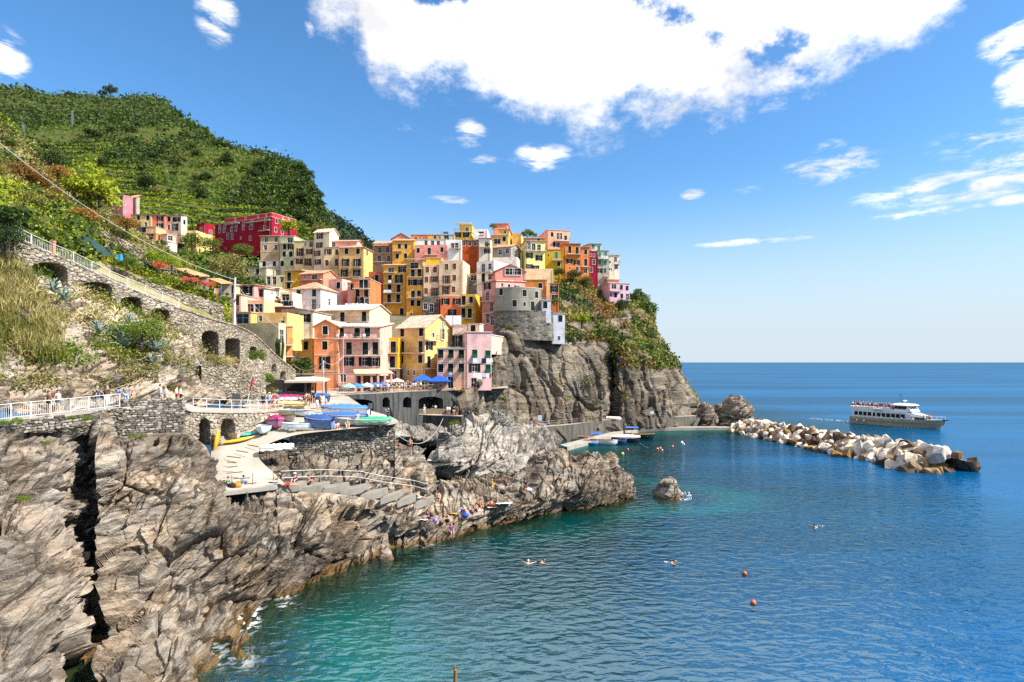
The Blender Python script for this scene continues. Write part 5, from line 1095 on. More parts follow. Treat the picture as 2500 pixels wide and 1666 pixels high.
 H('long orange house with two balconies and open shutters on the right shoulder', 1378, 1417, None, 596, 668, 189, 5, ORNG, 'shed', 'Dc1391,610 Dc1409,612 s1390,638 s1408,641 Mo1391,655 o1409,658', bal=[(1384, 1420, 621)], tile=(.40, .22, .15), rise=1.0)
 H('narrow orange wing with three windows right of the long orange house', 1417, 1438, None, 605, 674, 191, 5, (.60, .22, .07), 'shed', 'c1430,616 Dc1430,641 o1430,662', bal=[(1419, 1438, 652)], tile=(.40, .22, .15), rise=.8)
 H('narrow crimson house with white window frames on the right shoulder', 1438, 1456, None, 615, 684, 192, 5, (.28, .01, .035), 'flat', 'Mo1441,623 Mo1450,624 o1450,640 o1443,659', parapet=.3)
 H('beige attic house with green shutters at the right skyline', 1442, 1468, 1410, 596, 618, 199, 8, (.50, .44, .34), 'gs', 'c1448,602:t c1462,607:t', rise=1.0, tile=(.34, .28, .24))
 H('grey green house with turquoise shutters and laundry balcony', 1458, 1486, None, 613, 690, 194, 5, (.36, .33, .26), 'flat', 'c1464,622:t Dc1478,624:t c1464,641:t c1478,643:t s1464,661 o1477,661', bal=[(1459, 1487, 632), (1472, 1487, 675)], tile=(.06, .24, .20))
 H('cream narrow house near the right end of the village', 1485, 1499, None, 626, 690, 197, 5, (.60, .54, .42), 'flat', 'Mo1489,640 Mo1492,658 Mo1488,657')
 H('pale end house with a bay window facing the sea', 1498, 1512, None, 624, 685, 199, 8, (.66, .56, .50), 'shed', 'o1502,634 o1505,652', bal=[(1500, 1513, 645)], tile=(.58, .45, .20))
 h = H('lilac pink house with a white bay standing alone above the headland', 1487, 1537, 1465, 692, 735, 186, 14, (.62, .35, .44), 'flat', 'Lo1499,700 c1517,702 c1531,704 Mc1491,720 c1503,721 c1518,723 Do1532,726', 'Mo1473,704 Mo1481,700', bal=[(1488, 1514, 711), (1515, 1539, 733)], tile=TILE)
 H('ochre ground floor with arches under the lilac pink house', 1489, 1540, 1467, 735, 752, 187, 14, (.52, .38, .20), 'flat', 'Do1495,743 Do1508,743 c1523,742', base=5)
 H('coral tile roofed house behind the lilac pink house', 1483, 1512, None, 684, 696, 192, 10, (.60, .30, .22), 'shed', '', tile=TILE, rise=1.2)
 H('weathered grey house with a tiled gable facing right', 1247, 1203, 1271, 603, 634, 166, 20, GREY, 'gs', 'o1221,616 o1238,613', 'o1254,613 Mo1263,619', rise=1.4, tile=TILE, wear=1)
 H('white wall below the grey gabled house', 1262, 1203, 1272, 630, 668, 164, 10, (.72, .68, .60), 'flat', '', 'Mo1252,637', parapet=.3)
 H('long white house with dark balcony doors and an orange eave', 1206, 1164, 1266, 640, 706, 157, 30, (.74, .71, .66), 'flat', 'Do1180,655 o1196,651 Dc1180,678 o1196,676', bal=[(1165, 1202, 667), (1158, 1180, 695)], parapet=.5, tile=(.55, .22, .07))
 H('pink brown gabled house with two big dark attic windows', 1283, 1209, None, 664, 690, 150, -8, (.52, .23, .19), 'gf', 'Xo1244,664 Xo1262,664', rise=1.8, tile=TILE)
 H('tall rose house with a tiled roof beside the grey round house', 1211, 1177, 1300, 687, 800, 139, 38, (.58, .25, .21), 'shed', 's1190,697 Do1190,725 Do1200,750 Do1191,778 Do1202,783', 'Do1226,690 Dc1243,691 s1262,692', bal=[(1175, 1210, 737), (1184, 1209, 766)], tile=TILE_PALE, rise=1.4)
 H('cream blank walled terrace house above the orange houses', 1351, 1282, None, 660, 700, 156, 0, (.62, .46, .28), 'flat', '', parapet=.4)
 H('orange house with one dark shuttered window below the blank cream wall', 1334, 1281, None, 684, 712, 148, 3, (.58, .20, .05), 'flat', 'c1319,699')
 H('small orange house at the cliff top with a wide shuttered window', 1365, 1343, None, 693, 734, 147, 4, (.58, .19, .05), 'shed', 's1353,706 Lo1354,727', tile=TILE_PALE, rise=.7, depth=6)
 def rounded(label, px0, px1, pxm, top, bot, Y, bulge, mat, name, wins, base=.3, roofm=None, batter=0.):
  zt, zb = zof(top, Y), zof(bot, Y) - base; p0, p1 = YZw(px0, Y + 2, 0), YZw(px1, Y + 2.4, 0); pm = YZw(pxm, Y - bulge, 0)
  root = empty(name, Vector((pm.x, pm.y, zb)), label=label, cat='house' if name == 'house' else 'bastion'); n = 24; ring = []
  for i in range(n + 1):
   t = i / n; ring.append(p0 * ((1 - t)**2) + pm * (2 * t * (1 - t)) * 1.0 + p1 * (t * t))
  m = MB(); off = Vector((pm.x, pm.y, 0)); k = 7
  back = [ring[-1] + Vector((-2, 9, 0)), ring[0] + Vector((2, 9, 0))]
  loop = ring + back; L_ = len(loop); c = sum(loop, Vector()) / L_
  for zi in range(k + 1):
   f = zi / k
   for p in loop: q = p + (p - c) * (batter * (1 - f)); m.v.append((q.x - off.x, q.y - off.y, f * (zt - zb)))
  for zi in range(k):
   for i in range(L_): m.f.append((zi * L_ + i, zi * L_ + (i + 1) % L_, (zi + 1) * L_ + (i + 1) % L_, (zi + 1) * L_ + i))
  m.f.append(tuple(range(k * L_, (k + 1) * L_))); m.build('wall', mat, root)
  if roofm:
   m = MB()
   for zz in (0, .18): m.v += [tuple(p + (p - c) * .02 - off + Vector((0, 0, zt - zb + .01 + zz))) for p in loop]
   m.f = [(i, (i + 1) % L_, L_ + (i + 1) % L_, L_ + i) for i in range(L_)] + [tuple(range(L_)), tuple(range(L_, 2 * L_))]; m.build('roof', roofm, root)
  for (px, py, kind, st) in wins:
   best = min(range(n), key=lambda i: abs((ring[i].lerp(ring[i + 1], .5).x / ring[i].lerp(ring[i + 1], .5).y) * F + CX - px)); a, b = ring[best], ring[best + 1]; mid = a.lerp(b, .5); d = (b - a).normalized(); nrm = Vector((d.y, -d.x, 0))
   z = CZ - (py - HY) / F * mid.y - zb - WSZ[kind][1] / 2
   fr = link('window' if kind != 'd' else 'door', wmesh(kind, 'frame'), root, mid + nrm * .02 - off + Vector((0, 0, z)), M_TRIM); fr.rotation_euler = (0, 0, math.atan2(nrm.x, -nrm.y))
   pn = link('pane', wmesh(kind, 'pane'), fr, (0, -.19, 0), M_PANE)
   if st == 'c':
    q = link('shutter', wmesh(kind, 'closed'), fr, (0, -.07, 0), SH['k']); q = link('shutter', wmesh(kind, 'closed'), fr, (WSZ[kind][0] / 2, -.07, 0), SH['k'])
  return root
 rounded('grey rendered house with rounded front on top of the stone bastion', 1208, 1322, 1262, 703, 762, 133, 3, plaster((.24, .22, .185), 1.0), 'house', [(1225, 713, 'w', 'o'), (1283, 716, 'w', 'c'), (1308, 720, 'w', 'o'), (1254, 741, 'w', 'c'), (1281, 743, 'm', 'c'), (1301, 748, 'd', 'c')], roofm=plain((.42, .40, .38), .8))
 rounded('curved bastion of dark rubble stone under the grey rounded house', 1207, 1350, 1270, 761, 828, 132.5, 4, M_STONE3, 'bastion', [], roofm=M_STONE3, batter=.03)
 H('narrow pale blue grey house stuck to the right of the grey rounded house', 1322, 1345, None, 734, 784, 133.5, 6, LILAC, 'flat', 'c1331,745 Mo1328,770', depth=6, base=.5, after=lambda h: h.roofrail(1.1))
 H('tall white blue tower house rising from the cliff edge', 1347, 1379, None, 766, 836, 136, 6, (.52, .53, .58), 'flat', 'c1368,778 Mo1365,826', depth=6, base=.4)
 H('terracotta narrow house with three balcony doors left of the tall yellow pair', 936, 900, None, 668, 756, 161, 3, TERR, 'flat', 'Dc920,681 Do917,706 Do917,730', bal=[(902, 931, 694), (902, 928, 717)], parapet=.5)
 h = H('tall yellow house with three balconies and white laundry', 991, 936, None, 648, 790, 159, 3, YEL, 'gs', 's982,658 Lo955,660 Dc952,682 Ds974,681 Dc951,705 Dc973,706 Dc950,729 Dc972,729 Mo941,749 Dc981,763', bal=[(937, 966, 666), (938, 984, 694), (937, 984, 715), (937, 983, 740)], tile=TILE_PALE, rise=.9)
 H('tall yellow house with a glazed roof loggia', 1033, 992, None, 640, 785, 157.5, 3, (.72, .38, .07), 'flat', 'Xo1012,647 Dc1008,669 Dc1024,668 s1006,690 s1023,690 Dc1008,720 c1023,717 c1007,740 c1022,741 Mo1004,768', bal=[(992, 1034, 657), (995, 1032, 677), (995, 1031, 728)], after=lambda h: h.awning('f', 994, 1037, 634, 1.6, .1, WHITE))
 H('beige house with brown shutters joined to the tall yellow house', 1072, 1034, None, 650, 730, 156.5, 3, BEIGE, 'flat', 'c1043,659 c1062,658 c1041,683 s1060,682 c1040,711 Ds1062,713', sh='b', bal=[(1046, 1072, 725)], parapet=.4)
 H('orange yellow roof terrace wall above the beige house', 1078, 1040, 1100, 630, 652, 162, 3, (.76, .42, .06), 'flat', '', depth=7)
 H('tall beige house with brown shutters and a lit blank side wall', 1130, 1072, 1147, 640, 728, 155, 8, (.64, .49, .33), 'flat', 'c1090,652 c1109,651 Ds1090,683 c1109,679 Ds1089,709 c1107,707', sh='b', bal=[(1073, 1104, 695), (1072, 1120, 723)], parapet=.5)
 H('dark grey recessed house between the beige and white houses', 1165, 1130, None, 670, 706, 163, 2, (.26, .24, .22), 'flat', 'Lo1140,678 Lo1157,679', bal=[(1131, 1150, 693)])
 H('brown stone walled house with white framed door', 1073, 1032, None, 727, 782, 150, 2, (.3, .25, .2), 'flat', 'o1038,748 Do1053,752', mat=M_STONE2, parapet=.3)
 H('orange red house with green black open shutters above the laundry', 1130, 1075, None, 727, 785, 148, 3, (.70, .19, .075), 'flat', 's1088,735 s1116,734 s1104,763', parapet=.4)
 H('yellow house with plastic chairs on its balconies beside the rose house', 1160, 1125, 1181, 721, 792, 145, 10, (.68, .40, .06), 'flat', 'Dc1132,733 c1150,732 Dc1129,764 Dc1147,765', bal=[(1120, 1159, 748), (1131, 1158, 778)], parapet=.3)
 H('ochre square house with hipped tile roof and three rows of shutters', 888, 828, 910, 604, 690, 161, 8, (.64, .39, .16), 'hip', 'c846,614 c874,614 Ds844,642 Ds872,642 Ds841,668 Ds871,668', 'c896,618', bal=[(832, 853, 653), (860, 882, 653), (829, 880, 678)], tile=TILE, rise=1.3, base=8)
 H('cream house with reddish shutters left of the ochre square house', 828, 791, None, 604, 668, 164, 4, (.62, .48, .26), 'flat', 's801,615 c824,616 c798,642 Dc822,642', sh='r', bal=[(808, 827, 651)])
 H('pink penthouse on the cream house roof', 871, 802, None, 590, 606, 168, 3, (.70, .36, .30), 'gs', 'o814,598', rise=.8, base=.5, depth=5, tile=TILE)
 H('tall cream house with bright blank gable', 804, 767, 827, 567, 665, 167, 14, (.66, .56, .40), 'gs', 's781,577 s780,599 s775,619 s776,640', sh='r', rise=1.5, tile=TILE_PALE)
 H('tan house with red brown shutters and rounded balcony', 766, 718, None, 589, 660, 170, 4, (.62, .49, .27), 'flat', 'Mo745,596 o759,595 Ds733,616 s756,615 s731,639 Ds752,641', sh='r', bal=[(716, 743, 629), (740, 762, 651)])
 H('pale sage green house with two columns of dark windows', 718, 684, 754, 577, 668, 173, 6, (.48, .46, .30), 'flat', 'Lo708,587 c695,603 s711,603 c694,621 c710,621 c689,644 c713,643', bal=[(685, 718, 595)], tile=TILE)
 H('ornate weathered tan house with painted panels', 684, 636, None, 577, 640, 176, 4, (.50, .34, .20), 'shed', 'o650,582 o674,582 o648,605 o673,604', wear=1, band=[594, 615, 636], tile=TILE_PALE, rise=.8)
 H('white ground storey with a terrace under the ornate tan house', 682, 633, None, 637, 655, 174, 4, (.70, .66, .60), 'flat', 'c645,645 c670,643', bal=[(655, 680, 652)])
 H('cream low house with dark shutters on the left edge of the village', 651, 597, 680, 655, 700, 168, 10, (.60, .50, .33), 'flat', 'c602,660 c629,660', 'Do668,668', tile=(.30, .22, .17), depth=8, band=[673])
 H('small cream chapel annex with three arched dark doors', 696, 650, None, 674, 700, 160, 3, (.62, .50, .30), 'flat', 'Do654,685:b Do670,685 o688,683', parapet=.2)
 H('golden yellow house with tiled roof and a balcony door', 734, 695, None, 662, 712, 150, 8, (.70, .38, .05), 'shed', 'Dc706,676 c705,698', bal=[(694, 716, 688)], tile=TILE_PALE, rise=1.3, over=.6)
 H('coral pink house with a deep porch and tile roof', 789, 733, 821, 668, 706, 146, 16, (.74, .24, .16), 'gs', 'Mo745,674 Lo768,678', tile=TILE, rise=1.1, bal=[(733, 787, 685)])
 H('pale pink house with a tall blank lit wall', 835, 802, 857, 684, 726, 143, 14, (.76, .38, .34), 'flat', 'c826,697', 'Mo840,696', parapet=.3)
 H('small pink house with one dark window beside the orange balcony house', 876, 848, None, 691, 722, 141, 3, (.74, .34, .27), 'flat', 'c861,699')
 H('orange red house with paired dark balcony doors and laundry below', 903, 863, None, 682, 752, 139, 4, (.58, .17, .07), 'flat', 'Dc882,694 Dc893,694 Dc873,716 Dc894,717 Ds878,737 Do896,738', bal=[(863, 903, 705)], tile=TILE)
 H('lilac white house with orange hipped roof and green shutters', 783, 713, 822, 705, 762, 130, 12, (.56, .54, .55), 'hip', 'c729,711:g c767,712:g o728,738 Do766,743', 'o804,738', tile=TILE, rise=2.0, bal=[(745, 782, 757)])
 H('yellow cream house with laundry under an awning', 682, 640, None, 705, 760, 128, 4, (.68, .52, .25), 'flat', 'c647,714 s660,714 Ls655,737', bal=[(640, 682, 724)], after=lambda h: h.awning('f', 640, 690, 703, 2, .4, plain((.6, .45, .28))))
 H('pale pink house with dark terrace opening right of the laundry house', 714, 684, None, 716, 762, 126, 4, (.72, .50, .38), 'flat', 'Lo697,727 s691,744 s704,744', parapet=.2)
 H('narrow cream yellow house in the low row behind the lamp pole', 573, 535, None, 697, 735, 118, 3, (.68, .50, .27), 'shed', 's549,704 c570,705', tile=TILE_PALE, rise=.6)
 H('rose pink house in the low row right of the lamp pole', 620, 573, None, 697, 748, 120, 3, (.62, .28, .26), 'shed', 's590,705 s606,704 s604,727', tile=(.4, .25, .18), rise=.6)
 H('cream house with a small porch at the right end of the low row', 645, 620, None, 705, 750, 122, 3, (.66, .56, .40), 'shed', 's632,713', tile=TILE_PALE, rise=.6)
 H('salmon pink low house with brown arched windows near the pole', 588, 540, None, 721, 778, 100, 4, (.72, .40, .30), 'flat', 'Dc550,735:b c577,732:b c533,735:b', tile=(.34, .25, .20), depth=6, base=2)
 H('peach terrace house with rooftop planters', 645, 588, None, 740, 775, 102, 4, (.72, .40, .24), 'flat', 'Lo610,742 Lo635,733', parapet=.5, depth=7, base=2)
 H('tall cream house with a sloping roof and green open shutters', 765, 692, None, 762, 835, 112, 4, (.76, .66, .46), 'side', 's713,776 s746,777 s726,812', rise=1.1, tile=(.42, .33, .26), over=.25, base=7)
 H('mustard ground storey with open shutters below the cream house', 767, 722, None, 829, 918, 110, 4, (.60, .39, .10), 'flat', 's739,844 s737,884', base=3, tile=(.5, .42, .32))
 H('dark brown lean-to wall behind the cream house', 692, 656, None, 751, 775, 106, 3, (.10, .055, .04), 'shed', '', depth=5, tile=(.4, .3, .24), rise=.6)
 H('yellow flat roofed house with a terrace low at left', 701, 630, None, 769, 800, 101, 3, (.66, .42, .17), 'flat', 'Mo690,789:g Mo634,774', parapet=.4, tile=(.5, .4, .3), depth=7)
 H('sand coloured blank walled house behind the arcaded wall', 680, 598, 698, 802, 866, 93, 14, (.50, .385, .22), 'flat', '', 'Do688,822', parapet=.9, depth=6, base=3, tile=(.62, .38, .28))
 H('narrow orange house with green shutters and balcony beside the cactus', 698, 714, None, 798, 905, 97, 24, (.70, .28, .10), 'flat', 'Dc702,820 Dc707,818 Do704,862', bal=[(694, 714, 842), (698, 716, 870)], base=2, depth=6)
 H('glazed veranda box on the yellow terrace near the lamp pole', 612, 571, 628, 764, 795, 96, 10, (.58, .38, .14), 'flat', 'Xo592,777', tile=(.60, .33, .14), depth=4, base=3)
 h = H('orange gabled house with dark green shutters facing the harbour', 826, 767, None, 798, 935, 106, 6, (.72, .30, .15), 'gf', 'c795,807 c793,844 Ds793,886', rise=1.2, tile=TILE_PALE, sh='k', band=[827, 868, 908], pipe=True)
 h = H('long pink house with two tiers of balconies above the restaurant', 928, 824, None, 799, 935, 106.5, 2, (.76, .38, .30), 'shed', 't833,808 t872,808 t897,808 Dc852,851 Dc892,851 Dc916,851 s851,883 s890,883 s915,884 o838,923', sh='k', bal=[(817, 927, 827), (842, 934, 868)], tile=(.74, .62, .50), rise=1.2)
 H('peach upper house with bright cream gable above the long pink house', 902, 773, 951, 757, 802, 122, 14, (.78, .50, .33), 'gs', 'o790,780 Dc836,776 Dc889,774', tile=(.74, .60, .48), rise=1.5, bal=[(816, 902, 787)], base=5)
 H('marigold house with a balcony door left of the olive gabled house', 972, 928, None, 831, 905, 113, 2, (.76, .36, .015), 'flat', 'Dc960,848 Dc958,884', bal=[(928, 972, 862)], tile=(.72, .60, .48), parapet=.5)
 H('dark ground floor opening under the marigold house', 972, 926, None, 902, 930, 112.5, 2, (.14, .08, .05), 'flat', 'Do962,918', base=1)
 h = H('olive yellow house with a big tiled gable roof by the terrace', 1037, 972, 1104, 799, 935, 113, 30, (.54, .41, .17), 'gs', 'c982,811 c1028,811 Dc982,847 Dc1027,847 c980,879 c1026,877 Do978,911 Mo997,911 Mo1011,911', 'Mc1058,818:g Do1080,816 s1048,845 Dc1047,884 Mo1082,792', rise=2.6, tile=TILE_PALE, over=.5, chimney=1, band=[903], bal=[(970, 1036, 862)], sbal=[(1037, 1066, 830), (1037, 1064, 900)])
 H('salmon house with two rows of propped dark shutters by the cliff', 1137, 1067, None, 852, 950, 109, 3, (.74, .40, .27), 'flat', 't1076,864 t1101,863 t1126,863 c1076,899 t1100,898 t1126,898 Do1100,934', tile=(.60, .50, .42), band=[885], base=1)
 h = H('lilac pink house with green shutters and hanging laundry by the cliff', 1137, 1200, None, 812, 950, 109, 8, (.66, .42, .40), 'flat', 't1159,864:g t1191,866:g s1159,898 t1192,900:g Do1157,938:b', tile=(.66, .52, .46), base=.3)
 H('pink top storey with veranda doors above the salmon house', 1182, 1109, 1228, 816, 852, 113, 14, (.70, .44, .33), 'flat', 'Ds1117,830 Dt1142,830 Dt1167,829', tile=(.62, .55, .50), base=1, depth=6, bal=[(1070, 1137, 849, 3.2)])
 H('small pink roof house with a green door on the rooftop terrace', 1171, 1143, 1180, 792, 816, 118, 14, (.76, .46, .34), 'flat', 'Dc1155,806:k', depth=5, base=1)
 H('pale pink rooftop wall with a parasol beside the big laundry', 1144, 1105, None, 795, 816, 119, 4, (.78, .52, .42), 'flat', '', depth=4, base=1)
 h = H('big crimson hotel with cream window frames on the hillside', 663, 525, 724, 530, 592, 205, 24, CRIM, 'flat', 'o537,546 o549,545 o567,543 o577,541 o595,537 o615,537 o648,536 o536,564 o547,563 o565,560 o576,559 o594,556 Lo613,555 o646,556 Do556,577 Do567,577 Mo588,581 o611,582', 'c675,538:g c673,561:g c689,566:g Mc715,555:g', bal=[(555, 586, 549), (604, 661, 545), (635, 659, 565)], tile=(.55, .32, .24), parapet=.0)
 h2 = H('crimson top storey set back on the big crimson hotel', 663, 550, 723, 520, 531, 208, 24, (.34, .03, .05), 'flat', 'Mo575,532 Mo600,529 Mo630,526 Mo650,525', 'Mo691,527:t Mo705,530:t', tile=(.58, .36, .28), base=.6, chimney=1)
 H('small crimson house with a roof terrace left of the crimson hotel', 500, 480, 523, 550, 594, 200, 24, CRIM, 'flat', 'o491,561 o490,577', 'o514,568', parapet=.8, tile=(.6, .56, .5))
 H('pink house alone among the vineyards at left', 301, 257, 324, 478, 522, 190, 24, (.62, .17, .20), 'flat', 'c274,484 c296,485 c281,494', 'Mo304,497 Mo304,515', band=[489], tile=(.62, .40, .36))
 H('grey stone hut behind the pink vineyard house', 333, 320, 341, 484, 500, 196, 10, (.34, .31, .25), 'shed', 'Mo326,487', depth=4)
 H('yellow house at the left end of the hillside row', 370, 319, None, 525, 560, 188, 3, (.70, .46, .16), 'shed', 'c338,531 c361,532 s336,549 o356,549', tile=(.32, .22, .16), rise=.7)
 H('coral red house in the middle of the hillside row', 403, 370, None, 526, 562, 188, 3, (.58, .17, .12), 'shed', 's391,534 Ds391,554', tile=(.32, .22, .16), rise=.7)
 H('pale beige house at the right end of the hillside row', 442, 403, 457, 527, 564, 188, 10, (.64, .48, .36), 'shed', 'c413,535 Ls432,536 o412,555 Ds428,555', 'c450,543', tile=(.32, .22, .16), rise=.7)
 H('small tan house in front of the yellow hillside house', 381, 337, None, 554, 574, 182, 3, (.58, .36, .20), 'flat', 'Ls345,560', depth=5)
 H('orange low house with shutters below the hillside row', 381, 351, None, 571, 592, 178, 3, (.58, .22, .11), 'flat', 's366,578', depth=6, tile=(.5, .3, .2))
 H('tan low house joined to the orange low hillside house', 408, 381, 430, 572, 592, 178, 20, (.56, .38, .24), 'flat', 'c387,579', 'Lo416,582:g', depth=6)
 H('white garden wall house below the tan hillside house', 407, 366, None, 589, 608, 176, 3, (.66, .62, .56), 'flat', 'o371,594', depth=5)
 H('pale yellow two tier house with balconies left of the small crimson house', 479, 439, None, 568, 606, 190, 6, (.66, .48, .20), 'flat', 'Ds454,578 c468,576 Ds443,597', bal=[(436, 478, 583)], parapet=.7)
village()
# ================================================================ boats
RZP = [957, 984, 1012, 1038, 1061, 1089, 1118, 1197]; RZZ = [12.78, 12.7, 12.1, 11.5, 10.85, 10.0, 9.2, 7.42]
def onramp(px, py): z = float(np.interp(py, RZP, RZZ)); return atz(px, py, z)
def cloth_mat(col):
 return plain(col, .75, .2, name='tarpaulin')
def boat(name, label, loc, L_=4.5, B=1.6, D=.7, heading=0, hullc=(.7, .7, .68), inner=(.45, .60, .70), trim=(.5, .3, .15), cover=None, pitch=0, roll=0, group=None, seats=2, stripe=None, sit=0., motor=False, awn=None):
 t = empty(name, loc, label=label, cat='boat', group=group); t.rotation_euler = (roll, pitch, heading)
 n, k = 15, 6
 def half(s): return B / 2 * (1 - max(0, (s - .42) / .58)**2.3) ** .8 * (.80 + .20 * min(1, s / .25)) if s < 1 else 0.0
 def sheer(s): return D * (1 + .42 * max(0, s - .35)**1.7 + .08 * (.35 - s) * (s < .35))
 def keel(s): return D * .55 * max(0, (s - .86) / .14)**2
 def section(s, e=0.):
  b, zt, zk = half(s) - e, sheer(s), keel(s) + e; pts = []
  for i in range(k + 1):
   a = i / k * math.pi / 2; pts.append((max(.012, b) * math.sin(a) ** .75, zk + (zt - zk) * (1 - math.cos(a)) ** 1.15))
  return pts
 def shell(e):
  rg = []
  for i in range(n + 1):
   s = i / n; p = section(min(s, .995), e); x = -L_ / 2 + L_ * s + (0.10 * L_ * (0) if e else 0)
   rg.append([Vector((x, -y, z)) for (y, z) in reversed(p)] + [Vector((x, y, z)) for (y, z) in p[1:]])
  return rg
 rg = shell(0); m = MB(); w = len(rg[0]); m.v = [tuple(p) for r_ in rg for p in r_]
 m.f = [(i * w + j, i * w + j + 1, (i + 1) * w + j + 1, (i + 1) * w + j) for i in range(n) for j in range(w - 1)] + [tuple(range(w))]
 hull = m.build('hull', plain(hullc, .4, .5), t, smooth=True)
 m = MB(); gl = [r_[0] for r_ in rg]; gr = [r_[-1] for r_ in rg]; m.line(gl, .04, 5); m.line(gr, .04, 5); m.bar(gl[0], gr[0], .045, 5); m.build('gunwale', plain(trim, .5), t)
 if stripe:
  m = MB()
  for sd in (-1, 1):
   pts = [Vector((p[0].x, sd * (abs(p[1 if sd < 0 else -2].y) + .015), (p[0].z + p[1].z) / 2)) for p in rg]; m.line(pts, .05, 4)
  m.build('rubbing_strake', plain(stripe, .5), t)
 if cover is None:
  ri = shell(.05); m = MB(); m.v = [tuple(p) for r_ in ri for p in r_]; m.f = [(i * w + j, i * w + j + 1, (i + 1) * w + j + 1, (i + 1) * w + j) for i in range(n) for j in range(w - 1)]
  m.build('inside', plain(inner, .6), t, smooth=True)
  for i in range(seats):
   s = .25 + .5 * i / max(1, seats - 1); b = half(s) * .96; x = -L_ / 2 + L_ * s; m = MB(); m.box((x - .13, -b, D * .66), (x + .13, b, D * .71)); m.build('thwart', plain(trim, .6), t)
  m = MB(); x = L_ / 2 - L_ * .16; b = half(.84); m.add([(x, -b, sheer(.84) - .02), (x, b, sheer(.84) - .02), (L_ / 2 - .04, 0, sheer(1) - .02)], [(0, 1, 2)]); m.build('foredeck', plain(hullc, .5), t)
 else:
  m = MB(); cc = []
  for i in range(n + 1):
   s = i / n; b = half(min(s, .99)) + .05; zt = sheer(s); h = .16 + .32 * math.sin(math.pi * min(1, s * 1.05)) * D + .05 * math.sin(i * 2.4)
   x = -L_ / 2 - .04 + (L_ + .06) * s; row = []
   for j in range(9):
    u = -1 + 2 * j / 8; ed = abs(u) > .99
    row.append(Vector((x, b * u, zt - (.20 + .06 * math.sin(i * 1.7 + j)) * ed + h * (1 - abs(u)) ** .8 + .025 * math.sin(3.1 * i + 5 * u))))
   cc.append(row)
  m.v = [tuple(p) for r_ in cc for p in r_]; m.f = [(i * 9 + j, i * 9 + j + 1, (i + 1) * 9 + j + 1, (i + 1) * 9 + j) for i in range(n) for j in range(8)] + [tuple(range(9))]
  m.build('cover', cloth_mat(cover), t, smooth=True)
 if motor:
  m = MB(); m.box((-L_ / 2 - .42, -.18, D * .85), (-L_ / 2 - .05, .18, D * 1.55)); m.box((-L_ / 2 - .30, -.07, D * .0), (-L_ / 2 - .16, .07, D * .85)); m.build('outboard_motor', plain((.10, .11, .13), .4), t)
 if awn:
  col, x0, x1 = awn; zc = D + 1.5; m = MB(); b = B * .5
  m.add([(x0, -b, zc), (x1, -b, zc), (x1, 0, zc + .22), (x0, 0, zc + .22), (x1, b, zc), (x0, b, zc), ], [(0, 1, 2, 3), (3, 2, 4, 5)]); a = m.build('awning', cloth_mat(col), t)
  for x in (x0 + .05, x1 - .05):
   for y in (-b, b): q = MB(); q.bar((x, y * .95, D * .8), (x, y * .98, zc), .02, 4); q.build('awning_pole', M_GALV, a)
 if sit:
  for x in (-L_ * .25, L_ * .2): q = MB(); q.box((x - .1, -B * .3, -sit), (x + .1, B * .3, .12)); q.build('chock', plain((.16, .10, .06), .8), t)
 return t
def kayak(label, loc, L_, heading, col, pitch=0, roll=0, w=.36):
 t = empty('kayak', loc, label=label, cat='kayak'); t.rotation_euler = (roll, pitch, heading); rg = []
 for i in range(15):
  s = i / 14; r_ = math.sin(math.pi * min(.985, max(.015, s))) ** .7; x = -L_ / 2 + L_ * s; lift = .10 * (abs(s - .5) * 2)**3
  rg.append([Vector((x, w * r_ * math.cos(a), .16 + lift + .17 * r_ * math.sin(a))) for a in [2 * math.pi * j / 10 for j in range(10)]])
 m = MB(); m.rings(rg); m.build('hull', plain(col, .35, .5), t, smooth=True)
 m = MB(); m.rings([[Vector((.32 * math.cos(a) * q - .1, .17 * math.sin(a) * q, .335 + .02 * (q < 1.05))) for a in [2 * math.pi * j / 12 for j in range(12)]] for q in (1.15, 1.0, .8)], False); m.build('cockpit_rim', plain((.03, .03, .03), .6), t)
 return t
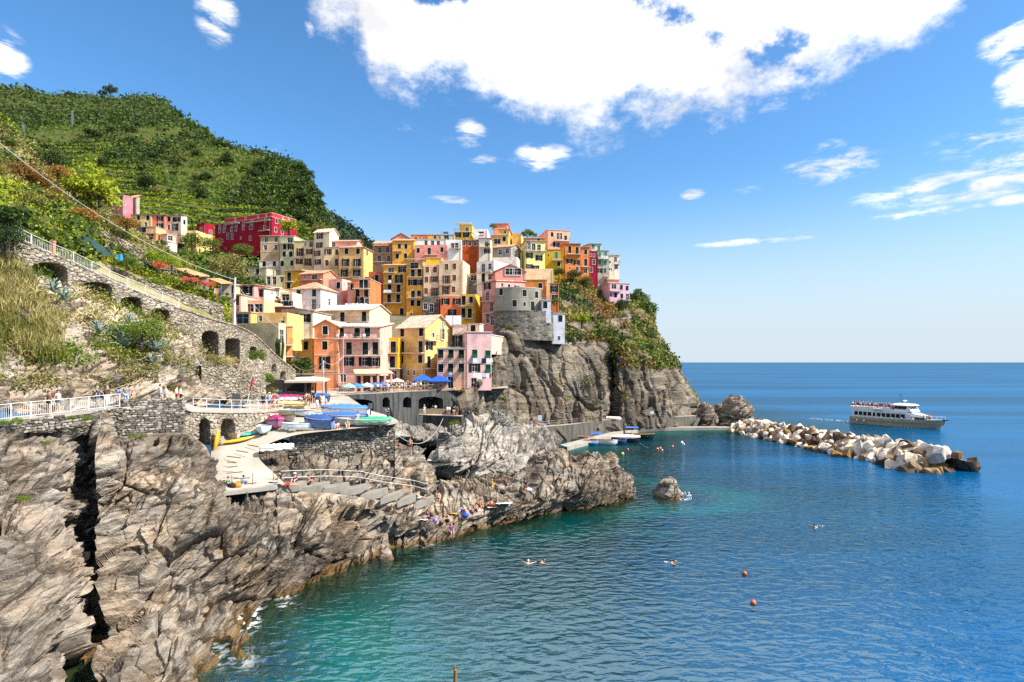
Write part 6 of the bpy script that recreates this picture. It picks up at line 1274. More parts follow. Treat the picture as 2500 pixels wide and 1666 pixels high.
def fleet():
 g = 'boats stored on the ramp and deck'
 boat('rowing_boat', 'long white rowing boat tilted against the sunlit wall beside the arch', onramp(615, 1042) + Vector((0, .6, .25)), 4.9, 1.0, .45, R(30), (.80, .79, .76), inner=(.8, .78, .74), trim=(.55, .35, .16), roll=R(38), pitch=R(-13), group=g, seats=3)
 boat('rowing_boat', 'small pale blue boat seen from its bow below the magenta one', onramp(644, 1056), 2.9, 1.45, .62, R(-75), (.55, .74, .80), inner=(.58, .76, .84), trim=(.75, .77, .76), group=g, sit=.1)
 boat('covered_boat', 'boat under a bright magenta tarpaulin', onramp(673, 1043), 3.2, 1.6, .85, R(-62), (.30, .10, .18), cover=(.36, .02, .15), group=g, sit=.15)
 boat('covered_boat', 'boat under an olive green tarpaulin', onramp(697, 1028), 3.6, 1.5, .75, R(-40), (.50, .48, .42), cover=(.11, .12, .07), group=g, sit=.15)
 boat('rowing_boat', 'open white boat with pale blue inside near the walkers', onramp(725, 1015), 3.7, 1.5, .62, R(-28), (.66, .68, .70), inner=(.42, .62, .76), trim=(.72, .72, .70), group=g, stripe=(.10, .12, .2), sit=.1)
 boat('rowing_boat', 'pale white blue boat left of the dark blue cover', onramp(728, 1050), 3.0, 1.3, .66, R(200), (.66, .71, .74), inner=(.5, .66, .74), trim=(.7, .72, .72), group=g, sit=.1)
 boat('covered_boat', 'boat under a crumpled dark blue tarpaulin at the deck corner', onramp(778, 1047), 3.0, 1.45, 1.0, R(175), (.12, .2, .4), cover=(.02, .09, .30), group=g, sit=.1)
 boat('covered_boat', 'large white boat with sagging blue cover and outboard motor', onramp(842, 1014), 5.2, 1.9, .85, R(184), (.76, .74, .70), cover=(.06, .20, .52), group=g, motor=True, sit=.15)
 boat('covered_boat', 'white hulled boat under a flat royal blue cover', onramp(842, 1031), 4.6, 1.6, .72, R(182), (.62, .60, .56), cover=(.03, .14, .50), group=g, sit=.1)
 boat('rowing_boat', 'grey worn boat between the royal blue and green covers', onramp(875, 1038), 4.4, 1.5, .62, R(186), (.46, .43, .40), inner=(.5, .46, .4), trim=(.55, .5, .42), group=g, sit=.1)
 boat('covered_boat', 'boat under a bright sea green cover on the deck corner', onramp(912, 1038), 3.6, 1.4, .55, R(8), (.45, .48, .45), cover=(.03, .33, .20), group=g, sit=.1)
 boat('covered_boat', 'white wrapped boat lying low on the ramp', onramp(677, 1102), 2.9, 1.35, .42, R(28), (.72, .71, .70), cover=(.74, .73, .72), group=g)
 boat('covered_boat', 'boat under a blue tarpaulin by the crowd at the ramp top', onramp(783, 982), 3.8, 1.6, .8, R(-35), (.06, .16, .4), cover=(.02, .14, .45), group=g, sit=.1)
 for (px, py, c, cv, h, lab) in ((716, 966, (.1, .3, .5), (.03, .25, .55), 4, 'boat under a bright blue cover inside the dark boat shed'), (716, 973, (.2, .2, .2), (.16, .20, .15), 3, 'boat under a dull green cover in front of the shed'), (703, 981, (.3, .05, .15), (.34, .02, .13), 0, 'boat under a crimson magenta cover in front of the shed'),
         (708, 989, (.4, .42, .45), (.38, .41, .44), -2, 'boat under a pale grey cover near the shed'), (702, 999, (.5, .38, .2), (.62, .46, .22), -3, 'boat with a cream yellow cover by the path railing')):
  boat('covered_boat', lab, onramp(px, py) + Vector((0, 0, .1)), 4.4, 1.4, .55, R(180 + h), c, cover=cv, group=g, sit=.1)
 kayak('bright yellow kayak lying across the top of the ramp', onramp(582, 1080) + Vector((0, 0, .05)), 3.2, R(33), (.76, .45, .02), pitch=R(-8))
 kayak('yellow kayak standing on end beside the left boat arch', onramp(533, 1100) + Vector((0, 0, .9)), 2.2, 0, (.62, .36, .02), pitch=R(-78))
 kayak('teal and orange kayak resting behind the yellow one', onramp(606, 1066) + Vector((0, .4, .05)), 2.4, R(40), (.05, .42, .42), pitch=R(-6))
 boat('rowing_boat', 'dark blue boat stored inside the right boat arch', onramp(552, 1078) + Vector((.3, 1.0, .1)), 3.0, 1.2, .6, R(-55), (.55, .45, .38), inner=(.03, .06, .16), group=g)
 g = 'boats moored at the quay'
 boat('rowing_boat', 'small bright blue rowing boat moored at the left end', atz(1440, 1088, -.15), 3.7, 1.5, .75, R(-12), (.02, .13, .45), inner=(.30, .55, .75), trim=(.6, .65, .7), group=g, stripe=(.3, .5, .7))
 boat('motor_boat', 'white motor boat with black fenders under a blue awning', atz(1474, 1087, -.2), 6.0, 2.1, 1.1, R(-18), (.75, .74, .72), inner=(.55, .38, .22), trim=(.60, .30, .12), group=g, seats=3, awn=((.03, .13, .50), -2.8, -.2))
 boat('rowing_boat', 'dark blue boat squeezed between the white and black boats', atz(1510, 1084, -.15), 3.6, 1.5, .8, R(-12), (.015, .04, .16), inner=(.2, .3, .4), trim=(.05, .08, .2), group=g)
 boat('covered_boat', 'black hulled boat with a long white cover', atz(1528, 1081, -.2), 6.4, 2.1, 1.3, R(-18), (.012, .012, .014), cover=(.70, .67, .66), group=g, stripe=(.5, .5, .5))
 boat('motor_boat', 'black boat with orange wooden deck under a blue awning', atz(1562, 1073, -.2), 6.8, 2.2, 1.25, R(-16), (.012, .012, .012), inner=(.55, .30, .10), trim=(.62, .38, .14), group=g, seats=3, awn=((.07, .14, .44), -3.2, -.3), motor=True)
 boat('dinghy', 'orange and purple small dinghy pulled up on the lower quay', atz(1425, 1070, .8), 2.6, 1.2, .4, R(-10), (.60, .14, .05), inner=(.2, .12, .45), trim=(.6, .25, .1))
 o = boat('rowing_boat', 'pale boat lying upside down on the quay below the cleft', ray(1499, 1027, 143) + Vector((0, 0, 1.0)), 3.6, 1.4, .6, R(-20), (.72, .66, .58), inner=(.5, .4, .3), roll=R(180))
 for (px, py, r_, c, lab) in ((1520, 1110, .30, (.75, .55, .02), 'yellow mooring buoy floating in the harbour'), (1533, 1099, .22, (.65, .16, .06), 'small orange buoy right of the yellow buoy'), (1605, 1098, .28, (.70, .20, .05), 'left orange buoy of the harbour pair'), (1612, 1096, .26, (.68, .22, .08), 'right orange buoy of the harbour pair'), (1617, 1100, .16, (.8, .8, .8), 'tiny white float beside the orange pair'),
         (1642, 1092, .26, (.68, .17, .06), 'red orange buoy between the pair and the white buoy'), (1665, 1083, .32, (.82, .82, .80), 'white round buoy in the harbour mouth'), (1670, 1086, .18, (.8, .8, .78), 'small white float touching the white buoy'), (1818, 1403, .20, (.45, .10, .03), 'dark orange buoy far out in the bay'), (1839, 1475, .22, (.50, .12, .03), 'nearer dark orange buoy in the open bay')):
  m = MB(); m.ball((0, 0, r_ * .45), r_, 10, 7); m.bar((0, 0, r_ * 1.3), (0, 0, r_ * 1.75), r_ * .18, 6); tag(m.build('buoy', plain(c, .4, .5), None, atz(px, py, 0), smooth=True), lab, 'buoy')
 m = MB(); m.bar((0, 0, -1), (.05, 0, .75), .12, 8, .10); m.bar((0, 0, .75), (0, .02, .95), .05, 6); tag(m.build('mooring_post', plain((.22, .12, .05), .8), None, atz(1110, 1668, 0)), 'worn wooden mooring post standing in the near water', 'post')
fleet()
# ================================================================ ferry
def ferry():
 st, bw = atz(2086, 1031, 0), atz(2292, 1049, 0); d = bw - st; L_ = d.length; hd = math.atan2(d.y, d.x)
 t = empty('ferry', st, hd, 'white and sand coloured passenger ferry crowded with people cruising past the breakwater', 'ferry')
 B = 2.9; n = 22
 def hb(s): return B * (1 - max(0, (s - .55) / .45)**2.2) ** .75 * (.93 + .07 * min(1, s / .2)) if s < 1 else .02
 def top(s): return 2.05 + .85 * max(0, s - .45)**1.6 * 1.8
 rg = []
 for i in range(n + 1):
  s = i / n; b = max(.03, hb(s)); bw_ = max(.02, hb(min(1, s * 1.06)) * (.92 - .25 * max(0, s - .5))); x = L_ * s; rk = 1.5 * s ** 6
  rg.append([Vector((x, -bw_ * .7, -.5)), Vector((x, -bw_, 0)), Vector((x + rk * .5, -(b + bw_) / 2 * 1.02, top(s) * .55)), Vector((x + rk, -b, top(s))), Vector((x + rk, b, top(s))), Vector((x + rk * .5, (b + bw_) / 2 * 1.02, top(s) * .55)), Vector((x, bw_, 0)), Vector((x, bw_ * .7, -.5))])
 m = MB(); m.rings(rg); hull = m.build('hull', plain((.40, .37, .26), .4, .4), t)
 m = MB()
 for sd in (-1, 1): m.line([Vector((r_[3 if sd < 0 else 4].x, r_[3 if sd < 0 else 4].y + sd * .03, r_[3].z * .62)) for r_ in rg], .07, 5)
 m.build('rubbing_strake', plain((.25, .22, .15), .5), hull)
 wh = plain((.78, .78, .77), .4, .4); gl = plain((.012, .014, .018), .1, .5)
 m = MB(); x0, x1 = 1.1, L_ * .70; y = B - .12; z0, z1 = 1.95, 4.25
 m.hexa([(x0, -y, z0), (x1 + 1.6, -y * .9, z0), (x1 + 1.6, y * .9, z0), (x0, y, z0), (x0 - .6, -y, z1), (x1 - .4, -y, z1), (x1 - .4, y, z1), (x0 - .6, y, z1)]); cab = m.build('cabin', wh, t)
 wm = MB(); wm.box((-.52, -.03, 0), (.52, .03, 1.05)); wme = wm.mesh('window')
 for sd in (-1, 1):
  for i in range(11):
   x = 2.0 + i * (x1 - 2.9) / 10; w_ = link('window', wme, cab, (x, sd * (y + .012), 2.55), gl); w_.scale = (.62 if i in (4,) else .92, 1, 1)
 m = MB(); m.hexa([(x1 + .9, -y * .85, 3.1), (x1 + 4.2, -y * .55, 2.9), (x1 + 4.2, y * .55, 2.9), (x1 + .9, y * .85, 3.1), (x1 - .5, -y * .9, 4.25), (x1 + 3.2, -y * .6, 3.55), (x1 + 3.2, y * .6, 3.55), (x1 - .5, y * .9, 4.25)]); m.build('coachroof', wh, t)
 m = MB(); m.quad((x1 + 1.75, -y * .82 - .03, 2.2), (x1 + 4.0, -y * .58 - .03, 2.35), (x1 + 3.9, -y * .56 - .03, 2.95), (x1 + 1.5, -y * .84 - .03, 3.0)); m.build('bow_shelter_window', gl, t)
 m = MB(); z = z1 + .02
 for (a, b_) in (((.3, -y), (x1 - 4.2, -y)), ((.3, y), (x1 - 4.2, y)), ((.3, -y), (.3, y))):
  m.hexa([(a[0], a[1] - .05, z), (b_[0], b_[1] - .05, z), (b_[0], b_[1] + .05, z), (a[0], a[1] + .05, z), (a[0] - .3, a[1] - .05, z + .75), (b_[0], b_[1] - .05, z + .75), (b_[0], b_[1] + .05, z + .75), (a[0] - .3, a[1] + .05, z + .75)])
 m.build('bulwark', wh, t)
 m = MB(); m.bar((.1, -y, z + 1.15), (x1 - 4.2, -y, z + 1.15), .035, 5); m.bar((.1, y, z + 1.15), (x1 - 4.2, y, z + 1.15), .035, 5)
 for i in range(9):
  for sd in (-1, 1): x = .2 + i * (x1 - 4.4) / 8; m.bar((x, sd * y, z + .7), (x, sd * y, z + 1.15), .03, 4)
 m.build('deck_rail', plain((.35, .10, .08), .5), t)
 xa, xb = x1 - 4.3, x1 + .6; zz = z1 + .015; yw = y * .92
 m = MB(); m.hexa([(xa, -yw, zz), (xb + .6, -yw * .9, zz), (xb + .6, yw * .9, zz), (xa, yw, zz), (xa + .2, -yw * .95, zz + 1.75), (xb - .5, -yw * .85, zz + 1.75), (xb - .5, yw * .85, zz + 1.75), (xa + .2, yw * .95, zz + 1.75)]); wheel = m.build('wheelhouse', wh, t)
 m = MB(); m.hexa([(xa - .2, -yw, zz + 1.76), (xb + .5, -yw * .9, zz + 1.76), (xb + .5, yw * .9, zz + 1.76), (xa - .2, yw, zz + 1.76), (xa + .6, -yw * .8, zz + 2.15), (xb - .4, -yw * .7, zz + 2.1), (xb - .4, yw * .7, zz + 2.1), (xa + .6, yw * .8, zz + 2.15)]); m.build('roof', wh, wheel)
 for sd in (-1, 1):
  for (a, b_) in ((1.1, 2.0), (2.1, 3.0), (3.15, 4.0)):
   m = MB(); f = lambda x, zq: Vector((xa + x + (.25 if zq > 1 else 0), sd * (yw * (.975 - .03 * zq / 1.7) - .02 * 0 + .03) * (1 - .02 * x / 4), zz + zq)); m.quad(f(a, .75), f(b_, .75), f(b_, 1.55), f(a - .2, 1.55)); m.build('window', gl, wheel)
 for i in range(3):
  m = MB(); ya = -yw * .8 + i * yw * .55; q = lambda yy, zq: Vector((xb + .6 - 1.1 * zq / 1.75 + .03, yy, zz + zq)); m.quad(q(ya, .75), q(ya + yw * .48, .75), q(ya + yw * .48, 1.55), q(ya, 1.55)); m.build('window', gl, wheel)
 m = MB(); m.rings([[Vector((xa + .75 + .38 * math.cos(a), -yw - .02 * k, zz + .95 + .38 * math.sin(a))) for a in [2 * math.pi * j / 16 for j in range(16)]] for k in (0, 1)]); em = m.build('emblem', plain((.03, .08, .28), .5), wheel)
 m = MB(); m.bar((xa + .62, -yw - .05, zz + .72), (xa + .9, -yw - .05, zz + 1.2), .035, 4); m.build('emblem_mark', wh, em)
 m = MB(); m.bar((xa + 1.9, 0, zz + 2.1), (xa + 1.6, 0, zz + 4.6), .05, 5); m.bar((xa + 1.4, 0, zz + 4.4), (xa + 1.75, 0, zz + 4.75), .12, 6); m.build('mast', M_DARK_METAL, t)
 m = MB(); m.bar((xa + 2.7, 0, zz + 2.1), (xa + 2.7, 0, zz + 2.75), .06, 5); m.ball((xa + 2.7, 0, zz + 2.95), (.5, .5, .2), 10, 5); m.build('radar', wh, t)
 m = MB(); m.bar((xa + 3.9, -1, zz + 2.1), (xa + 3.9, -1, zz + 3.4), .02, 4); m.build('antenna', wh, t)
 for i in range(2): m = MB(); m.bar((7.0 + i * 1.3, -y - .25, z1 + .35), (8.1 + i * 1.3, -y - .25, z1 + .35), .24, 8); m.build('life_raft', wh, t)
 for (x, zf) in ((2.4, 1.0), (4.4, .95), (9.2, 2.2), (12, 2.2), (14.5, 2.4), (17.2, 2.5)):
  m = MB(); m.ball((x, -B - .25, zf), (.25, .22, .42), 8, 6); m.build('fender', wh, t)
 m = MB(); pts = [Vector((r_[3].x, r_[3].y, r_[3].z + .85)) for r_ in rg[16:]]; m.line(pts, .035, 5); pts2 = [Vector((r_[4].x, r_[4].y, r_[4].z + .85)) for r_ in rg[16:]]; m.line(pts2, .035, 5)
 for r_ in rg[16::1]:
  for j in (3, 4): m.bar(r_[j], r_[j] + Vector((0, 0, .85)), .025, 4)
 m.build('bow_rail', wh, t)
 m = MB(); m.box((L_ + 1.0, -.25, 2.5), (L_ + 2.3, .25, 2.75)); m.bar((L_ + 1.0, 0, 1.2), (L_ + 1.4, 0, 2.4), .12, 5); m.build('anchor_davit', M_DARK_METAL, t)
 return t, L_, B, z1
FERRY, FL, FB, FZ = ferry()
hd = FERRY.rotation_euler.z
def fpt(x, y, z=.03): return FERRY.location + Vector((math.cos(hd) * x - math.sin(hd) * y, math.sin(hd) * x + math.cos(hd) * y, z))
def foam(label, spots):
 m = MB(); r_ = random.Random(len(label))
 for (p, s) in spots: m.ball((p.x, p.y, .02), (s * r_.uniform(.6, 1.4), s * r_.uniform(.3, .6), .05), 7, 3)
 tag(m.build('foam', plain((.72, .76, .78), .7), None), label, 'foam', kind='stuff')
foam('white wake foam churned up behind the ferry', [(fpt(-1 - k * .22 + random.uniform(-.4, .4), random.uniform(-1.8, 1.8)), random.uniform(.08, .28)) for k in range(60)] + [(fpt(x * .8, -3.1 - random.uniform(0, .3)), .16) for x in range(24)])
foam('white foam washing right of the small rock islet', [(atz(1672 + random.uniform(-14, 16), 1212 + random.uniform(-10, 10), 0), random.uniform(.03, .13)) for k in range(70)])
foam('thin splash line behind the lone swimmers', [(atz(x + random.uniform(0, 18), y + random.uniform(-1.5, 1.5), 0), .05) for (x, y) in ((1622, 1373), (1995, 1285)) for k in range(9)])
# ================================================================ breakwater of single boulders
def boulder_meshes(n=9):
 out = []
 for k in range(n):
  import bmesh
  bm = bmesh.new(); r_ = random.Random(100 + k)
  for _ in range(19): bm.verts.new(Vector((r_.gauss(0, 1), r_.gauss(0, 1), r_.gauss(0, 1))).normalized() * r_.uniform(.72, 1.08))
  h = bmesh.ops.convex_hull(bm, input=bm.verts[:]); bmesh.ops.delete(bm, geom=[g for g in h['geom_interior'] if isinstance(g, bmesh.types.BMVert)], context='VERTS')
  me = bpy.data.meshes.new('boulder'); bm.to_mesh(me); bm.free(); out.append(me)
 return out
BOULD = boulder_meshes()
def boulder_mat(name, c):
 return rock_mat(name, [x * .55 for x in c], c, [min(.85, x * 1.2) for x in c], (1.05, .95, .82), water=False, bump=.5)
BM_ = [boulder_mat('white_boulder', (.55, .50, .45)), boulder_mat('cream_boulder', (.42, .36, .295)), boulder_mat('tan_boulder', (.20, .145, .10)), boulder_mat('brown_boulder', (.09, .062, .042)), boulder_mat('ochre_boulder', (.22, .135, .045))]
def breakwater():
 fr = [atz(*p, 0) for p in ((1775, 1052), (1850, 1070), (1950, 1091), (2040, 1113), (2120, 1124), (2200, 1150), (2275, 1156), (2325, 1149))]
 wd = [12, 12, 12, 12.5, 13, 14, 10, 6]; ch = [2.6, 2.7, 2.9, 3.1, 3.2, 3.1, 2.0, .7]
 t = empty('breakwater', fr[3], label='long breakwater of piled white and brown boulders running out to sea', cat='breakwater'); r_ = random.Random(5)
 cum = [0]
 for a, b in zip(fr[:-1], fr[1:]): cum.append(cum[-1] + (b - a).length)
 N = 0; placed = []
 layers = [(.02, 46, .85, .0), (.14, 48, 1.0, 0), (.27, 48, 1.05, 0), (.40, 46, 1.1, 0), (.54, 42, 1.1, 0), (.70, 34, 1.0, 0), (.86, 26, .9, 0)]
 for (s0, cnt, sz, _) in layers:
  for i in range(cnt):
   u = (i + r_.uniform(.1, .9)) / cnt * cum[-1]; k = max(j for j in range(len(fr) - 1) if cum[j] <= u); f = (u - cum[k]) / (cum[k + 1] - cum[k])
   p = fr[k].lerp(fr[k + 1], f); w = wd[k] * (1 - f) + wd[k + 1] * f; c = ch[k] * (1 - f) + ch[k + 1] * f; s = s0 + r_.uniform(-.06, .06)
   tn = (fr[k + 1] - fr[k]).normalized(); nr = Vector((-tn.y, tn.x, 0)); nr = nr if nr.y > 0 or nr.x > 0 else -nr
   q = p + nr * (s * w) + Vector((0, 0, c * math.sin(math.pi * min(.98, max(.02, s * .9 + .06))) - .35))
   o = link('boulder', BOULD[r_.randrange(len(BOULD))], t); rr = sz * r_.uniform(.65, 1.5) * (1.25 if u > cum[-1] * .6 else 1.0)
   o.location = q - t.location; o.rotation_euler = (r_.uniform(0, 6), r_.uniform(0, 6), r_.uniform(0, 6)); o.scale = (rr * r_.uniform(.9, 1.35), rr * r_.uniform(.8, 1.1), rr * r_.uniform(.65, .95))
   ft = u / cum[-1]
   pick = r_.choices([0, 1, 2, 3, 4], [6, 3, 1.2, 1.6, .3] if ft < .85 else [1.2, 2, 2, .8, 3])[0]
   if s0 < .1 and r_.random() < .45: pick = r_.choice([3, 4, 2])
   if s0 > .6: pick = r_.choices([0, 1, 2, 3], [1, 1, 2, 3])[0]
   setmat(o, BM_[pick]); N += 1
 core = MB();
 for a, b, w1, w2, c1, c2 in zip(fr[:-1], fr[1:], wd[:-1], wd[1:], ch[:-1], ch[1:]):
  tn = (b - a).normalized(); nr = Vector((-tn.y, tn.x, 0)); nr = nr if nr.y > 0 or nr.x > 0 else -nr; o_ = t.location
  prof = [(0, -1.5), (.08, -.2), (.35, .55), (.55, .75), (.8, .5), (1, -1.5)]
  for (s1, z1), (s2, z2) in zip(prof[:-1], prof[1:]):
   core.quad(a + nr * (s1 * w1) + Vector((0, 0, z1 * c1)) - o_, b + nr * (s1 * w2) + Vector((0, 0, z1 * c2)) - o_, b + nr * (s2 * w2) + Vector((0, 0, z2 * c2)) - o_, a + nr * (s2 * w1) + Vector((0, 0, z2 * c1)) - o_)
 core.build('rubble_core', BM_[1], t)
 for i, (px, py, rr, lab) in enumerate([(2382, 1140, .5, 'small lone rock just off the tip of the breakwater'), (1762, 1046, 1.1, 'brown boulder in the gap between stack and breakwater')]):
  o = link('boulder', BOULD[i], None, atz(px, py, 0), BM_[3 + i % 2]); o.scale = (rr * 1.3, rr, rr * .6); tag(o, lab, 'boulder')
breakwater()
# ================================================================ harbour furniture
def parasol(name, label, loc, r_, h, col, square=False, tilt=0.):
 t = empty(name, loc, label=label, cat='parasol'); m = MB(); m.bar((0, 0, 0), (0, 0, h), .035, 6); m.build('pole', M_GALV, t)
 n = 4 if square else 8; m = MB(); rg = [(r_ * math.cos(2 * math.pi * (k + .5) / n), r_ * math.sin(2 * math.pi * (k + .5) / n), h - .42 * r_) for k in range(n)]
 lo = [(x, y, z - .18) for (x, y, z) in rg]; m.add(rg + lo + [(0, 0, h + .02)], [(k, (k + 1) % n, 2 * n) for k in range(n)] + [(k, (k + 1) % n, n + (k + 1) % n, n + k) for k in range(n)]); c = m.build('canopy', cloth_mat(col), t); c.rotation_euler = (tilt, 0, 0)
 for k in range(n): q = MB(); q.bar((0, 0, h - .1), (rg[k][0] * .97, rg[k][1] * .97, rg[k][2] - .02), .012, 3); q.build('rib', M_GALV, t)
 return t
TZ = 12.75
def terrace_at(px, Y): return YZw(px, Y, TZ)
def harbour():
 parasol('parasol', 'big square blue parasol over the restaurant terrace, left of the pair', terrace_at(1032, 108.5), 2.6, 3.0, (.015, .10, .45), True)
 parasol('parasol', 'big square blue parasol over the restaurant terrace, right of the pair', terrace_at(1072, 107.5), 2.7, 2.9, (.015, .085, .42), True)
 for i, (px, Y, c, lab) in enumerate([(852, 96, (.25, .55, .48), 'pale green parasol at the left end of the terrace railing'), (872, 97, (.04, .20, .55), 'blue parasol second from the left by the railing'), (896, 99, (.66, .60, .55), 'beige parasol between two blue ones by the railing'), (916, 100, (.04, .18, .50), 'blue parasol right of the beige one by the railing'),
           (933, 102, (.05, .15, .45), 'darker blue low parasol by the crowd'), (950, 106, (.66, .66, .60), 'white parasol near the pink house pillars'), (970, 107, (.62, .62, .58), 'cream white parasol behind the crowd')]):
  parasol('parasol', lab, terrace_at(px, Y), 1.25, 1.75 if i < 5 else 2.3, c)
 t = empty('veranda', terrace_at(912, 103.5), label='restaurant veranda with a tan sloping roof and pink pillars', cat='veranda'); o = t.location
 m = MB(); a = [ray(866, 912, 101.5), ray(961, 911, 103), ray(945, 900, 106), ray(862, 902, 105.8)]; m.hexa([p - o - Vector((0, 0, .15)) for p in a] + [p - o for p in a]); m.build('roof', plain((.52, .42, .28), .8), t)
 for px in (868, 884, 907, 923, 940, 955): m = MB(); p = YZw(px, 102.6, TZ) - o; m.box((p.x - .16, p.y - .16, 0), (p.x + .16, p.y + .16, 2.9)); m.build('pillar', plaster((.70, .36, .30)), t)
 m = MB(); p, q = YZw(866, 105.4, TZ) - o, YZw(955, 105.4, TZ) - o; m.box((p.x, p.y, 0), (q.x, p.y + .1, 2.8)); m.build('glazed_front', plain((.03, .02, .012), .2, .5), t)
 for k in range(13): x = p.x + (q.x - p.x) * k / 12; m = MB(); m.box((x - .06, p.y - .06, .1), (x + .06, p.y - .005, 2.7)); m.build('mullion', plain((.32, .16, .05), .6), t)
 t = empty('boat_shed', terrace_at(750, 86), label='dark open boat shed under a flat tan canvas roof', cat='shed'); o = t.location
 m = MB(); a = [ray(694, 931, 80), ray(790, 930, 80.5), ray(806, 924, 86), ray(757, 918, 92), ray(708, 923, 88)]; m.add([p - o for p in a] + [p - o - Vector((0, 0, .25)) for p in a], [(0, 1, 2, 3, 4), (9, 8, 7, 6, 5)] + [(k, (k + 1) % 5, 5 + (k + 1) % 5, 5 + k) for k in range(5)]); m.build('roof', plain((.50, .41, .33), .8), t)
 for px, Y in ((697, 81), (746, 81), (770, 82), (796, 84)): m = MB(); p = YZw(px, Y, TZ) - o; zt = zof(931, Y) - TZ; m.box((p.x - .1, p.y - .1, -.4), (p.x + .1, p.y + .1, zt)); m.build('post', plain((.10, .06, .04), .7), t)
 m = MB(); p, q = YZw(690, 90, TZ) - o, YZw(760, 90, TZ) - o; m.box((p.x, p.y, -.2), (q.x, p.y + .1, 3.2)); m.build('back_wall', plain((.02, .018, .016), .9), t)
 t = empty('boat_crane', onramp(789, 966), label='grey boat crane with long thin jib over the shed', cat='crane'); o = t.location
 m = MB(); m.bar((0, 0, 0), ray(789, 880, o.y) - o, .14, 8); m.build('mast', plain((.34, .38, .42), .5), t)
 m = MB(); m.bar(ray(690, 914, o.y) - o, ray(882, 914, o.y) - o, .10, 5); m.build('jib', M_GREY_METAL, t)
 m = MB(); p, q = ray(666, 914, o.y) - o, ray(697, 928, o.y) - o; m.box((p.x, -.4, q.z), (q.x, .4, p.z)); m.build('counterweight', plain((.24, .27, .31), .5), t)
 t = empty('lamp_pole', terrace_at(838, 103), label='tall grey pole in front of the orange and pink houses', cat='pole'); m = MB(); m.bar((0, 0, 0), ray(838, 822, 103) - t.location, .12, 8, .09); m.build('shaft', M_GALV, t); m = MB(); m.bar(ray(838, 886, 103) - t.location, ray(828, 884, 103) - t.location, .03, 4); m.ball(ray(828, 886, 103) - t.location, .16, 8, 5); m.build('lantern', M_GREY_METAL, t)
 t = empty('utility_pole', ray(572, 796, 71.5), label='white utility pole carrying the long cable down the hillside', cat='pole'); o = t.location; Yp = 71.5
 m = MB(); m.bar((0, 0, -1), ray(574, 678, Yp) - o, .14, 10, .11); m.build('shaft', plain((.60, .60, .60), .6), t); m = MB(); m.box((-.2, -.35, 3.0), (.25, -.1, 3.2)); m.bar((0, 0, 3.0), (.3, -.2, 3.4), .05, 5); m.build('bracket', M_GREY_METAL, t)
 def cable(a, b, sag, r_, label, n=18):
  m = MB(); pts = [a.lerp(b, i / n) - a - Vector((0, 0, sag * 4 * (i / n) * (1 - i / n))) for i in range(n + 1)]; m.line(pts, r_, 4); tag(m.build('cable', plain((.62, .62, .62), .5), None, a), label, 'cable')
 cable(ray(573, 683, Yp), ray(-60, 300, 58), 2.0, .026, 'pale cable running from the utility pole up the hillside')
 cable(ray(574, 690, Yp), ray(700, 812, 97), .8, .025, 'thin cable from the utility pole down to the sand coloured house')
 cable(ray(789, 882, 82), ray(838, 870, 103), .9, .025, 'thin cable between the crane mast and tall grey pole'); cable(ray(789, 884, 82), ray(714, 888, 97), 1.2, .025, 'slack cable from the crane mast to the orange house')
 cable(ray(968, 1060, 64), ray(1082, 1022, 103), 2.5, .03, 'mooring rope hanging across the dark channel'); cable(atz(1562, 1082, .8), atz(1612, 1096, .1), .5, .03, 'mooring line from the black covered boat to the orange buoys')
 t = empty('flag_pole', ray(604, 985, 60), label='tilted pole with a red and dark flag above the path railing', cat='flag'); o = t.location; m = MB(); m.bar((0, 0, 0), ray(614, 924, 60) - o, .035, 5); m.build('pole', M_WHITE_METAL, t)
 m = MB(); rows = []
 for i in range(7):
  a = ray(613.5 - i * .9, 925 + i * 5.2, 60) - o; rows.append([a + Vector((.03 + .24 * j / 4 * (1 - .1 * i), .10 * math.sin(j * 1.8 + i), .05 * math.sin(j + i * .8))) for j in range(5)])
 m.v = [tuple(p) for r_ in rows for p in r_]; m.f = [(i * 5 + j, i * 5 + j + 1, i * 5 + j + 6, i * 5 + j + 5) for i in range(6) for j in range(4)]; m.build('cloth', cloth_mat((.55, .02, .03)), t, smooth=True)
 t = empty('notice_board', ray(566, 985, 58), label='dark notice board standing by the path railing', cat='sign'); m = MB(); m.box((0, 0, .15), (.85, .05, 1.0)); m.build('panel', plain((.10, .10, .11), .6), t); m = MB(); m.box((.08, .01, -.5), (.14, .04, .15)); m.box((.7, .01, -.5), (.76, .04, .15)); m.build('leg', M_GALV, t)
 for (px, py, w, h, c, lab) in ((1318, 1021, 10, 13, (.62, .68, .75), 'white notice panel on the cliff foot above the quay'), (1592, 1008, 8, 7, (.75, .76, .78), 'small white sign on the dark rock at the end of the quay')):
  Y = 131 if px < 1400 else 147; p = ray(px, py, Y - 1.5); s = Y / F; m = MB(); m.box((-w * s / 2, 0, -h * s / 2), (w * s / 2, .06, h * s / 2)); o = m.build('notice_sign', plain(c, .5), None, p); tag(o, lab, 'sign'); m = MB(); m.box((-w * s / 2 - .05, .06, -h * s / 2 - .05), (w * s / 2 + .05, .10, h * s / 2 + .05)); m.build('frame', M_GREY_METAL, o)
  m = MB(); m.bar((0, .05, -h * s / 2 - 2.2), (0, .12, -h * s / 2), .04, 5); m.build('post', M_GREY_METAL, o)
 o = MB(); o.box((-.5, -.04, -.4), (.5, .04, .4)); s = o.build('wall_sign', plain((.12, .12, .20), .5), None, ray(1100, 913, 108.6)); tag(s, 'dark oval emblem sign on the salmon house by the cliff', 'sign')
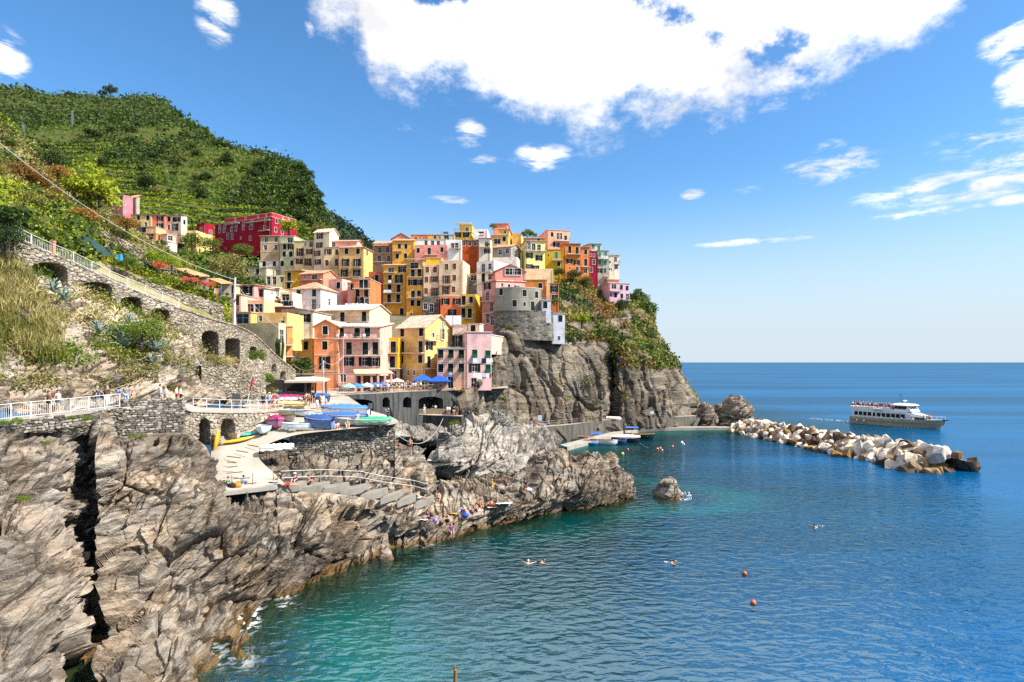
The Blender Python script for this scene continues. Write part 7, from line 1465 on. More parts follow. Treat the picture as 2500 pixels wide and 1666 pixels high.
 o = MB(); o.rings([[Vector((.36 * math.cos(a), -.05 - .01 * k, .28 * math.sin(a))) for a in [2 * math.pi * j / 14 for j in range(14)]] for k in (0, 1)]); o.build('emblem', plain((.55, .55, .60), .5), s)
 def laundry(label, a, b, items, h=1.0):
  t = empty('laundry_line', a, label=label, cat='laundry'); d = b - a; m = MB(); m.bar((0, 0, 0), d, .012, 3); m.build('line', M_WHITE_METAL, t); x = .02
  for (w, hh, c) in items:
   m = MB(); rows = []
   for i in range(5):
    rows.append([d * (x + w * j / 4) + Vector((.02 * math.sin(i * 2 + j), -.05 * math.sin(j * 1.9 + i * .7) * i / 4 - .01, -hh * h * i / 4 * (1 + .04 * math.sin(j * 2.2)))) for j in range(5)])
   m.v = [tuple(p) for r_ in rows for p in r_]; m.f = [(i * 5 + j, i * 5 + j + 1, i * 5 + j + 6, i * 5 + j + 5) for i in range(4) for j in range(4)]; m.build('cloth', cloth_mat(c), t, smooth=True); x += w + .03
 W_ = (.80, .79, .80)
 laundry('two big white sheets drying above the olive gabled roof', ray(1087, 771, 127), ray(1130, 771, 127), [(.40, 1, W_), (.46, 1, W_)], 2.0)
 laundry('upper line of white and black washing on the lilac pink house', ray(1154, 875, 106.5), ray(1199, 875, 106.8), [(.2, .9, W_), (.2, 1, (.5, .56, .75)), (.24, 1.1, (.03, .025, .02)), (.17, .9, W_), (.13, .9, W_)], .85)
 laundry('lower line of white washing on the lilac pink house', ray(1155, 911, 106.5), ray(1196, 912, 106.8), [(.22, .8, W_), (.26, 1.25, W_), (.2, .8, (.62, .62, .7)), (.15, .9, W_), (.1, 1, (.30, .03, .05))], .85)
 laundry('white washing on the balcony of the tall yellow house', ray(936, 708, 157.5), ray(959, 708, 157.5), [(.36, 1, W_), (.42, 1, (.7, .7, .78))], .8)
 laundry('white towel on the upper balcony of the tall yellow house', ray(948, 684, 157.5), ray(957, 684, 157.5), [(.8, 1, W_)], .8)
 laundry('long row of white laundry below the orange red balcony house', ray(842, 741, 136), ray(896, 741, 136), [(.1, .9, W_), (.12, 1, (.35, .5, .7)), (.16, .9, W_), (.16, .95, W_), (.16, 1, (.7, .68, .62)), (.15, 1, W_)], .8)
 laundry('white towels hanging before the terracotta narrow house', ray(899, 734, 150), ray(923, 733, 150), [(.38, 1.2, W_), (.42, 1.3, W_)], 1.0)
 laundry('pink washing on the skyline terrace right of the yellow tower', ray(1163, 570, 192), ray(1184, 570, 192), [(.4, .8, (.8, .76, .74)), (.5, .8, (.8, .35, .42))], .8)
 laundry('mixed washing on the balcony of the grey green house', ray(1467, 623, 190), ray(1486, 626, 190), [(.3, .8, W_), (.25, 1.1, (.75, .7, .45)), (.3, .9, W_)], 1.1)
 laundry('orange blue and pink towels hanging by the flower terrace', ray(523, 704, 82), ray(541, 706, 82), [(.28, .8, (.75, .62, .62)), (.3, 1.25, (.78, .30, .02)), (.3, 1.25, (.10, .16, .55))], 1.0)
 laundry('purple and white washing under the awning of the yellow cream house', ray(660, 712, 125), ray(682, 712, 125), [(.3, .7, (.45, .42, .6)), (.3, .8, W_), (.3, .7, (.30, .45, .62))], .9)
 t = empty('shade_net', ray(225, 600, 64), label='dark teal shade net stretched over the terrace above the stair', cat='net'); o = t.location; rows = []
 for i in range(9):
  u = i / 8; a, b = ray(160 + 100 * u, 606 - 9 * math.sin(u * 3) * 1.0, 61.5 + 1.5 * u), ray(165 + 118 * u, 609 + 20 * u, 60.5 + 1.5 * u)
  rows.append([a.lerp(b, j / 6) - o + Vector((0, 0, -.15 * math.sin(math.pi * j / 6) + .05 * math.sin(i * 2.1 + j))) for j in range(7)])
 rows = [[p + Vector((0, 0, .95 * math.sin(math.pi * min(1, i / 8 * 1.15)) * (1 - j / 7))) for j, p in enumerate(r_)] for i, r_ in enumerate(rows)]
 m = MB(); m.v = [tuple(p) for r_ in rows for p in r_]; m.f = [(i * 7 + j, i * 7 + j + 1, i * 7 + j + 8, i * 7 + j + 7) for i in range(8) for j in range(6)]; m.build('net', cloth_mat((.018, .05, .048)), t, smooth=True)
 m = MB(); m.bar(rows[8][0] + Vector((0, 0, .6)), rows[8][6] - Vector((0, 0, .4)), .06, 5); m.build('frame_pole', M_DARK_METAL, t)
 m = MB(); m.box((-.15, -.02, -.35), (.2, .3, .3)); tag(m.build('water_tank', plain((.02, .30, .60), .5), None, ray(290, 628, 62)), 'small bright blue barrel beside the shade net', 'barrel')
 for (x0, y0, x1, y1, Y, lab) in ((424, 655, 482, 674, 80, 'long brown tiled shelter roof in the flower terrace'), (508, 680, 540, 692, 84, 'small orange tiled shelter roof behind the flowers')):
  a, b = ray(x0, y0, Y), ray(x1, y1, Y); d = Vector((.6, 2.2, .35)); t = empty('garden_shelter', a, label=lab, cat='shelter'); m = MB(); q = [Vector(), b - a, b - a + d, d]; m.hexa([p - Vector((0, 0, .1)) for p in q] + q); m.build('roof', tile_mat((.48, .26, .12)), t)
  for p in (Vector((.1, .2, 0)), b - a + Vector((-.1, .2, 0))): m = MB(); m.bar(p - Vector((0, 0, 2.0)), p, .06, 5); m.build('post', plain((.25, .16, .10)), t)
  m = MB(); m.quad(d * .9 - Vector((0, 0, 2.4)), b - a + d * .9 - Vector((0, 0, 2.2)), b - a + d * .9, d * .9); m.build('back_wall', plaster((.5, .42, .34)), t)
 for (px, y0, y1, Y, lab) in ((177, 270, 296, 440, 'slim pylon standing on the dark ridge slope'), (57, 305, 332, 330, 'slim pylon at the left edge of the hills'), (341, 222, 238, 548, 'tiny mast on top of the ridge')):
  t = empty('pylon', ray(px, y1, Y), label=lab, cat='pylon'); h = (y1 - y0) * Y / F; m = MB()
  for sx, sy in ((-1, -1), (1, -1), (1, 1), (-1, 1)): m.bar((sx * .7, sy * .7, -3), (sx * .25, sy * .25, h), .12, 4)
  m.build('lattice', M_GREY_METAL, t); m = MB(); m.bar((-1.6, 0, h - .6), (1.6, 0, h - .6), .12, 4); m.build('cross_arm', M_GREY_METAL, t)
harbour()
# ================================================================ people
from mathutils.bvhtree import BVHTree
def _bvh(names):
 V = []; Fc = []
 for n in names:
  G = GRIDS[n]; nv, nu, _ = G.shape; b = len(V); V += [tuple(p) for p in G.reshape(-1, 3)]; idx = np.arange(nv * nu).reshape(nv, nu) + b
  Fc += np.stack([idx[:-1, :-1], idx[:-1, 1:], idx[1:, 1:], idx[1:, :-1]], -1).reshape(-1, 4).tolist()
 return BVHTree.FromPolygons(V, Fc)
BV = _bvh(['foreground_rocks', 'bathing_rocks', 'slab_rocks', 'pale_rock', 'channel_rocks', 'boat_ramp'])
def ground(px, py, z=None):               # where the sight line through a photo pixel meets the rocks
 o = Vector((0, 0, CZ)); d = (ray(px, py, 50) - o).normalized(); h = BV.ray_cast(o, d)
 return h[0] if h[0] is not None else atz(px, py, z or 3)
def skin_mesh(name, pts, edges, sub=1):
 """pts: name -> (x,y,z,r). one continuous skin grown along the joints"""
 k = list(pts); me = bpy.data.meshes.new(name); me.from_pydata([pts[i][:3] for i in k], [(k.index(a), k.index(b)) for a, b in edges], [])
 o = bpy.data.objects.new(name, me); COL.objects.link(o); o.modifiers.new('s', 'SKIN'); m2 = o.modifiers.new('u', 'SUBSURF'); m2.levels = sub; m2.render_levels = sub
 for i, n in enumerate(k): sv = me.skin_vertices[0].data[i]; sv.radius = (pts[n][3], pts[n][3]); sv.use_root = (i == 0)
 dg = bpy.context.evaluated_depsgraph_get(); out = bpy.data.meshes.new_from_object(o.evaluated_get(dg)); out.name = name
 bpy.data.objects.remove(o); bpy.data.meshes.remove(me)
 out.polygons.foreach_set('use_smooth', [True] * len(out.polygons)); return out
BODY_E = [('pel', 'bel'), ('bel', 'che'), ('che', 'nec'), ('nec', 'jaw'), ('jaw', 'hed')] + [e for s in 'LR' for e in (('che', 'sho' + s), ('sho' + s, 'elb' + s), ('elb' + s, 'wri' + s), ('wri' + s, 'han' + s), ('han' + s, 'fin' + s), ('pel', 'hip' + s), ('hip' + s, 'kne' + s), ('kne' + s, 'ank' + s), ('ank' + s, 'toe' + s))]
RAD = dict(pel=.13, bel=.115, che=.135, nec=.055, jaw=.075, hed=.09, sho=.062, elb=.042, wri=.03, han=.036, fin=.018, hip=.095, kne=.06, ank=.042, toe=.035)
def pose(J):
 P = {}
 for n in ['pel', 'bel', 'che', 'nec', 'jaw', 'hed'] + [a + s for s in 'LR' for a in ('sho', 'elb', 'wri', 'han', 'fin', 'hip', 'kne', 'ank', 'toe')]:
  if n in J: c = J[n]
  else: a = J[n[:3]]; c = (a[0] * (1 if n[3] == 'R' else -1), a[1], a[2])
  P[n] = (*c, RAD[n[:3]])
 return P
def mk_pose(nm, J):
 P = pose(J); d = {}
 d['body'] = skin_mesh('body', P, BODY_E)
 g = lambda n, r_: (*P[n][:3], r_)
 mid = lambda a, b, t: tuple(P[a][i] * (1 - t) + P[b][i] * t for i in range(3))
 S = {'bel': g('bel', .14), 'pel': g('pel', .15), 'che': g('che', .16), 'nek': (*mid('che', 'nec', .6), .075), 'shL': g('shoL', .085), 'shR': g('shoR', .085), 'upL': (*mid('shoL', 'elbL', .65), .066), 'upR': (*mid('shoR', 'elbR', .65), .066)}
 d['top'] = skin_mesh('top', S, [('bel', 'pel'), ('bel', 'che'), ('che', 'nek'), ('che', 'shL'), ('che', 'shR'), ('shL', 'upL'), ('shR', 'upR')])
 for nm2, t in (('shorts', .62), ('trousers', .99)):
  S = {'pel': g('pel', .15)}
  E = []
  for s in 'LR':
   S['h' + s] = g('hip' + s, .112); S['k' + s] = (*mid('hip' + s, 'kne' + s, min(t, .62)), .092); E += [('pel', 'h' + s), ('h' + s, 'k' + s)]
   if t > .9: S['n' + s] = g('kne' + s, .078); S['a' + s] = (*mid('kne' + s, 'ank' + s, .92), .06); E += [('k' + s, 'n' + s), ('n' + s, 'a' + s)]
  d[nm2] = skin_mesh(nm2, S, E)
 h, j = Vector(P['hed'][:3]), Vector(P['jaw'][:3]); m = MB(); c = h + Vector((0, .03, .02)); m.ball(c, (.098, .105, .10), 8, 6); d['hair'] = m.mesh('hair', True)
 m = MB(); m.ball(c, (.10, .108, .10), 8, 6); m.rings([[c + Vector((.09 * q * math.cos(a), .06 + .05 * q * math.sin(a), -.02 - .16 * k)) for a in [2 * math.pi * i / 7 for i in range(7)]] for k, q in ((0, 1), (1, 1.05), (2, .7))]); d['long'] = m.mesh('long_hair', True)
 m = MB(); m.rings([[c + Vector((q * math.cos(a), q * math.sin(a) - .02, z)) for a in [2 * math.pi * i / 12 for i in range(12)]] for q, z in ((.20, .04), (.205, .05), (.11, .06), (.10, .13), (.03, .15))]); d['hat'] = m.mesh('sun_hat', True)
 return d
ST = dict(pel=(0, 0, .96), bel=(0, 0, 1.12), che=(0, .01, 1.33), nec=(0, .0, 1.47), jaw=(0, -.02, 1.55), hed=(0, -.01, 1.65), sho=(.185, .01, 1.40), elb=(.25, .04, 1.13), wri=(.24, -.05, .90), han=(.235, -.07, .82), fin=(.23, -.09, .74), hip=(.095, 0, .90), kne=(.10, -.02, .49), ank=(.10, .02, .08), toe=(.12, -.13, .035))
def var(base, **k): d = dict(base); d.update(k); return d
POSES = {
 'stand': ST,
 'walk': var(ST, kneL=(-.10, -.14, .50), ankL=(-.10, -.12, .10), toeL=(-.11, -.27, .05), kneR=(.10, .06, .48), ankR=(.10, .26, .13), toeR=(.11, .16, .03), elbL=(-.25, .12, 1.14), wriL=(-.24, .12, .92), hanL=(-.23, .12, .84), finL=(-.23, .11, .77), elbR=(.25, -.02, 1.14), wriR=(.22, -.16, .95), hanR=(.21, -.21, .89), finR=(.2, -.26, .84)),
 'photo': var(ST, elbR=(.27, -.16, 1.22), wriR=(.12, -.32, 1.45), hanR=(.08, -.36, 1.52), finR=(.03, -.38, 1.55), elbL=(-.27, -.16, 1.22), wriL=(-.12, -.32, 1.45), hanL=(-.08, -.36, 1.52), finL=(-.03, -.38, 1.55)),
 'sit': dict(pel=(0, 0, .14), bel=(0, .02, .30), che=(0, .0, .52), nec=(0, -.04, .66), jaw=(0, -.08, .73), hed=(0, -.07, .83), sho=(.18, 0, .58), elb=(.25, -.14, .38), wri=(.18, -.34, .36), han=(.15, -.40, .36), fin=(.12, -.46, .34), hip=(.10, -.04, .12), kne=(.14, -.40, .42), ank=(.13, -.62, .08), toe=(.14, -.76, .04)),
 'edge': dict(pel=(0, 0, .14), bel=(0, .02, .30), che=(0, .0, .52), nec=(0, -.02, .66), jaw=(0, -.05, .73), hed=(0, -.05, .83), sho=(.18, 0, .58), elb=(.24, .04, .34), wri=(.22, -.10, .16), han=(.22, -.17, .14), fin=(.22, -.24, .13), hip=(.10, -.04, .12), kne=(.13, -.44, .10), ank=(.12, -.50, -.30), toe=(.12, -.62, -.34)),
 'lean': dict(pel=(0, 0, .12), bel=(0, .08, .24), che=(0, .22, .40), nec=(0, .28, .53), jaw=(0, .28, .60), hed=(0, .30, .70), sho=(.18, .24, .45), elb=(.24, .42, .26), wri=(.22, .50, .08), han=(.22, .52, .04), fin=(.22, .58, .03), hip=(.10, -.04, .11), kne=(.12, -.44, .20), ank=(.12, -.86, .07), toe=(.13, -.95, .14)),
 'lie': dict(pel=(0, 0, .13), bel=(0, .17, .13), che=(0, .38, .14), nec=(0, .52, .13), jaw=(0, .60, .13), hed=(0, .70, .13), sho=(.18, .42, .12), elb=(.28, .56, .06), wri=(.16, .74, .06), han=(.10, .78, .06), fin=(.04, .80, .06), hip=(.10, -.06, .12), kne=(.11, -.47, .09), ank=(.11, -.87, .07), toe=(.12, -1.0, .05)),
 'bend': var(ST, pel=(0, .12, .92), bel=(0, .02, 1.05), che=(0, -.18, 1.12), nec=(0, -.32, 1.12), jaw=(0, -.40, 1.09), hed=(0, -.49, 1.08), sho=(.18, -.22, 1.10), elb=(.22, -.30, .84), wri=(.16, -.40, .62), han=(.15, -.43, .55), fin=(.15, -.45, .48), hip=(.10, .10, .88)),
 'swim': dict(pel=(0, .62, -.20), bel=(0, .45, -.15), che=(0, .22, -.06), nec=(0, .08, .03), jaw=(0, .02, .10), hed=(0, .01, .20), sho=(.19, .20, .0), elb=(.42, .02, .02), wri=(.60, -.18, .03), han=(.66, -.25, .03), fin=(.70, -.31, .03), hip=(.1, .7, -.22), kne=(.14, 1.1, -.3), ank=(.14, 1.5, -.3), toe=(.14, 1.62, -.3)),
}
PM = {k: mk_pose(k, v) for k, v in POSES.items()}
SK = [plain(c, .6, .3, name='skin') for c in ((.56, .33, .22), (.48, .26, .16), (.40, .20, .11), (.60, .38, .27))]
HA = {'d': (.02, .014, .010), 'b': (.07, .035, .015), 'r': (.22, .07, .02), 'y': (.45, .30, .10), 'g': (.35, .33, .31), 'w': (.75, .75, .75)}
CL = dict(w=(.78, .77, .76), k=(.02, .02, .025), n=(.02, .03, .09), b=(.03, .12, .50), l=(.35, .50, .70), r=(.55, .03, .03), p=(.70, .45, .42), g=(.03, .22, .10), o=(.65, .22, .03), y=(.70, .52, .10), t=(.32, .24, .14), e=(.22, .22, .23), v=(.20, .05, .22), j=(.10, .14, .24), c=(.66, .60, .48), m=(.12, .07, .05))
pr = random.Random(3)
def person(ps, loc, label, face=0., top='w', bot='k', hair='d', hairs='hair', skin=0, long=False, h=1.0, group=None, parent=None, tilt=0.):
 """top/bot: clothing colour keys, '-' for none"""
 t = empty('person', loc, R(face), label, 'person', group); d = PM[ps]; t.scale = (h, h, h); t.rotation_euler = (tilt, 0, R(face))
 link('body', d['body'], t, None, SK[skin])
 if top != '-': link('top', d['top'], t, None, plain(CL[top], .8, .15))
 if bot != '-': link('trousers' if long else 'shorts', d['trousers' if long else 'shorts'], t, None, plain(CL[bot], .8, .15))
 if hairs == 'hat': link('hair', d['hair'], t, None, plain(HA[hair], .7)); link('sun_hat', d['hat'], t, None, plain((.62, .50, .32), .8))
 else: link({'hair': 'hair', 'long': 'long_hair'}[hairs], d[hairs], t, None, plain(HA[hair], .7))
 return t
def pathpt(px):
 a = np.array(PATH, float); Y = np.interp(px, a[:, 0], a[:, 2]) + 1.1; z = np.interp(px, a[:, 0], [zof(p[1], p[2]) for p in PATH]) + .04
 return Vector(((px - CX) / F * Y, Y, z))
def crowd():
 for (px, kw) in [(120, dict(ps='walk', label='woman with long auburn hair walking on the path in dark clothes', top='m', bot='k', hair='r', hairs='long', face=100)),
      (142, dict(ps='walk', label='man in a pale pink shirt and denim shorts beside the auburn haired woman', top='p', bot='j', hair='b', face=95)),
      (237, dict(ps='walk', label='man in a navy shirt with a dark backpack at the railing end', top='n', bot='j', hair='g', face=-60)),
      (262, dict(ps='walk', label='man in a brown shirt and white trousers on the path', top='m', bot='w', long=True, hair='g', face=60)),
      (288, dict(ps='stand', label='child in a royal blue shirt by the last railing post', top='b', bot='n', long=True, hair='d', hairs='long', h=.86)),
      (309, dict(ps='stand', label='man in a grey vest standing behind the dry stone wall', top='e', bot='l', long=True, hair='b', face=30)),
      (325, dict(ps='stand', label='small blond child half hidden behind the dry stone wall', top='p', bot='y', hair='y', hairs='long', h=.72)),
      (391, dict(ps='walk', label='broad man in a white shirt above the dry stone wall', top='w', bot='l', hair='b', face=150)),
      (404, dict(ps='walk', label='person in white just behind the broad man in white', top='w', bot='c', hair='y', face=150, h=.93)),
      (431, dict(ps='walk', label='person in a white top at the rock beside the far railing, left of two', top='w', bot='r', hair='b', face=120, h=.95)),
      (441, dict(ps='walk', label='person in a pale top at the rock beside the far railing, right of two', top='c', bot='k', hair='b', face=120, h=.93))]:
  person(loc=pathpt(px), **kw)
 for (px, t_, b_, h_, hs, lab) in ((640, 'n', 'k', 'y', 'hat', 'person in a hat and navy top leaning at the path railing'), (655, 'l', 'j', 'g', 'hat', 'person in a hat and light blue top at the path railing'), (661, 'r', 'k', 'b', 'hair', 'person in a red top between two others at the path railing'), (674, 'e', 'p', 'd', 'hair', 'man in a grey shirt at the right end of the path railing')):
  person('stand', pathpt(px) + Vector((0, .3, 0)), lab, 180, t_, b_, h_, hs)
 for (ps, px, py, kw) in [('walk', 744, 998, dict(label='woman in brown top and khaki shorts on the ramp', top='m', bot='t', face=0, hairs='long', hair='b')), ('walk', 748, 991, dict(label='man in a white shirt at the ramp top', top='w', bot='t', face=180)), ('walk', 754, 992, dict(label='tanned person with bare back at the ramp top', top='-', bot='m', face=180, skin=1)),
        ('walk', 759, 991, dict(label='person in a black dress on the ramp', top='k', bot='k', face=170, hairs='long')), ('stand', 774, 1002, dict(label='child in white and pale blue on the ramp', top='w', bot='l', face=60, h=.8)), ('stand', 782, 997, dict(label='person in a grey top standing in the ramp group', top='e', bot='j', face=-40)),
        ('stand', 788, 998, dict(label='woman in white standing in the ramp group', top='w', bot='c', long=True, face=30, hairs='long')), ('stand', 796, 1006, dict(label='tall man in white trousers in the ramp group', top='c', bot='w', long=True, face=-70)), ('stand', 765, 985, dict(label='person in dark clothes by the shed post', top='k', bot='k', face=20)), ('stand', 730, 993, dict(label='dark haired person crouching by the pale grey cover', top='m', bot='k', face=0, h=.7)),
        ('photo', 948, 1034, dict(label='man in a black shirt taking a photo at the deck corner', top='k', bot='j', long=True, face=-60)), ('sit', 848, 1045, dict(label='man in beige sitting on the deck edge', top='t', bot='c', face=20, hair='g')), ('stand', 873, 1041, dict(label='woman in a pale pink dress beside the green cover', top='p', bot='p', face=0, hairs='long', h=.85)), ('sit', 824, 1046, dict(label='dark haired child sitting behind the deck coping', top='w', bot='r', face=0, h=.8)),
        ('stand', 824, 955, dict(label='woman in dark red by the terrace railing start', top='v', bot='k', face=10, hairs='long'))]:
  person(ps, loc=onramp(px, py), **kw)
 for (ps, px, py, z, kw) in [('sit', 556, 1190, 7.46, dict(label='person in a green top sitting at the foot of the ramp', top='g', bot='c', hair='r', face=90)), ('sit', 594, 1187, 7.46, dict(label='person in a pale blue shirt and cap sitting at the foot of the ramp', top='l', bot='n', hair='n' if 0 else 'd', face=180)),
        ('sit', 684, 1176, 7.6, dict(label='dark clothed sunbather sitting with a blue towel', top='k', bot='l', face=-60)), ('sit', 720, 1180, 7.1, dict(label='person in a straw hat sitting above the lying sunbather', top='v', bot='k', hairs='hat', face=0)), ('lie', 700, 1187, 7.27, dict(label='sunbather in red shorts lying at the head of the steps', top='-', bot='r', face=95, skin=1)),
        ('sit', 752, 1184, 6.87, dict(label='bare backed man sitting on the second step', top='-', bot='k', face=150, skin=1)), ('lie', 786, 1190, 6.42, dict(label='sunbather lying low on the third step', top='-', bot='k', face=30, skin=1)), ('lean', 1024, 1218, 3.92, dict(label='sunbather in white stretched out on the last step', top='-', bot='w', face=70, skin=1))]:
  person(ps, loc=atz(px, py, z), **kw)
 for (ps, px, py, kw) in [('edge', 1069, 1222, dict(label='tanned man sitting on the rock edge beside the last step', top='-', bot='k', face=10, skin=1)), ('sit', 1044, 1268, dict(label='dark haired woman sitting with a purple towel low on the rocks', top='v', bot='k', hairs='long', face=-30, skin=1)),
        ('sit', 1094, 1274, dict(label='bare chested man sitting with knees up on the lower rocks', top='-', bot='k', face=-60, skin=0)), ('edge', 1102, 1300, dict(label='bather in a purple swimsuit sitting nearest the water', top='v', bot='v', face=20, hair='y', skin=0)), ('bend', 1131, 1268, dict(label='man in blue shorts bending over on the rocks', top='-', bot='b', face=90, skin=3)),
        ('sit', 1147, 1252, dict(label='man in blue towel sitting just right of the bending man', top='-', bot='b', face=60, skin=1)), ('sit', 1162, 1249, dict(label='sunbather in black sitting in the middle of the ledge', top='-', bot='k', face=40, skin=1)), ('sit', 1171, 1238, dict(label='sunbather partly hidden behind the one in black', top='-', bot='m', face=30, skin=2)),
        ('sit', 1200, 1238, dict(label='sunbather sitting on a white towel on the ledge', top='-', bot='r', face=60, skin=1)), ('lean', 1186, 1240, dict(label='sunbather leaning back between two sitting ones', top='-', bot='m', face=-70, skin=1)), ('sit', 1241, 1235, dict(label='man with bare back sitting beside the white sheet', top='-', bot='l', face=120, skin=1)),
        ('sit', 1201, 1190, dict(label='woman in a yellow swimsuit sitting above the pool', top='y', bot='y', face=110, hair='y', skin=1)), ('walk', 1235, 1202, dict(label='man in dark clothes walking across the upper ledge', top='m', bot='k', face=40, skin=2)), ('stand', 1283, 1206, dict(label='man in dark clothes standing with a white bag at the upper ledge', top='k', bot='m', face=20, skin=2)),
        ('lie', 973, 1088, dict(label='sunbather in pink lying on the pale rocks of the channel', top='p', bot='r', face=40)), ('stand', 1001, 1106, dict(label='tanned bather standing on the green slab of the channel', top='-', bot='m', face=0, skin=1))]:
  p = ground(px, py); person(ps, loc=p + Vector((0, 0, .03)), **kw)
 for (ps, px, py, z, kw) in [('stand', 1036, 1013, 8.44, dict(label='man in white with a hat in front of the kiosk parapet', top='c', bot='w', hairs='hat', long=True)), ('stand', 1092, 1014, 8.44, dict(label='man in a white shirt on the landing, left of two', top='w', bot='t')), ('stand', 1097, 1015, 8.44, dict(label='man in a white shirt on the landing, right of two', top='w', bot='k', face=40)),
        ('stand', 1108, 1015, 8.44, dict(label='woman in dark clothes holding a pale bag on the landing', top='k', bot='c', hairs='long')), ('stand', 1116, 1015, 8.44, dict(label='bare shouldered person at the landing end', top='m', bot='k', skin=1)), ('stand', 1056, 1010, 8.44, dict(label='person in black reading the kiosk notice, left of two', top='k', bot='e', face=180)),
        ('stand', 1063, 1010, 8.44, dict(label='person in white and black reading the kiosk notice, right of two', top='w', bot='k', face=180)), ('walk', 1140, 1024, 7.2, dict(label='tanned person descending the landing stairs', top='m', bot='k', skin=1, face=60)), ('walk', 1160, 1029, 6.0, dict(label='man in white shirt and blue jeans on the landing stairs', top='w', bot='b', long=True, face=60))]:
  person(ps, loc=atz(px, py, z), **kw)
 person('stand', ray(1308, 1046, 130.5), 'man in a red shirt standing at the left end of the quay', 0, 'r', 'k', long=True); person('stand', ray(1299, 1045, 131), 'person in dark clothes at the very left of the quay', 30, 'k', 'k', long=True)
 cols = [('w', 'white'), ('w', 'white'), ('w', 'white'), ('y', 'yellow'), ('r', 'red'), ('k', 'black'), ('l', 'light blue'), ('g', 'green'), ('m', 'brown'), ('p', 'pink'), ('n', 'navy'), ('e', 'grey')]
 spots = [(948, 0), (955, 1), (962, 1.5), (968, .5), (975, 1.2), (981, 2), (988, .6), (996, 1.2), (1002, .4), (1008, 2.2), (1014, .9), (1020, 1.4), (1027, .4), (1032, 2.3), (1039, 1.2), (1046, .5), (1052, 1.7), (1058, 1.0), (1076, .7), (1088, .8), (940, .8), (930, .5), (922, 1.4), (972, 3.5), (992, 3.8), (1012, 4.2), (985, 4.8), (1003, 5.2), (960, 4.5), (945, 3.5)]
 ed = np.array([[p.x / p.y * F + CX, p.y] for p in tedge])
 NTH = 'first second third fourth fifth sixth seventh eighth ninth tenth eleventh twelfth thirteenth fourteenth fifteenth sixteenth seventeenth eighteenth nineteenth twentieth'.split(); NTH += ['twenty-' + w for w in NTH[:9]] + ['thirtieth']
 order = sorted(range(len(spots)), key=lambda k: spots[k][0])
 for i, (px, o_) in enumerate(spots):
  Y = float(np.interp(px, ed[:, 0], ed[:, 1])) + 1.0 + o_; c, nm = cols[(i * 5) % 12]; bt = pr.choice('ktcjnw')
  person(pr.choice(['stand', 'walk', 'stand']), YZw(px, Y, TZ + .01), 'person in a %s top in the restaurant terrace crowd, %s from the left' % (nm, NTH[order.index(i)]), pr.uniform(0, 360), c, bt, pr.choice('dbygr'), pr.choice(['hair', 'hair', 'long', 'hat']), pr.randrange(4), h=pr.uniform(.93, 1.05), group='crowd on the restaurant terrace')
 person('walk', ray(1110, 965, 108.5), 'person in white walking below the salmon house', 90, 'w', 'b'); person('stand', YZw(1107, 110, TZ), 'person in dark clothes by the salmon house door', 0, 'k', 'j')
 for (px, py, f_, hr, lab) in ((1290, 1374, 170, 'w', 'swimmer with a white cap in the near bay'), (1328, 1374, 100, 'd', 'dark haired swimmer beside the white capped one'), (1646, 1376, 80, 'd', 'swimmer with an outstretched arm in the middle of the bay'), (1987, 1287, -90, 'd', 'lone swimmer far out to the right')):
  person('swim', atz(px, py, 0), lab, f_, '-', 'k', hr, skin=0)
 r_ = random.Random(9)
 for i in range(30):
  x = .8 + (i % 15) * .78 + r_.uniform(-.2, .2); y = -FB + .55 + (i // 15) * .9 + r_.uniform(-.15, .15); p = fpt(x, y, FZ + .05); c, nm = r_.choice([('r', 'red'), ('w', 'white'), ('p', 'pink'), ('o', 'orange'), ('w', 'white'), ('n', 'navy'), ('v', 'purple')])
  person(r_.choice(['stand', 'stand', 'sit']) if i < 22 else 'stand', p + (Vector((0, 0, .4))), 'passenger in %s on the ferry upper deck, %s from the stern, %s row' % (nm, NTH[i % 15], ['near', 'far'][i // 15]), math.degrees(hd) + r_.uniform(-40, 60), c, 'k', r_.choice('dbyr'), r_.choice(['hair', 'hat']), r_.randrange(3), group='passengers on the ferry top deck')
 for i in range(9):
  x = FL * .80 + (i % 5) * .75; y = -1.5 + (i // 5) * 1.0; c, nm = r_.choice([('r', 'red'), ('w', 'white'), ('o', 'orange'), ('p', 'pink'), ('v', 'purple')])
  person('stand', fpt(x, y, 2.15), 'passenger in %s on the ferry bow, %s from aft, %s row' % (nm, NTH[i % 5], ['near', 'far'][i // 5]), math.degrees(hd) + r_.uniform(-60, 60), c, 'k', r_.choice('dby'), skin=r_.randrange(3), group='passengers on the ferry bow')
crowd()
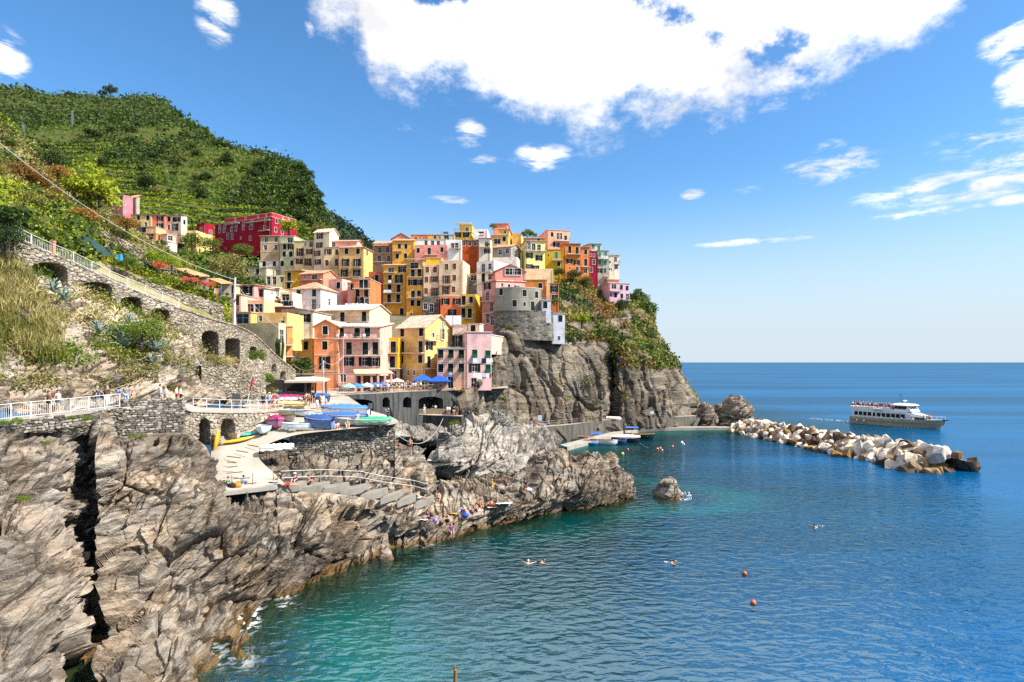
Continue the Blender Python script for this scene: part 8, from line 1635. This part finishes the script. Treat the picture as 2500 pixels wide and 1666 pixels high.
def small_things():
 def towel(label, p, w, l, col, rz=0, cat='towel'):
  m = MB(); n = 6
  for i in range(n):
   for j in range(n): m.v.append((w * (j / 5 - .5), l * (i / 5 - .5), .05 + .03 * math.sin(i * 2.2 + j * 1.3)))
  m.f = [(i * n + j, i * n + j + 1, i * n + n + j + 1, i * n + n + j) for i in range(n - 1) for j in range(n - 1)]
  o = m.build('towel', cloth_mat(col), None, p, smooth=True); o.rotation_euler = (R(-8), 0, rz); tag(o, label, cat)
 towel('big white sheet spread on the ledge beside the seated man', ground(1229, 1232) + Vector((0, 0, .12)), 1.6, 1.8, (.78, .79, .82), .3); towel('white towel under the sunbather on the ledge', ground(1203, 1241) + Vector((0, 0, .08)), 1.2, 1.4, (.74, .72, .70), .2); towel('white crumpled towel low on the rocks', ground(1035, 1272) + Vector((0, 0, .08)), .8, .7, (.74, .74, .74)); towel('yellow towel lying behind the man with knees up', ground(1107, 1257) + Vector((0, 0, .08)), .8, .5, (.6, .36, .03))
 towel('blue towel at the foot of the ramp', atz(672, 1178, 7.6), .8, 1.0, (.12, .25, .5))
 m = MB(); m.ball((0, 0, .28), .30, 12, 8); o = m.build('beach_ball', plain((.13, .06, .45), .4, .5), None, ground(1061, 1279), smooth=True); tag(o, 'purple and pink beach ball on the rocks', 'ball'); m = MB(); m.rings([[Vector((.305 * math.cos(a) * math.cos(q) + .0, .305 * math.sin(q), .28 + .305 * math.sin(a) * math.cos(q))) for a in [2 * math.pi * i / 12 for i in range(12)]] for q in (-.3, 0, .3)], False); m.build('panel', plain((.7, .5, .62), .4), o)
 def bag(label, p, col, s=.4):
  m = MB(); m.rings([[Vector((s * q * math.cos(a), s * .6 * q * math.sin(a), z)) for a in [2 * math.pi * i / 9 for i in range(9)]] for q, z in ((.8, 0), (1, s * .4), (.8, s * .85), (.4, s))]); o = m.build('bag', plain(col, .8), None, p, smooth=True); tag(o, label, 'bag')
  m = MB(); m.line([Vector((-.25 * s, 0, s * .9)), Vector((-.15 * s, 0, s * 1.3)), Vector((.15 * s, 0, s * 1.3)), Vector((.25 * s, 0, s * .9))], .02, 4); m.build('handle', plain(col, .8), o)
 bag('bright orange bag at the foot of the ramp', atz(579, 1190, 7.46), (.68, .22, .02)); bag('black bag beside the person in green', atz(567, 1191, 7.46), (.02, .02, .02)); bag('white bag beside the sunbather in black', ground(1165, 1250), (.75, .75, .76)); bag('white bag held low by the man at the upper ledge', ground(1291, 1200), (.72, .74, .78)); bag('black backpack by the walking man on the ledge', ground(1227, 1206), (.015, .015, .015)); bag('blue cloth bag hanging by the bending man', ground(1136, 1262), (.03, .1, .5))
 m = MB(); m.bar((0, 0, 0), (0, 0, 1.0), .3, 10); m.bar((0, 0, 1.0), (0, 0, 1.08), .32, 10); tag(m.build('waste_bin', plain((.02, .14, .45), .5), None, ray(1331, 1044, 130.5)), 'blue waste bin on the quay below the cliff', 'bin')
 cm = MB(); cm.box((-.22, -.22, .40), (.22, .22, .44)); cm.box((-.22, .19, .44), (.22, .23, .85))
 for sx in (-.2, .2):
  for sy in (-.2, .2): cm.bar((sx, sy, 0), (sx * .9, sy * .9, .40), .02, 4)
 cme = cm.mesh('chair_frame')
 for i, (px, py, Y, lab) in enumerate([(824, 824, 104.3, 'white chair at the left corner of the pink house balcony'), (845, 824, 105, 'white chair before the first propped shutter on the pink balcony'), (858, 824, 105.2, 'white chair in the middle of the pink upper balcony'), (888, 824, 105.4, 'white chair near the right of the pink upper balcony'), (915, 824, 105.5, 'white chair at the right end of the pink upper balcony'), (1145, 745, 144, 'white chair on the yellow house upper balcony'), (1140, 775, 144, 'white chair on the yellow house lower balcony')]):
  o = link('chair', cme, None, ray(px, py + 3, Y), plain((.74, .74, .74), .5)); o.rotation_euler = (0, 0, i * 1.3); tag(o, lab, 'chair')
small_things()
# ================================================================ plants
def leaf_mat(name, a, b, c=None, trans=.25):
 m, nt, bs, N, L = nmat(name); oi = N('ShaderNodeObjectInfo'); tc = N('ShaderNodeTexCoord'); g = N('ShaderNodeNewGeometry')
 n = N('ShaderNodeTexNoise'); n.inputs['Scale'].default_value = .9; n.inputs['Detail'].default_value = 4; L(g.outputs['Position'], n.inputs['Vector'])
 ad = N('ShaderNodeMath', operation='MULTIPLY_ADD'); L(oi.outputs['Random'], ad.inputs[0]); ad.inputs[1].default_value = .45; L(n.outputs['Fac'], ad.inputs[2])
 r = ramp(N, [(.40, a), (.70, b), (.98, c or b)]); L(ad.outputs[0], r.inputs[0]); L(r.outputs[0], bs.inputs['Base Color']); bs.inputs['Roughness'].default_value = .6; bs.inputs['Specular IOR Level'].default_value = .2
 t = N('ShaderNodeBsdfTranslucent'); L(r.outputs[0], t.inputs['Color']); mx = N('ShaderNodeMixShader'); mx.inputs[0].default_value = trans; L(bs.outputs[0], mx.inputs[1]); L(t.outputs[0], mx.inputs[2]); L(mx.outputs[0], nt.nodes['Material Output'].inputs['Surface']); return m
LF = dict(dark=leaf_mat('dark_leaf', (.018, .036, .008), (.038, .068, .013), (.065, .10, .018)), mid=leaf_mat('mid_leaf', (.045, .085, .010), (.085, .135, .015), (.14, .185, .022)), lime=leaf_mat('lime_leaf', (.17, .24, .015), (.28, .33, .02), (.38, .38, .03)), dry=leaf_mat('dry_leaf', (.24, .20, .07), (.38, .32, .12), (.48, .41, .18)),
    rust=leaf_mat('rust_leaf', (.12, .065, .02), (.24, .12, .02), (.34, .19, .03)), olive=leaf_mat('olive_leaf', (.10, .115, .025), (.18, .17, .04), (.26, .23, .07)), agave=leaf_mat('agave_leaf', (.13, .20, .17), (.22, .30, .25), (.30, .36, .30), .05), yagave=leaf_mat('striped_agave_leaf', (.34, .32, .12), (.48, .42, .16), (.55, .48, .2), .05), yellow=leaf_mat('yellow_bloom', (.45, .32, .01), (.6, .45, .02)), red=leaf_mat('red_bloom', (.45, .06, .02), (.6, .14, .05), (.65, .2, .2)), grass=leaf_mat('grass_blade', (.07, .13, .015), (.14, .2, .02)), far=leaf_mat('far_leaf', (.020, .040, .018), (.04, .065, .03)))
M_BARK = plain((.09, .065, .045), .9, .1, name='bark')
def cards(P, size, r_, up=None, spread=1.0):
 """leaf-sized quads at points P (n,3), randomly turned; returns verts, faces"""
 n = len(P); a = r_.normal(size=(n, 3)); a /= np.linalg.norm(a, axis=1, keepdims=True); b = r_.normal(size=(n, 3)); b = np.cross(a, b); b /= np.maximum(np.linalg.norm(b, axis=1, keepdims=True), 1e-6)
 s = size * r_.uniform(.6, 1.4, (n, 1)) if np.isscalar(size) else (size[:, None] * r_.uniform(.6, 1.4, (n, 1)))
 V = np.stack([P - a * s * .5, P + b * s * .32, P + a * s * .5, P - b * s * .32], 1).reshape(-1, 3); return V, np.arange(4 * n).reshape(n, 4)
def blades(P, h, r_):
 n = len(P); a = r_.normal(size=(n, 3)) * .35; a[:, 2] = 1; a *= (h * r_.uniform(.5, 1.3, n))[:, None]; b = r_.normal(size=(n, 3)); b[:, 2] = 0; b /= np.linalg.norm(b, axis=1, keepdims=True); b *= .022 * r_.uniform(.6, 1.4, (n, 1)); d = a * .5 + r_.normal(size=(n, 3)) * .03
 return np.stack([P - b, P + b, P + d + b, P + a], 1).reshape(-1, 3), np.arange(4 * n).reshape(n, 4)
def card_mesh(name, V, Q):
 me = bpy.data.meshes.new(name); n = len(V); me.vertices.add(n); me.vertices.foreach_set('co', V.astype(np.float32).ravel()); k = len(Q); me.loops.add(4 * k); me.loops.foreach_set('vertex_index', Q.astype(np.int32).ravel()); me.polygons.add(k); me.polygons.foreach_set('loop_start', np.arange(0, 4 * k, 4, dtype=np.int32)); me.update(calc_edges=True); return me
def crown_mesh(seed, n=900, clumps=16, size=.17, flat=.8):
 r_ = np.random.default_rng(seed); C = r_.normal(size=(clumps, 3)); C /= np.linalg.norm(C, axis=1, keepdims=True); C *= r_.uniform(.45, .85, (clumps, 1)); C[:, 2] = np.abs(C[:, 2]) * 1.1 - .25
 k = r_.integers(0, clumps, n); d = r_.normal(size=(n, 3)); d /= np.linalg.norm(d, axis=1, keepdims=True); P = C[k] + d * (r_.uniform(.15, .42, (n, 1)) * r_.uniform(.7, 1.2, (clumps, 1))[k]); P[:, 2] *= flat
 return card_mesh('crown', *cards(P, size, r_))
CROWN = [crown_mesh(s) for s in range(5)]; FINE = [crown_mesh(20 + s, 1700, 22, .10) for s in range(3)]; DOME = [crown_mesh(30 + s, 1500, 40, .10, .62) for s in range(2)]
tm = MB(); tm.bar((0, 0, -.9), (.05, 0, -.1), .10, 6, .06)
for a in range(4): tm.bar((.05, 0, -.15), (.45 * math.cos(a * 1.6), .45 * math.sin(a * 1.6), .30), .05, 5, .02)
TRUNK = tm.mesh('trunk')
def plant(name, cat, label, loc, r_, mat, group=None, kind=CROWN, sq=1.0, trunk=True, rnd=random):
 t = empty(name, loc, rnd.uniform(0, 6.28), label, cat, group); t.scale = (r_, r_, r_ * sq)
 link('crown', kind[rnd.randrange(len(kind))], t, (0, 0, .35), LF[mat])
 if trunk: link('trunk', TRUNK, t, (0, 0, .35), M_BARK)
 return t
def pix(G): P = G.reshape(-1, 3); return CX + P[:, 0] / P[:, 1] * F, HY - (P[:, 2] - CZ) / P[:, 1] * F, P
def stuff(name, label, P, size, mat, seed=1, lift=0.): r_ = np.random.default_rng(seed); o = link(name, card_mesh(name, *cards(P + np.array([0, 0, lift]), size, r_)), None, None, LF[mat]); tag(o, label, 'plants', kind='stuff'); return o
def sample(G, n, cond, seed, jit=1.0, hi=0.):
 c0 = cond
 if G is GRIDS['upper_slope']: cond = lambda x, y, P: c0(x, y, P) & ~((x > 225) & (x < 545) & (y > 640 + (x - 245) * .36) & (y < 712 + (x - 245) * .34)) & ~((x > 225) & (x < 436) & (y > 552 + (x - 228) * .5) & (y < 612 + (x - 228) * .43))
 r_ = np.random.default_rng(seed); px, py, P = pix(G); ok = np.where(cond(px, py, P) & (px > -140) & (px < 2600))[0]; k = r_.choice(ok, n); Q = P[k] + r_.normal(size=(n, 3)) * jit; Q[:, 2] += np.abs(r_.normal(size=n)) * hi; return Q
def greenery():
 H_, Rg, Us, Hr, Hd, Fh, Vg = (GRIDS[n] for n in ('vineyard_hill', 'ridge', 'upper_slope', 'hillside_rocks', 'headland', 'far_hill', 'village_ground'))
 rn = random.Random(4); nz = lambda P: fbm(P * .013, 2, seed=71)
 stuff('hill_scrub', 'green scrub covering the terraced hill', sample(H_, 42000, lambda x, y, P: (P[:, 1] > 170) & ((nz(P) < -.10) | (x > 660) | (P[:, 1] > 330)), 1, 1.2, 1.0), 1.5, 'mid', 2)
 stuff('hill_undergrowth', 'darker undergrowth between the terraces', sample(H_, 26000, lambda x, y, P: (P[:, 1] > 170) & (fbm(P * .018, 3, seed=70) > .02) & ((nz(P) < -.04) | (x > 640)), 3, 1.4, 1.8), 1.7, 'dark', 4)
 def rows(x, y, P): zz = P[:, 2] + fbm(P * .02, 3, seed=33) * 0; return (x < 690) & (P[:, 1] > 175) & (P[:, 1] < 350) & (nz(P) > -.16)
 Q = sample(H_, 110000, rows, 5, .2, .5); lv = 5.6; Q = Q[(np.abs(((Q[:, 2] / lv) % 1) - .5) < .20)]; stuff('vine_rows', 'bright green vine rows along the hillside terraces', Q, 1.05, 'lime', 6, .5)
 Q = sample(H_, 60000, rows, 45, .3, .5); Q = Q[np.abs(((Q[:, 2] / lv) % 1) - .5) > .27]; stuff('terrace_hedge_shade', 'dark hedges and shade below each vineyard terrace', Q, 1.2, 'dark', 46)  # dark leaf cards serve as hedge bushes and as the terrace walls' shade
 P = sample(H_, 280, lambda x, y, P: (P[:, 1] > 185) & ((nz(P) < -.06) | (x > 600)), 7, .5)
 for p in P:
  c = rn.choice(['dark', 'dark', 'dark', 'mid', 'olive']); x = CX + p[0] / p[1] * F; y = HY - (p[2] - CZ) / p[1] * F
  plant('hill_tree', 'tree', '%s tree %s the terraced hill, above the %s' % ({'dark': 'dark', 'mid': 'bright green', 'olive': 'olive green'}[c], 'high on' if y < 370 else 'halfway up' if y < 450 else 'low on', 'dry slope at left' if x < 230 else 'pink vineyard house' if x < 340 else 'hillside row' if x < 470 else 'small crimson house' if x < 540 else 'crimson hotel' if x < 680 else 'rocky cliff edge'), Vector(p) + Vector((0, 0, .8)), rn.uniform(2.0, 4.8), c, 'trees on the terraced hill', sq=rn.uniform(.8, 1.25), rnd=rn)
 stuff('ridge_wood', 'dark woodland covering the high ridge', sample(Rg, 26000, lambda x, y, P: P[:, 1] < 600, 8, 1.6, 2.2), 2.6, 'dark', 9); stuff('ridge_scrub', 'lighter scrub on the high ridge terraces', sample(Rg, 14000, lambda x, y, P: (P[:, 1] < 600) & (((P[:, 2] / 7) % 1) < .45), 10, .8, .8), 2.0, 'far', 11)  # ridge scrub takes a darker leaf so its colour holds a cloud shadow
 stuff('far_wood', 'bluish green woodland on the far hill', sample(Fh, 9000, lambda x, y, P: P[:, 1] < 640, 12, 2, 2.2), 3.2, 'far', 13)
 for (px, py, r_, lab) in ((270, 238, 6.5, 'umbrella pine standing highest on the ridge skyline'), (250, 241, 4.5, 'smaller pine left of the highest ridge pine'), (170, 240, 3.6, 'lone round tree far left on the ridge skyline'), (66, 220, 2.6, 'tiny tree near the left edge of the ridge skyline'), (432, 296, 5, 'pine on the right shoulder of the ridge'), (497, 336, 5, 'tree where the ridge drops to the vineyard hill')):
  plant('ridge_pine', 'tree', lab, ray(px, py, 548 if px < 400 else 505) + Vector((0, 0, r_ * .9)), r_, 'dark', sq=.9, rnd=rn)
 fb = lambda P: fbm(P * .06, 3, seed=72)
 stuff('slope_scrub', 'olive scrub on the slope above the stair', sample(Us, 46000, lambda x, y, P: P[:, 1] < 112, 14, .35, .4), .38, 'olive', 15); stuff('slope_herbs', 'fresh green herbs on the slope above the stair', sample(Us, 36000, lambda x, y, P: (P[:, 1] < 112) & (fb(P) > 0), 16, .35, .55), .34, 'lime', 17); stuff('slope_dry_grass', 'dry straw coloured grass on the slope above the stair', sample(Us, 15000, lambda x, y, P: (P[:, 1] < 112) & (fb(P) < -.05), 18, .3, .4), .36, 'dry', 19)
 stuff('slope_shade_scrub', 'dark bushes in the folds of the slope', sample(Us, 7000, lambda x, y, P: (P[:, 1] < 112) & (fbm(P * .09, 3, seed=73) > .10), 20, .45, .9), .6, 'dark', 21)
 NM = {'dark': 'dark green', 'mid': 'mid green', 'olive': 'olive green', 'lime': 'lime green', 'rust': 'rust brown', 'dry': 'straw coloured'}
 for i, p in enumerate(sample(Us, 70, lambda x, y, P: (P[:, 1] < 106) & (x > -40) & (x < 470), 22, .2)):
  c = rn.choice(['dark', 'mid', 'olive', 'mid', 'lime', 'rust']); plant('shrub', 'shrub', '%s wild shrub %s the slope above the stair, %s' % (NM[c], 'high on' if p[2] > 45 else 'low on', 'far left' if p[0] < -62 else 'left of the net' if p[0] < -54 else 'right of the net'), Vector(p) + Vector((0, 0, .1)), rn.uniform(.8, 1.9), c, 'wild shrubs above the stair', FINE, rnd=rn)
 for (px, py, Y, r_, c, K, lab) in [(35, 445, 76, 3.4, 'rust', DOME, 'large orange brown dome shaped bush at the left edge'), (85, 455, 78, 2.4, 'rust', DOME, 'smaller orange brown dome bush beside the large one'), (140, 432, 84, 1.9, 'rust', DOME, 'rusty dome bush below the pylon'), (200, 545, 74, 2.3, 'rust', DOME, 'orange dome bush in the middle of the slope'), (308, 558, 88, 2.0, 'rust', DOME, 'ochre bush at the crest below the hillside row'), (125, 410, 96, 3.2, 'dark', FINE, 'dark bush on the crest below the ridge'),
         (215, 470, 90, 4.2, 'lime', CROWN, 'bright lime fig tree on the slope crest'), (245, 500, 90, 3.2, 'lime', CROWN, 'second lime fig tree lower on the crest'), (373, 705, 70, 1.5, 'grass', FINE, 'vivid green round bush beside the dry stone terrace'), (560, 670, 96, 3.6, 'olive', FINE, 'wide brown green bush above the pink low row'), (20, 600, 50, 1.9, 'dark', FINE, 'dark ivy bush where the railing starts'), (10, 560, 51, 2.4, 'dark', CROWN, 'dense ivy mass at the far left above the railing'),
         (345, 830, 52.5, 1.9, 'mid', FINE, 'large round green bush below the fourth arch'), (295, 815, 52, .8, 'mid', FINE, 'small green bush left of the large round bush'), (735, 905, 98, 2.6, 'dark', CROWN, 'dark orange tree in front of the mustard ground storey'), (705, 560, 195, 3.8, 'lime', CROWN, 'yellow green tree beside the crimson hotel'), (470, 600, 165, 3.8, 'mid', FINE, 'hedge bush below the small crimson house'), (520, 606, 168, 3.4, 'mid', FINE, 'hedge bush right below the small crimson house'), (590, 620, 168, 3.2, 'mid', FINE, 'garden bush on the terrace under the crimson hotel'),
         (400, 600, 170, 1.6, 'dark', FINE, 'clipped bush beside the white garden wall house'), (470, 690, 78, .8, 'red', FINE, 'pink geranium bush on the flower terrace wall'), (452, 688, 78, .8, 'red', FINE, 'pink and white geranium bush left on the flower terrace'), (500, 698, 80, .8, 'red', FINE, 'red geranium bush in the middle of the flower terrace'), (515, 700, 81, .8, 'red', FINE, 'orange red geranium bush at the right of the flower terrace'), (390, 655, 74, 1.0, 'red', DOME, 'orange flower patch on the terrace garden'), (380, 640, 78, 1.8, 'lime', FINE, 'lime vine arbour on the terrace garden'), (420, 650, 79, 1.6, 'lime', FINE, 'vine arbour right part on the terrace garden'), (310, 650, 66, 1.1, 'mid', FINE, 'green bush below the blue barrel'), (230, 600, 72, 1.4, 'lime', FINE, 'lime bush behind the shade net'),
         (1088, 572, 200, 1.0, 'mid', FINE, 'potted bush on the salmon house roof terrace'), (1287, 575, 198, 2.2, 'mid', CROWN, 'leafy roof garden bush on the skyline'), (1300, 578, 198, 1.6, 'mid', CROWN, 'smaller roof garden bush on the skyline'), (1203, 556, 205, 1.5, 'mid', FINE, 'palm like bush left of the coral skyline house'), (1190, 600, 180, .9, 'mid', FINE, 'potted plants on the narrow cream house balcony'),
         (1560, 735, 200, 4.2, 'mid', CROWN, 'leafy tree right of the lilac pink house'), (1580, 760, 200, 3.8, 'mid', CROWN, 'leafy tree at the right edge of the headland garden'), (1520, 752, 182, 3.0, 'dark', FINE, 'dark green bush below the lilac pink house'), (1500, 770, 178, 1.5, 'lime', FINE, 'bright rounded bush left on the garden terrace'), (1543, 775, 180, 1.3, 'lime', FINE, 'bright rounded bush right on the garden terrace'), (1572, 770, 190, 2.2, 'rust', FINE, 'orange brown bush at the garden end'), (1420, 790, 154, 2.8, 'lime', CROWN, 'yellow green fig bush on the middle of the headland slope'), (1355, 740, 146, 1.4, 'mid', FINE, 'green bush on the wall top under the small orange house'), (1400, 680, 184, 3.0, 'dark', FINE, 'dark ivy bush under the long orange house'), (1365, 672, 180, 2.6, 'dark', FINE, 'dark ivy bush under the mustard house'), (1432, 690, 186, 2.4, 'mid', FINE, 'green bush below the narrow orange wing'), (1246, 800, 131, 1.0, 'olive', FINE, 'ivy clump growing on the stone bastion')]:
  plant('shrub', 'shrub', lab, ray(px, py, Y), r_, c, None, K, rnd=rn)
 Q = sample(Hr, 30000, lambda x, y, P: (x < 140) & (y > 560 + np.clip(x - 15, 0, 90) * 2.2) & (y < 870) & (fbm(P * .3, 2, seed=82) > -.25), 23, .3, .1); tag(link('dry_grass', card_mesh('dry_grass', *blades(Q, .75, np.random.default_rng(24))), None, None, LF['dry']), 'long pale dry grass on the hillside at left', 'plants', kind='stuff')
 Q = sample(Hr, 26000, lambda x, y, P: (x < 150) & (y > 560 + np.clip(x - 15, 0, 90) * 2.2) & (y < 890) & (fbm(P * .3, 2, seed=84) > -.05), 49, .3, .15); tag(link('green_grass', card_mesh('green_grass', *blades(Q, .65, np.random.default_rng(50))), None, None, LF['olive']), 'fresh green grass among the dry grass at left', 'plants', kind='stuff')
 stuff('green_weeds', 'green weeds between the hillside rocks', sample(Hr, 12000, lambda x, y, P: (y > 640) & (y < 960) & (fbm(P * .28, 3, seed=74) > .10), 25, .22, .35), .22, 'olive', 26, .1)
 stuff('lush_weeds', 'lush green weeds near the arches', sample(Hr, 9000, lambda x, y, P: (y < 900) & (fbm(P * .2, 3, seed=75) > .12), 27, .25, .45), .24, 'grass', 28, .1); stuff('dry_weeds', 'dry weeds on the rocky hillside', sample(Hr, 7000, lambda x, y, P: (y < 930) & (fbm(P * .25, 3, seed=76) > .12), 29, .22, .4), .22, 'dry', 30, .1)
 def hpt(px, py):
  x, y, P = pix(Hr); return Vector(P[int(np.argmin((x - px)**2 + (y - py)**2))])
 for i, (px, py, r_, c, lab) in enumerate([(430, 955, .7, 'olive', 'spiky weed clump right of the pale rock'), (60, 735, .9, 'grass', 'leafy green plant low in the dry grass'), (150, 880, .6, 'yellow', 'yellow flowering plant on the rocks at left'), (125, 850, .6, 'olive', 'olive bush above the yellow flowers'), (75, 880, .5, 'red', 'red creeper hanging on the dark rocks at left'), (70, 850, .4, 'red', 'red creeper tip above the hanging one'), (360, 860, .6, 'yellow', 'yellow flower bush among the agaves'), (400, 890, .8, 'olive', 'grey green bush at the rock edge'), (520, 885, .8, 'olive', 'bush on the garden wall left'), (560, 890, .8, 'dry', 'dry bush on the middle of the garden wall'), (630, 880, 1.2, 'mid', 'green bush on the right end of the garden wall'), (650, 935, 1.1, 'mid', 'green bush above the path railing end'), (660, 965, .9, 'olive', 'flowering bush beside the shed'), (600, 960, .7, 'mid', 'small bush under the garden wall')]):
  plant('shrub', 'shrub', lab, (hpt(px, py) if px < 440 else ray(px, py, 60 + (px - 500) * .045)) + Vector((0, 0, .1)), r_, c, None, FINE, trunk=False, rnd=rn)
 for (px, py, Y, r_) in ((40, 1035, 39.3, .42), (10, 1040, 38.5, .4), (175, 1025, 42.3, .3), (210, 1028, 43.4, .4), (325, 1070, 46.5, .35), (350, 1070, 47, .3), (60, 1225, 34.5, .35), (112, 1085, 39, .25), (1110, 1040, 96, .9), (1150, 1035, 95, .8), (1165, 990, 111, .9), (820, 985, 88, .7)):
  plant('weed_clump', 'plant', 'low green weed clump rooted in a rock crack', ray(px, py, Y - .3), r_ * 1.1, 'grass', 'weed clumps in rock cracks', FINE, trunk=False, rnd=rn)
 am = MB(); rg = []
 for i in range(6): s = i / 5; w = .075 * (1 - s ** 2.2) + .004; rg.append([Vector((x * w, .02 - .0 + s * .62, .05 + .62 * s - .30 * s * s + z)) for x, z in ((-1, .03), (0, -.012), (1, .03), (0, .035))])
 am.rings(rg); AG = am.mesh('leaf', True)
 for i, (px, py, sc_, c, lab) in enumerate([(250, 825, 1.25, 'agave', 'blue grey agave left of the striped ones'), (243, 795, 1.3, 'yagave', 'yellow striped agave on the left'), (290, 800, 1.6, 'yagave', 'large yellow striped agave on the right'), (308, 862, 1.7, 'agave', 'large blue grey agave below the striped ones'), (385, 865, 1.4, 'agave', 'blue grey agave right of the green bush'), (140, 725, 1.2, 'agave', 'agave under the first arch'), (165, 745, 1.1, 'agave', 'agave right of the first arch one'), (320, 800, 1.0, 'agave', 'agave behind the large round bush'), (440, 930, 1.0, 'agave', 'agave at the right rock edge above the path'), (100, 735, 1.0, 'yagave', 'pale striped agave beside the dry grass'), (375, 895, .9, 'agave', 'small agave low below the round bush')]):
  t = empty('agave', hpt(px, py) + Vector((0, -.5, .30)), rn.uniform(0, 6), lab, 'agave'); t.scale = (sc_ * 1.45,) * 3
  for k in range(17): o = link('leaf', AG, t, (0, 0, .02 * (k % 3)), LF[c]); o.rotation_euler = (R([-10, 18, 42][k % 3] + rn.uniform(-8, 8)), 0, k * 2.4); o.scale = (1, rn.uniform(.8, 1.15), 1)
 t = empty('cactus', ray(683, 868, 84), label='tall green column cactus behind the arcaded wall', cat='cactus')
 for k in range(9): m = MB(); a = k * 2.4; b = Vector((.5 * math.cos(a) * (k > 0), .3 * math.sin(a), 0)); m.rings([[b * q + Vector((.13 * w * math.cos(u), .13 * w * math.sin(u), z * (1.5 + .15 * (k % 4)))) for u in [2 * math.pi * j / 8 for j in range(8)]] for z, w, q in ((-.5, 1, .6), (.2, 1, .9), (1.0, 1, 1.1), (1.25, .8, 1.1), (1.35, .2, 1.1))]); m.build('column', LF['dark'], t, smooth=True)
 up = lambda x, y, P: (P[:, 2] > 25.5) | (y < 835) | ((x > 1490) & (y < 900))
 stuff('headland_scrub', 'olive scrub on the headland slope', sample(Hd, 10000, lambda x, y, P: up(x, y, P) & (fbm(P * .09, 3, seed=77) > .02) & (x > 1300), 31, .45, .5), .9, 'olive', 32); stuff('headland_herbs', 'green herbs on the headland slope', sample(Hd, 6000, lambda x, y, P: up(x, y, P) & (fbm(P * .10, 3, seed=78) > .14) & (x > 1300), 33, .45, .6), .85, 'mid', 34); stuff('headland_dry', 'dry orange brown grass on the headland slope', sample(Hd, 4500, lambda x, y, P: up(x, y, P) & (fbm(P * .08, 3, seed=79) > .08) & (x > 1380), 35, .4, .4), .8, 'rust', 36)
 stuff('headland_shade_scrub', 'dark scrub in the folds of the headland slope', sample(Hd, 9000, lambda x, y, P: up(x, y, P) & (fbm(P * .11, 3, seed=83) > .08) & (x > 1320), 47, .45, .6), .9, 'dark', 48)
 stuff('cliff_tufts', 'green tufts in the cliff cracks', sample(Hd, 2600, lambda x, y, P: (y > 800) & (y < 985) & (fbm(P * .22, 3, seed=80) > .26), 37, .3, .3), .55, 'olive', 38)
 for i, p in enumerate(sample(Hd, 75, lambda x, y, P: up(x, y, P) & (x > 1350), 39, .2)):
  c = rn.choice(['dark', 'mid', 'olive', 'olive', 'rust', 'dry']); plant('shrub', 'shrub', '%s wild bush on the headland slope, %s, %s' % (NM[c], 'high up' if p[2] > 36 else 'low near the cliff top', 'left part' if p[0] < 28 else 'right part'), Vector(p), rn.uniform(.9, 2.2), c, 'wild bushes on the headland', FINE, sq=.8, trunk=False, rnd=rn)
 stuff('village_scrub', 'garden greenery between the hillside houses', sample(Vg, 14000, lambda x, y, P: (x < 660) & (y > 600) & (y < 720), 40, .6, .8), 1.0, 'mid', 41); stuff('village_shade_scrub', 'dark garden greenery between the hillside houses', sample(Vg, 9000, lambda x, y, P: (x < 660) & (y > 596) & (y < 720) & (fbm(P * .06, 2, seed=81) > 0), 42, .6, 1.2), 1.2, 'dark', 43)
greenery()
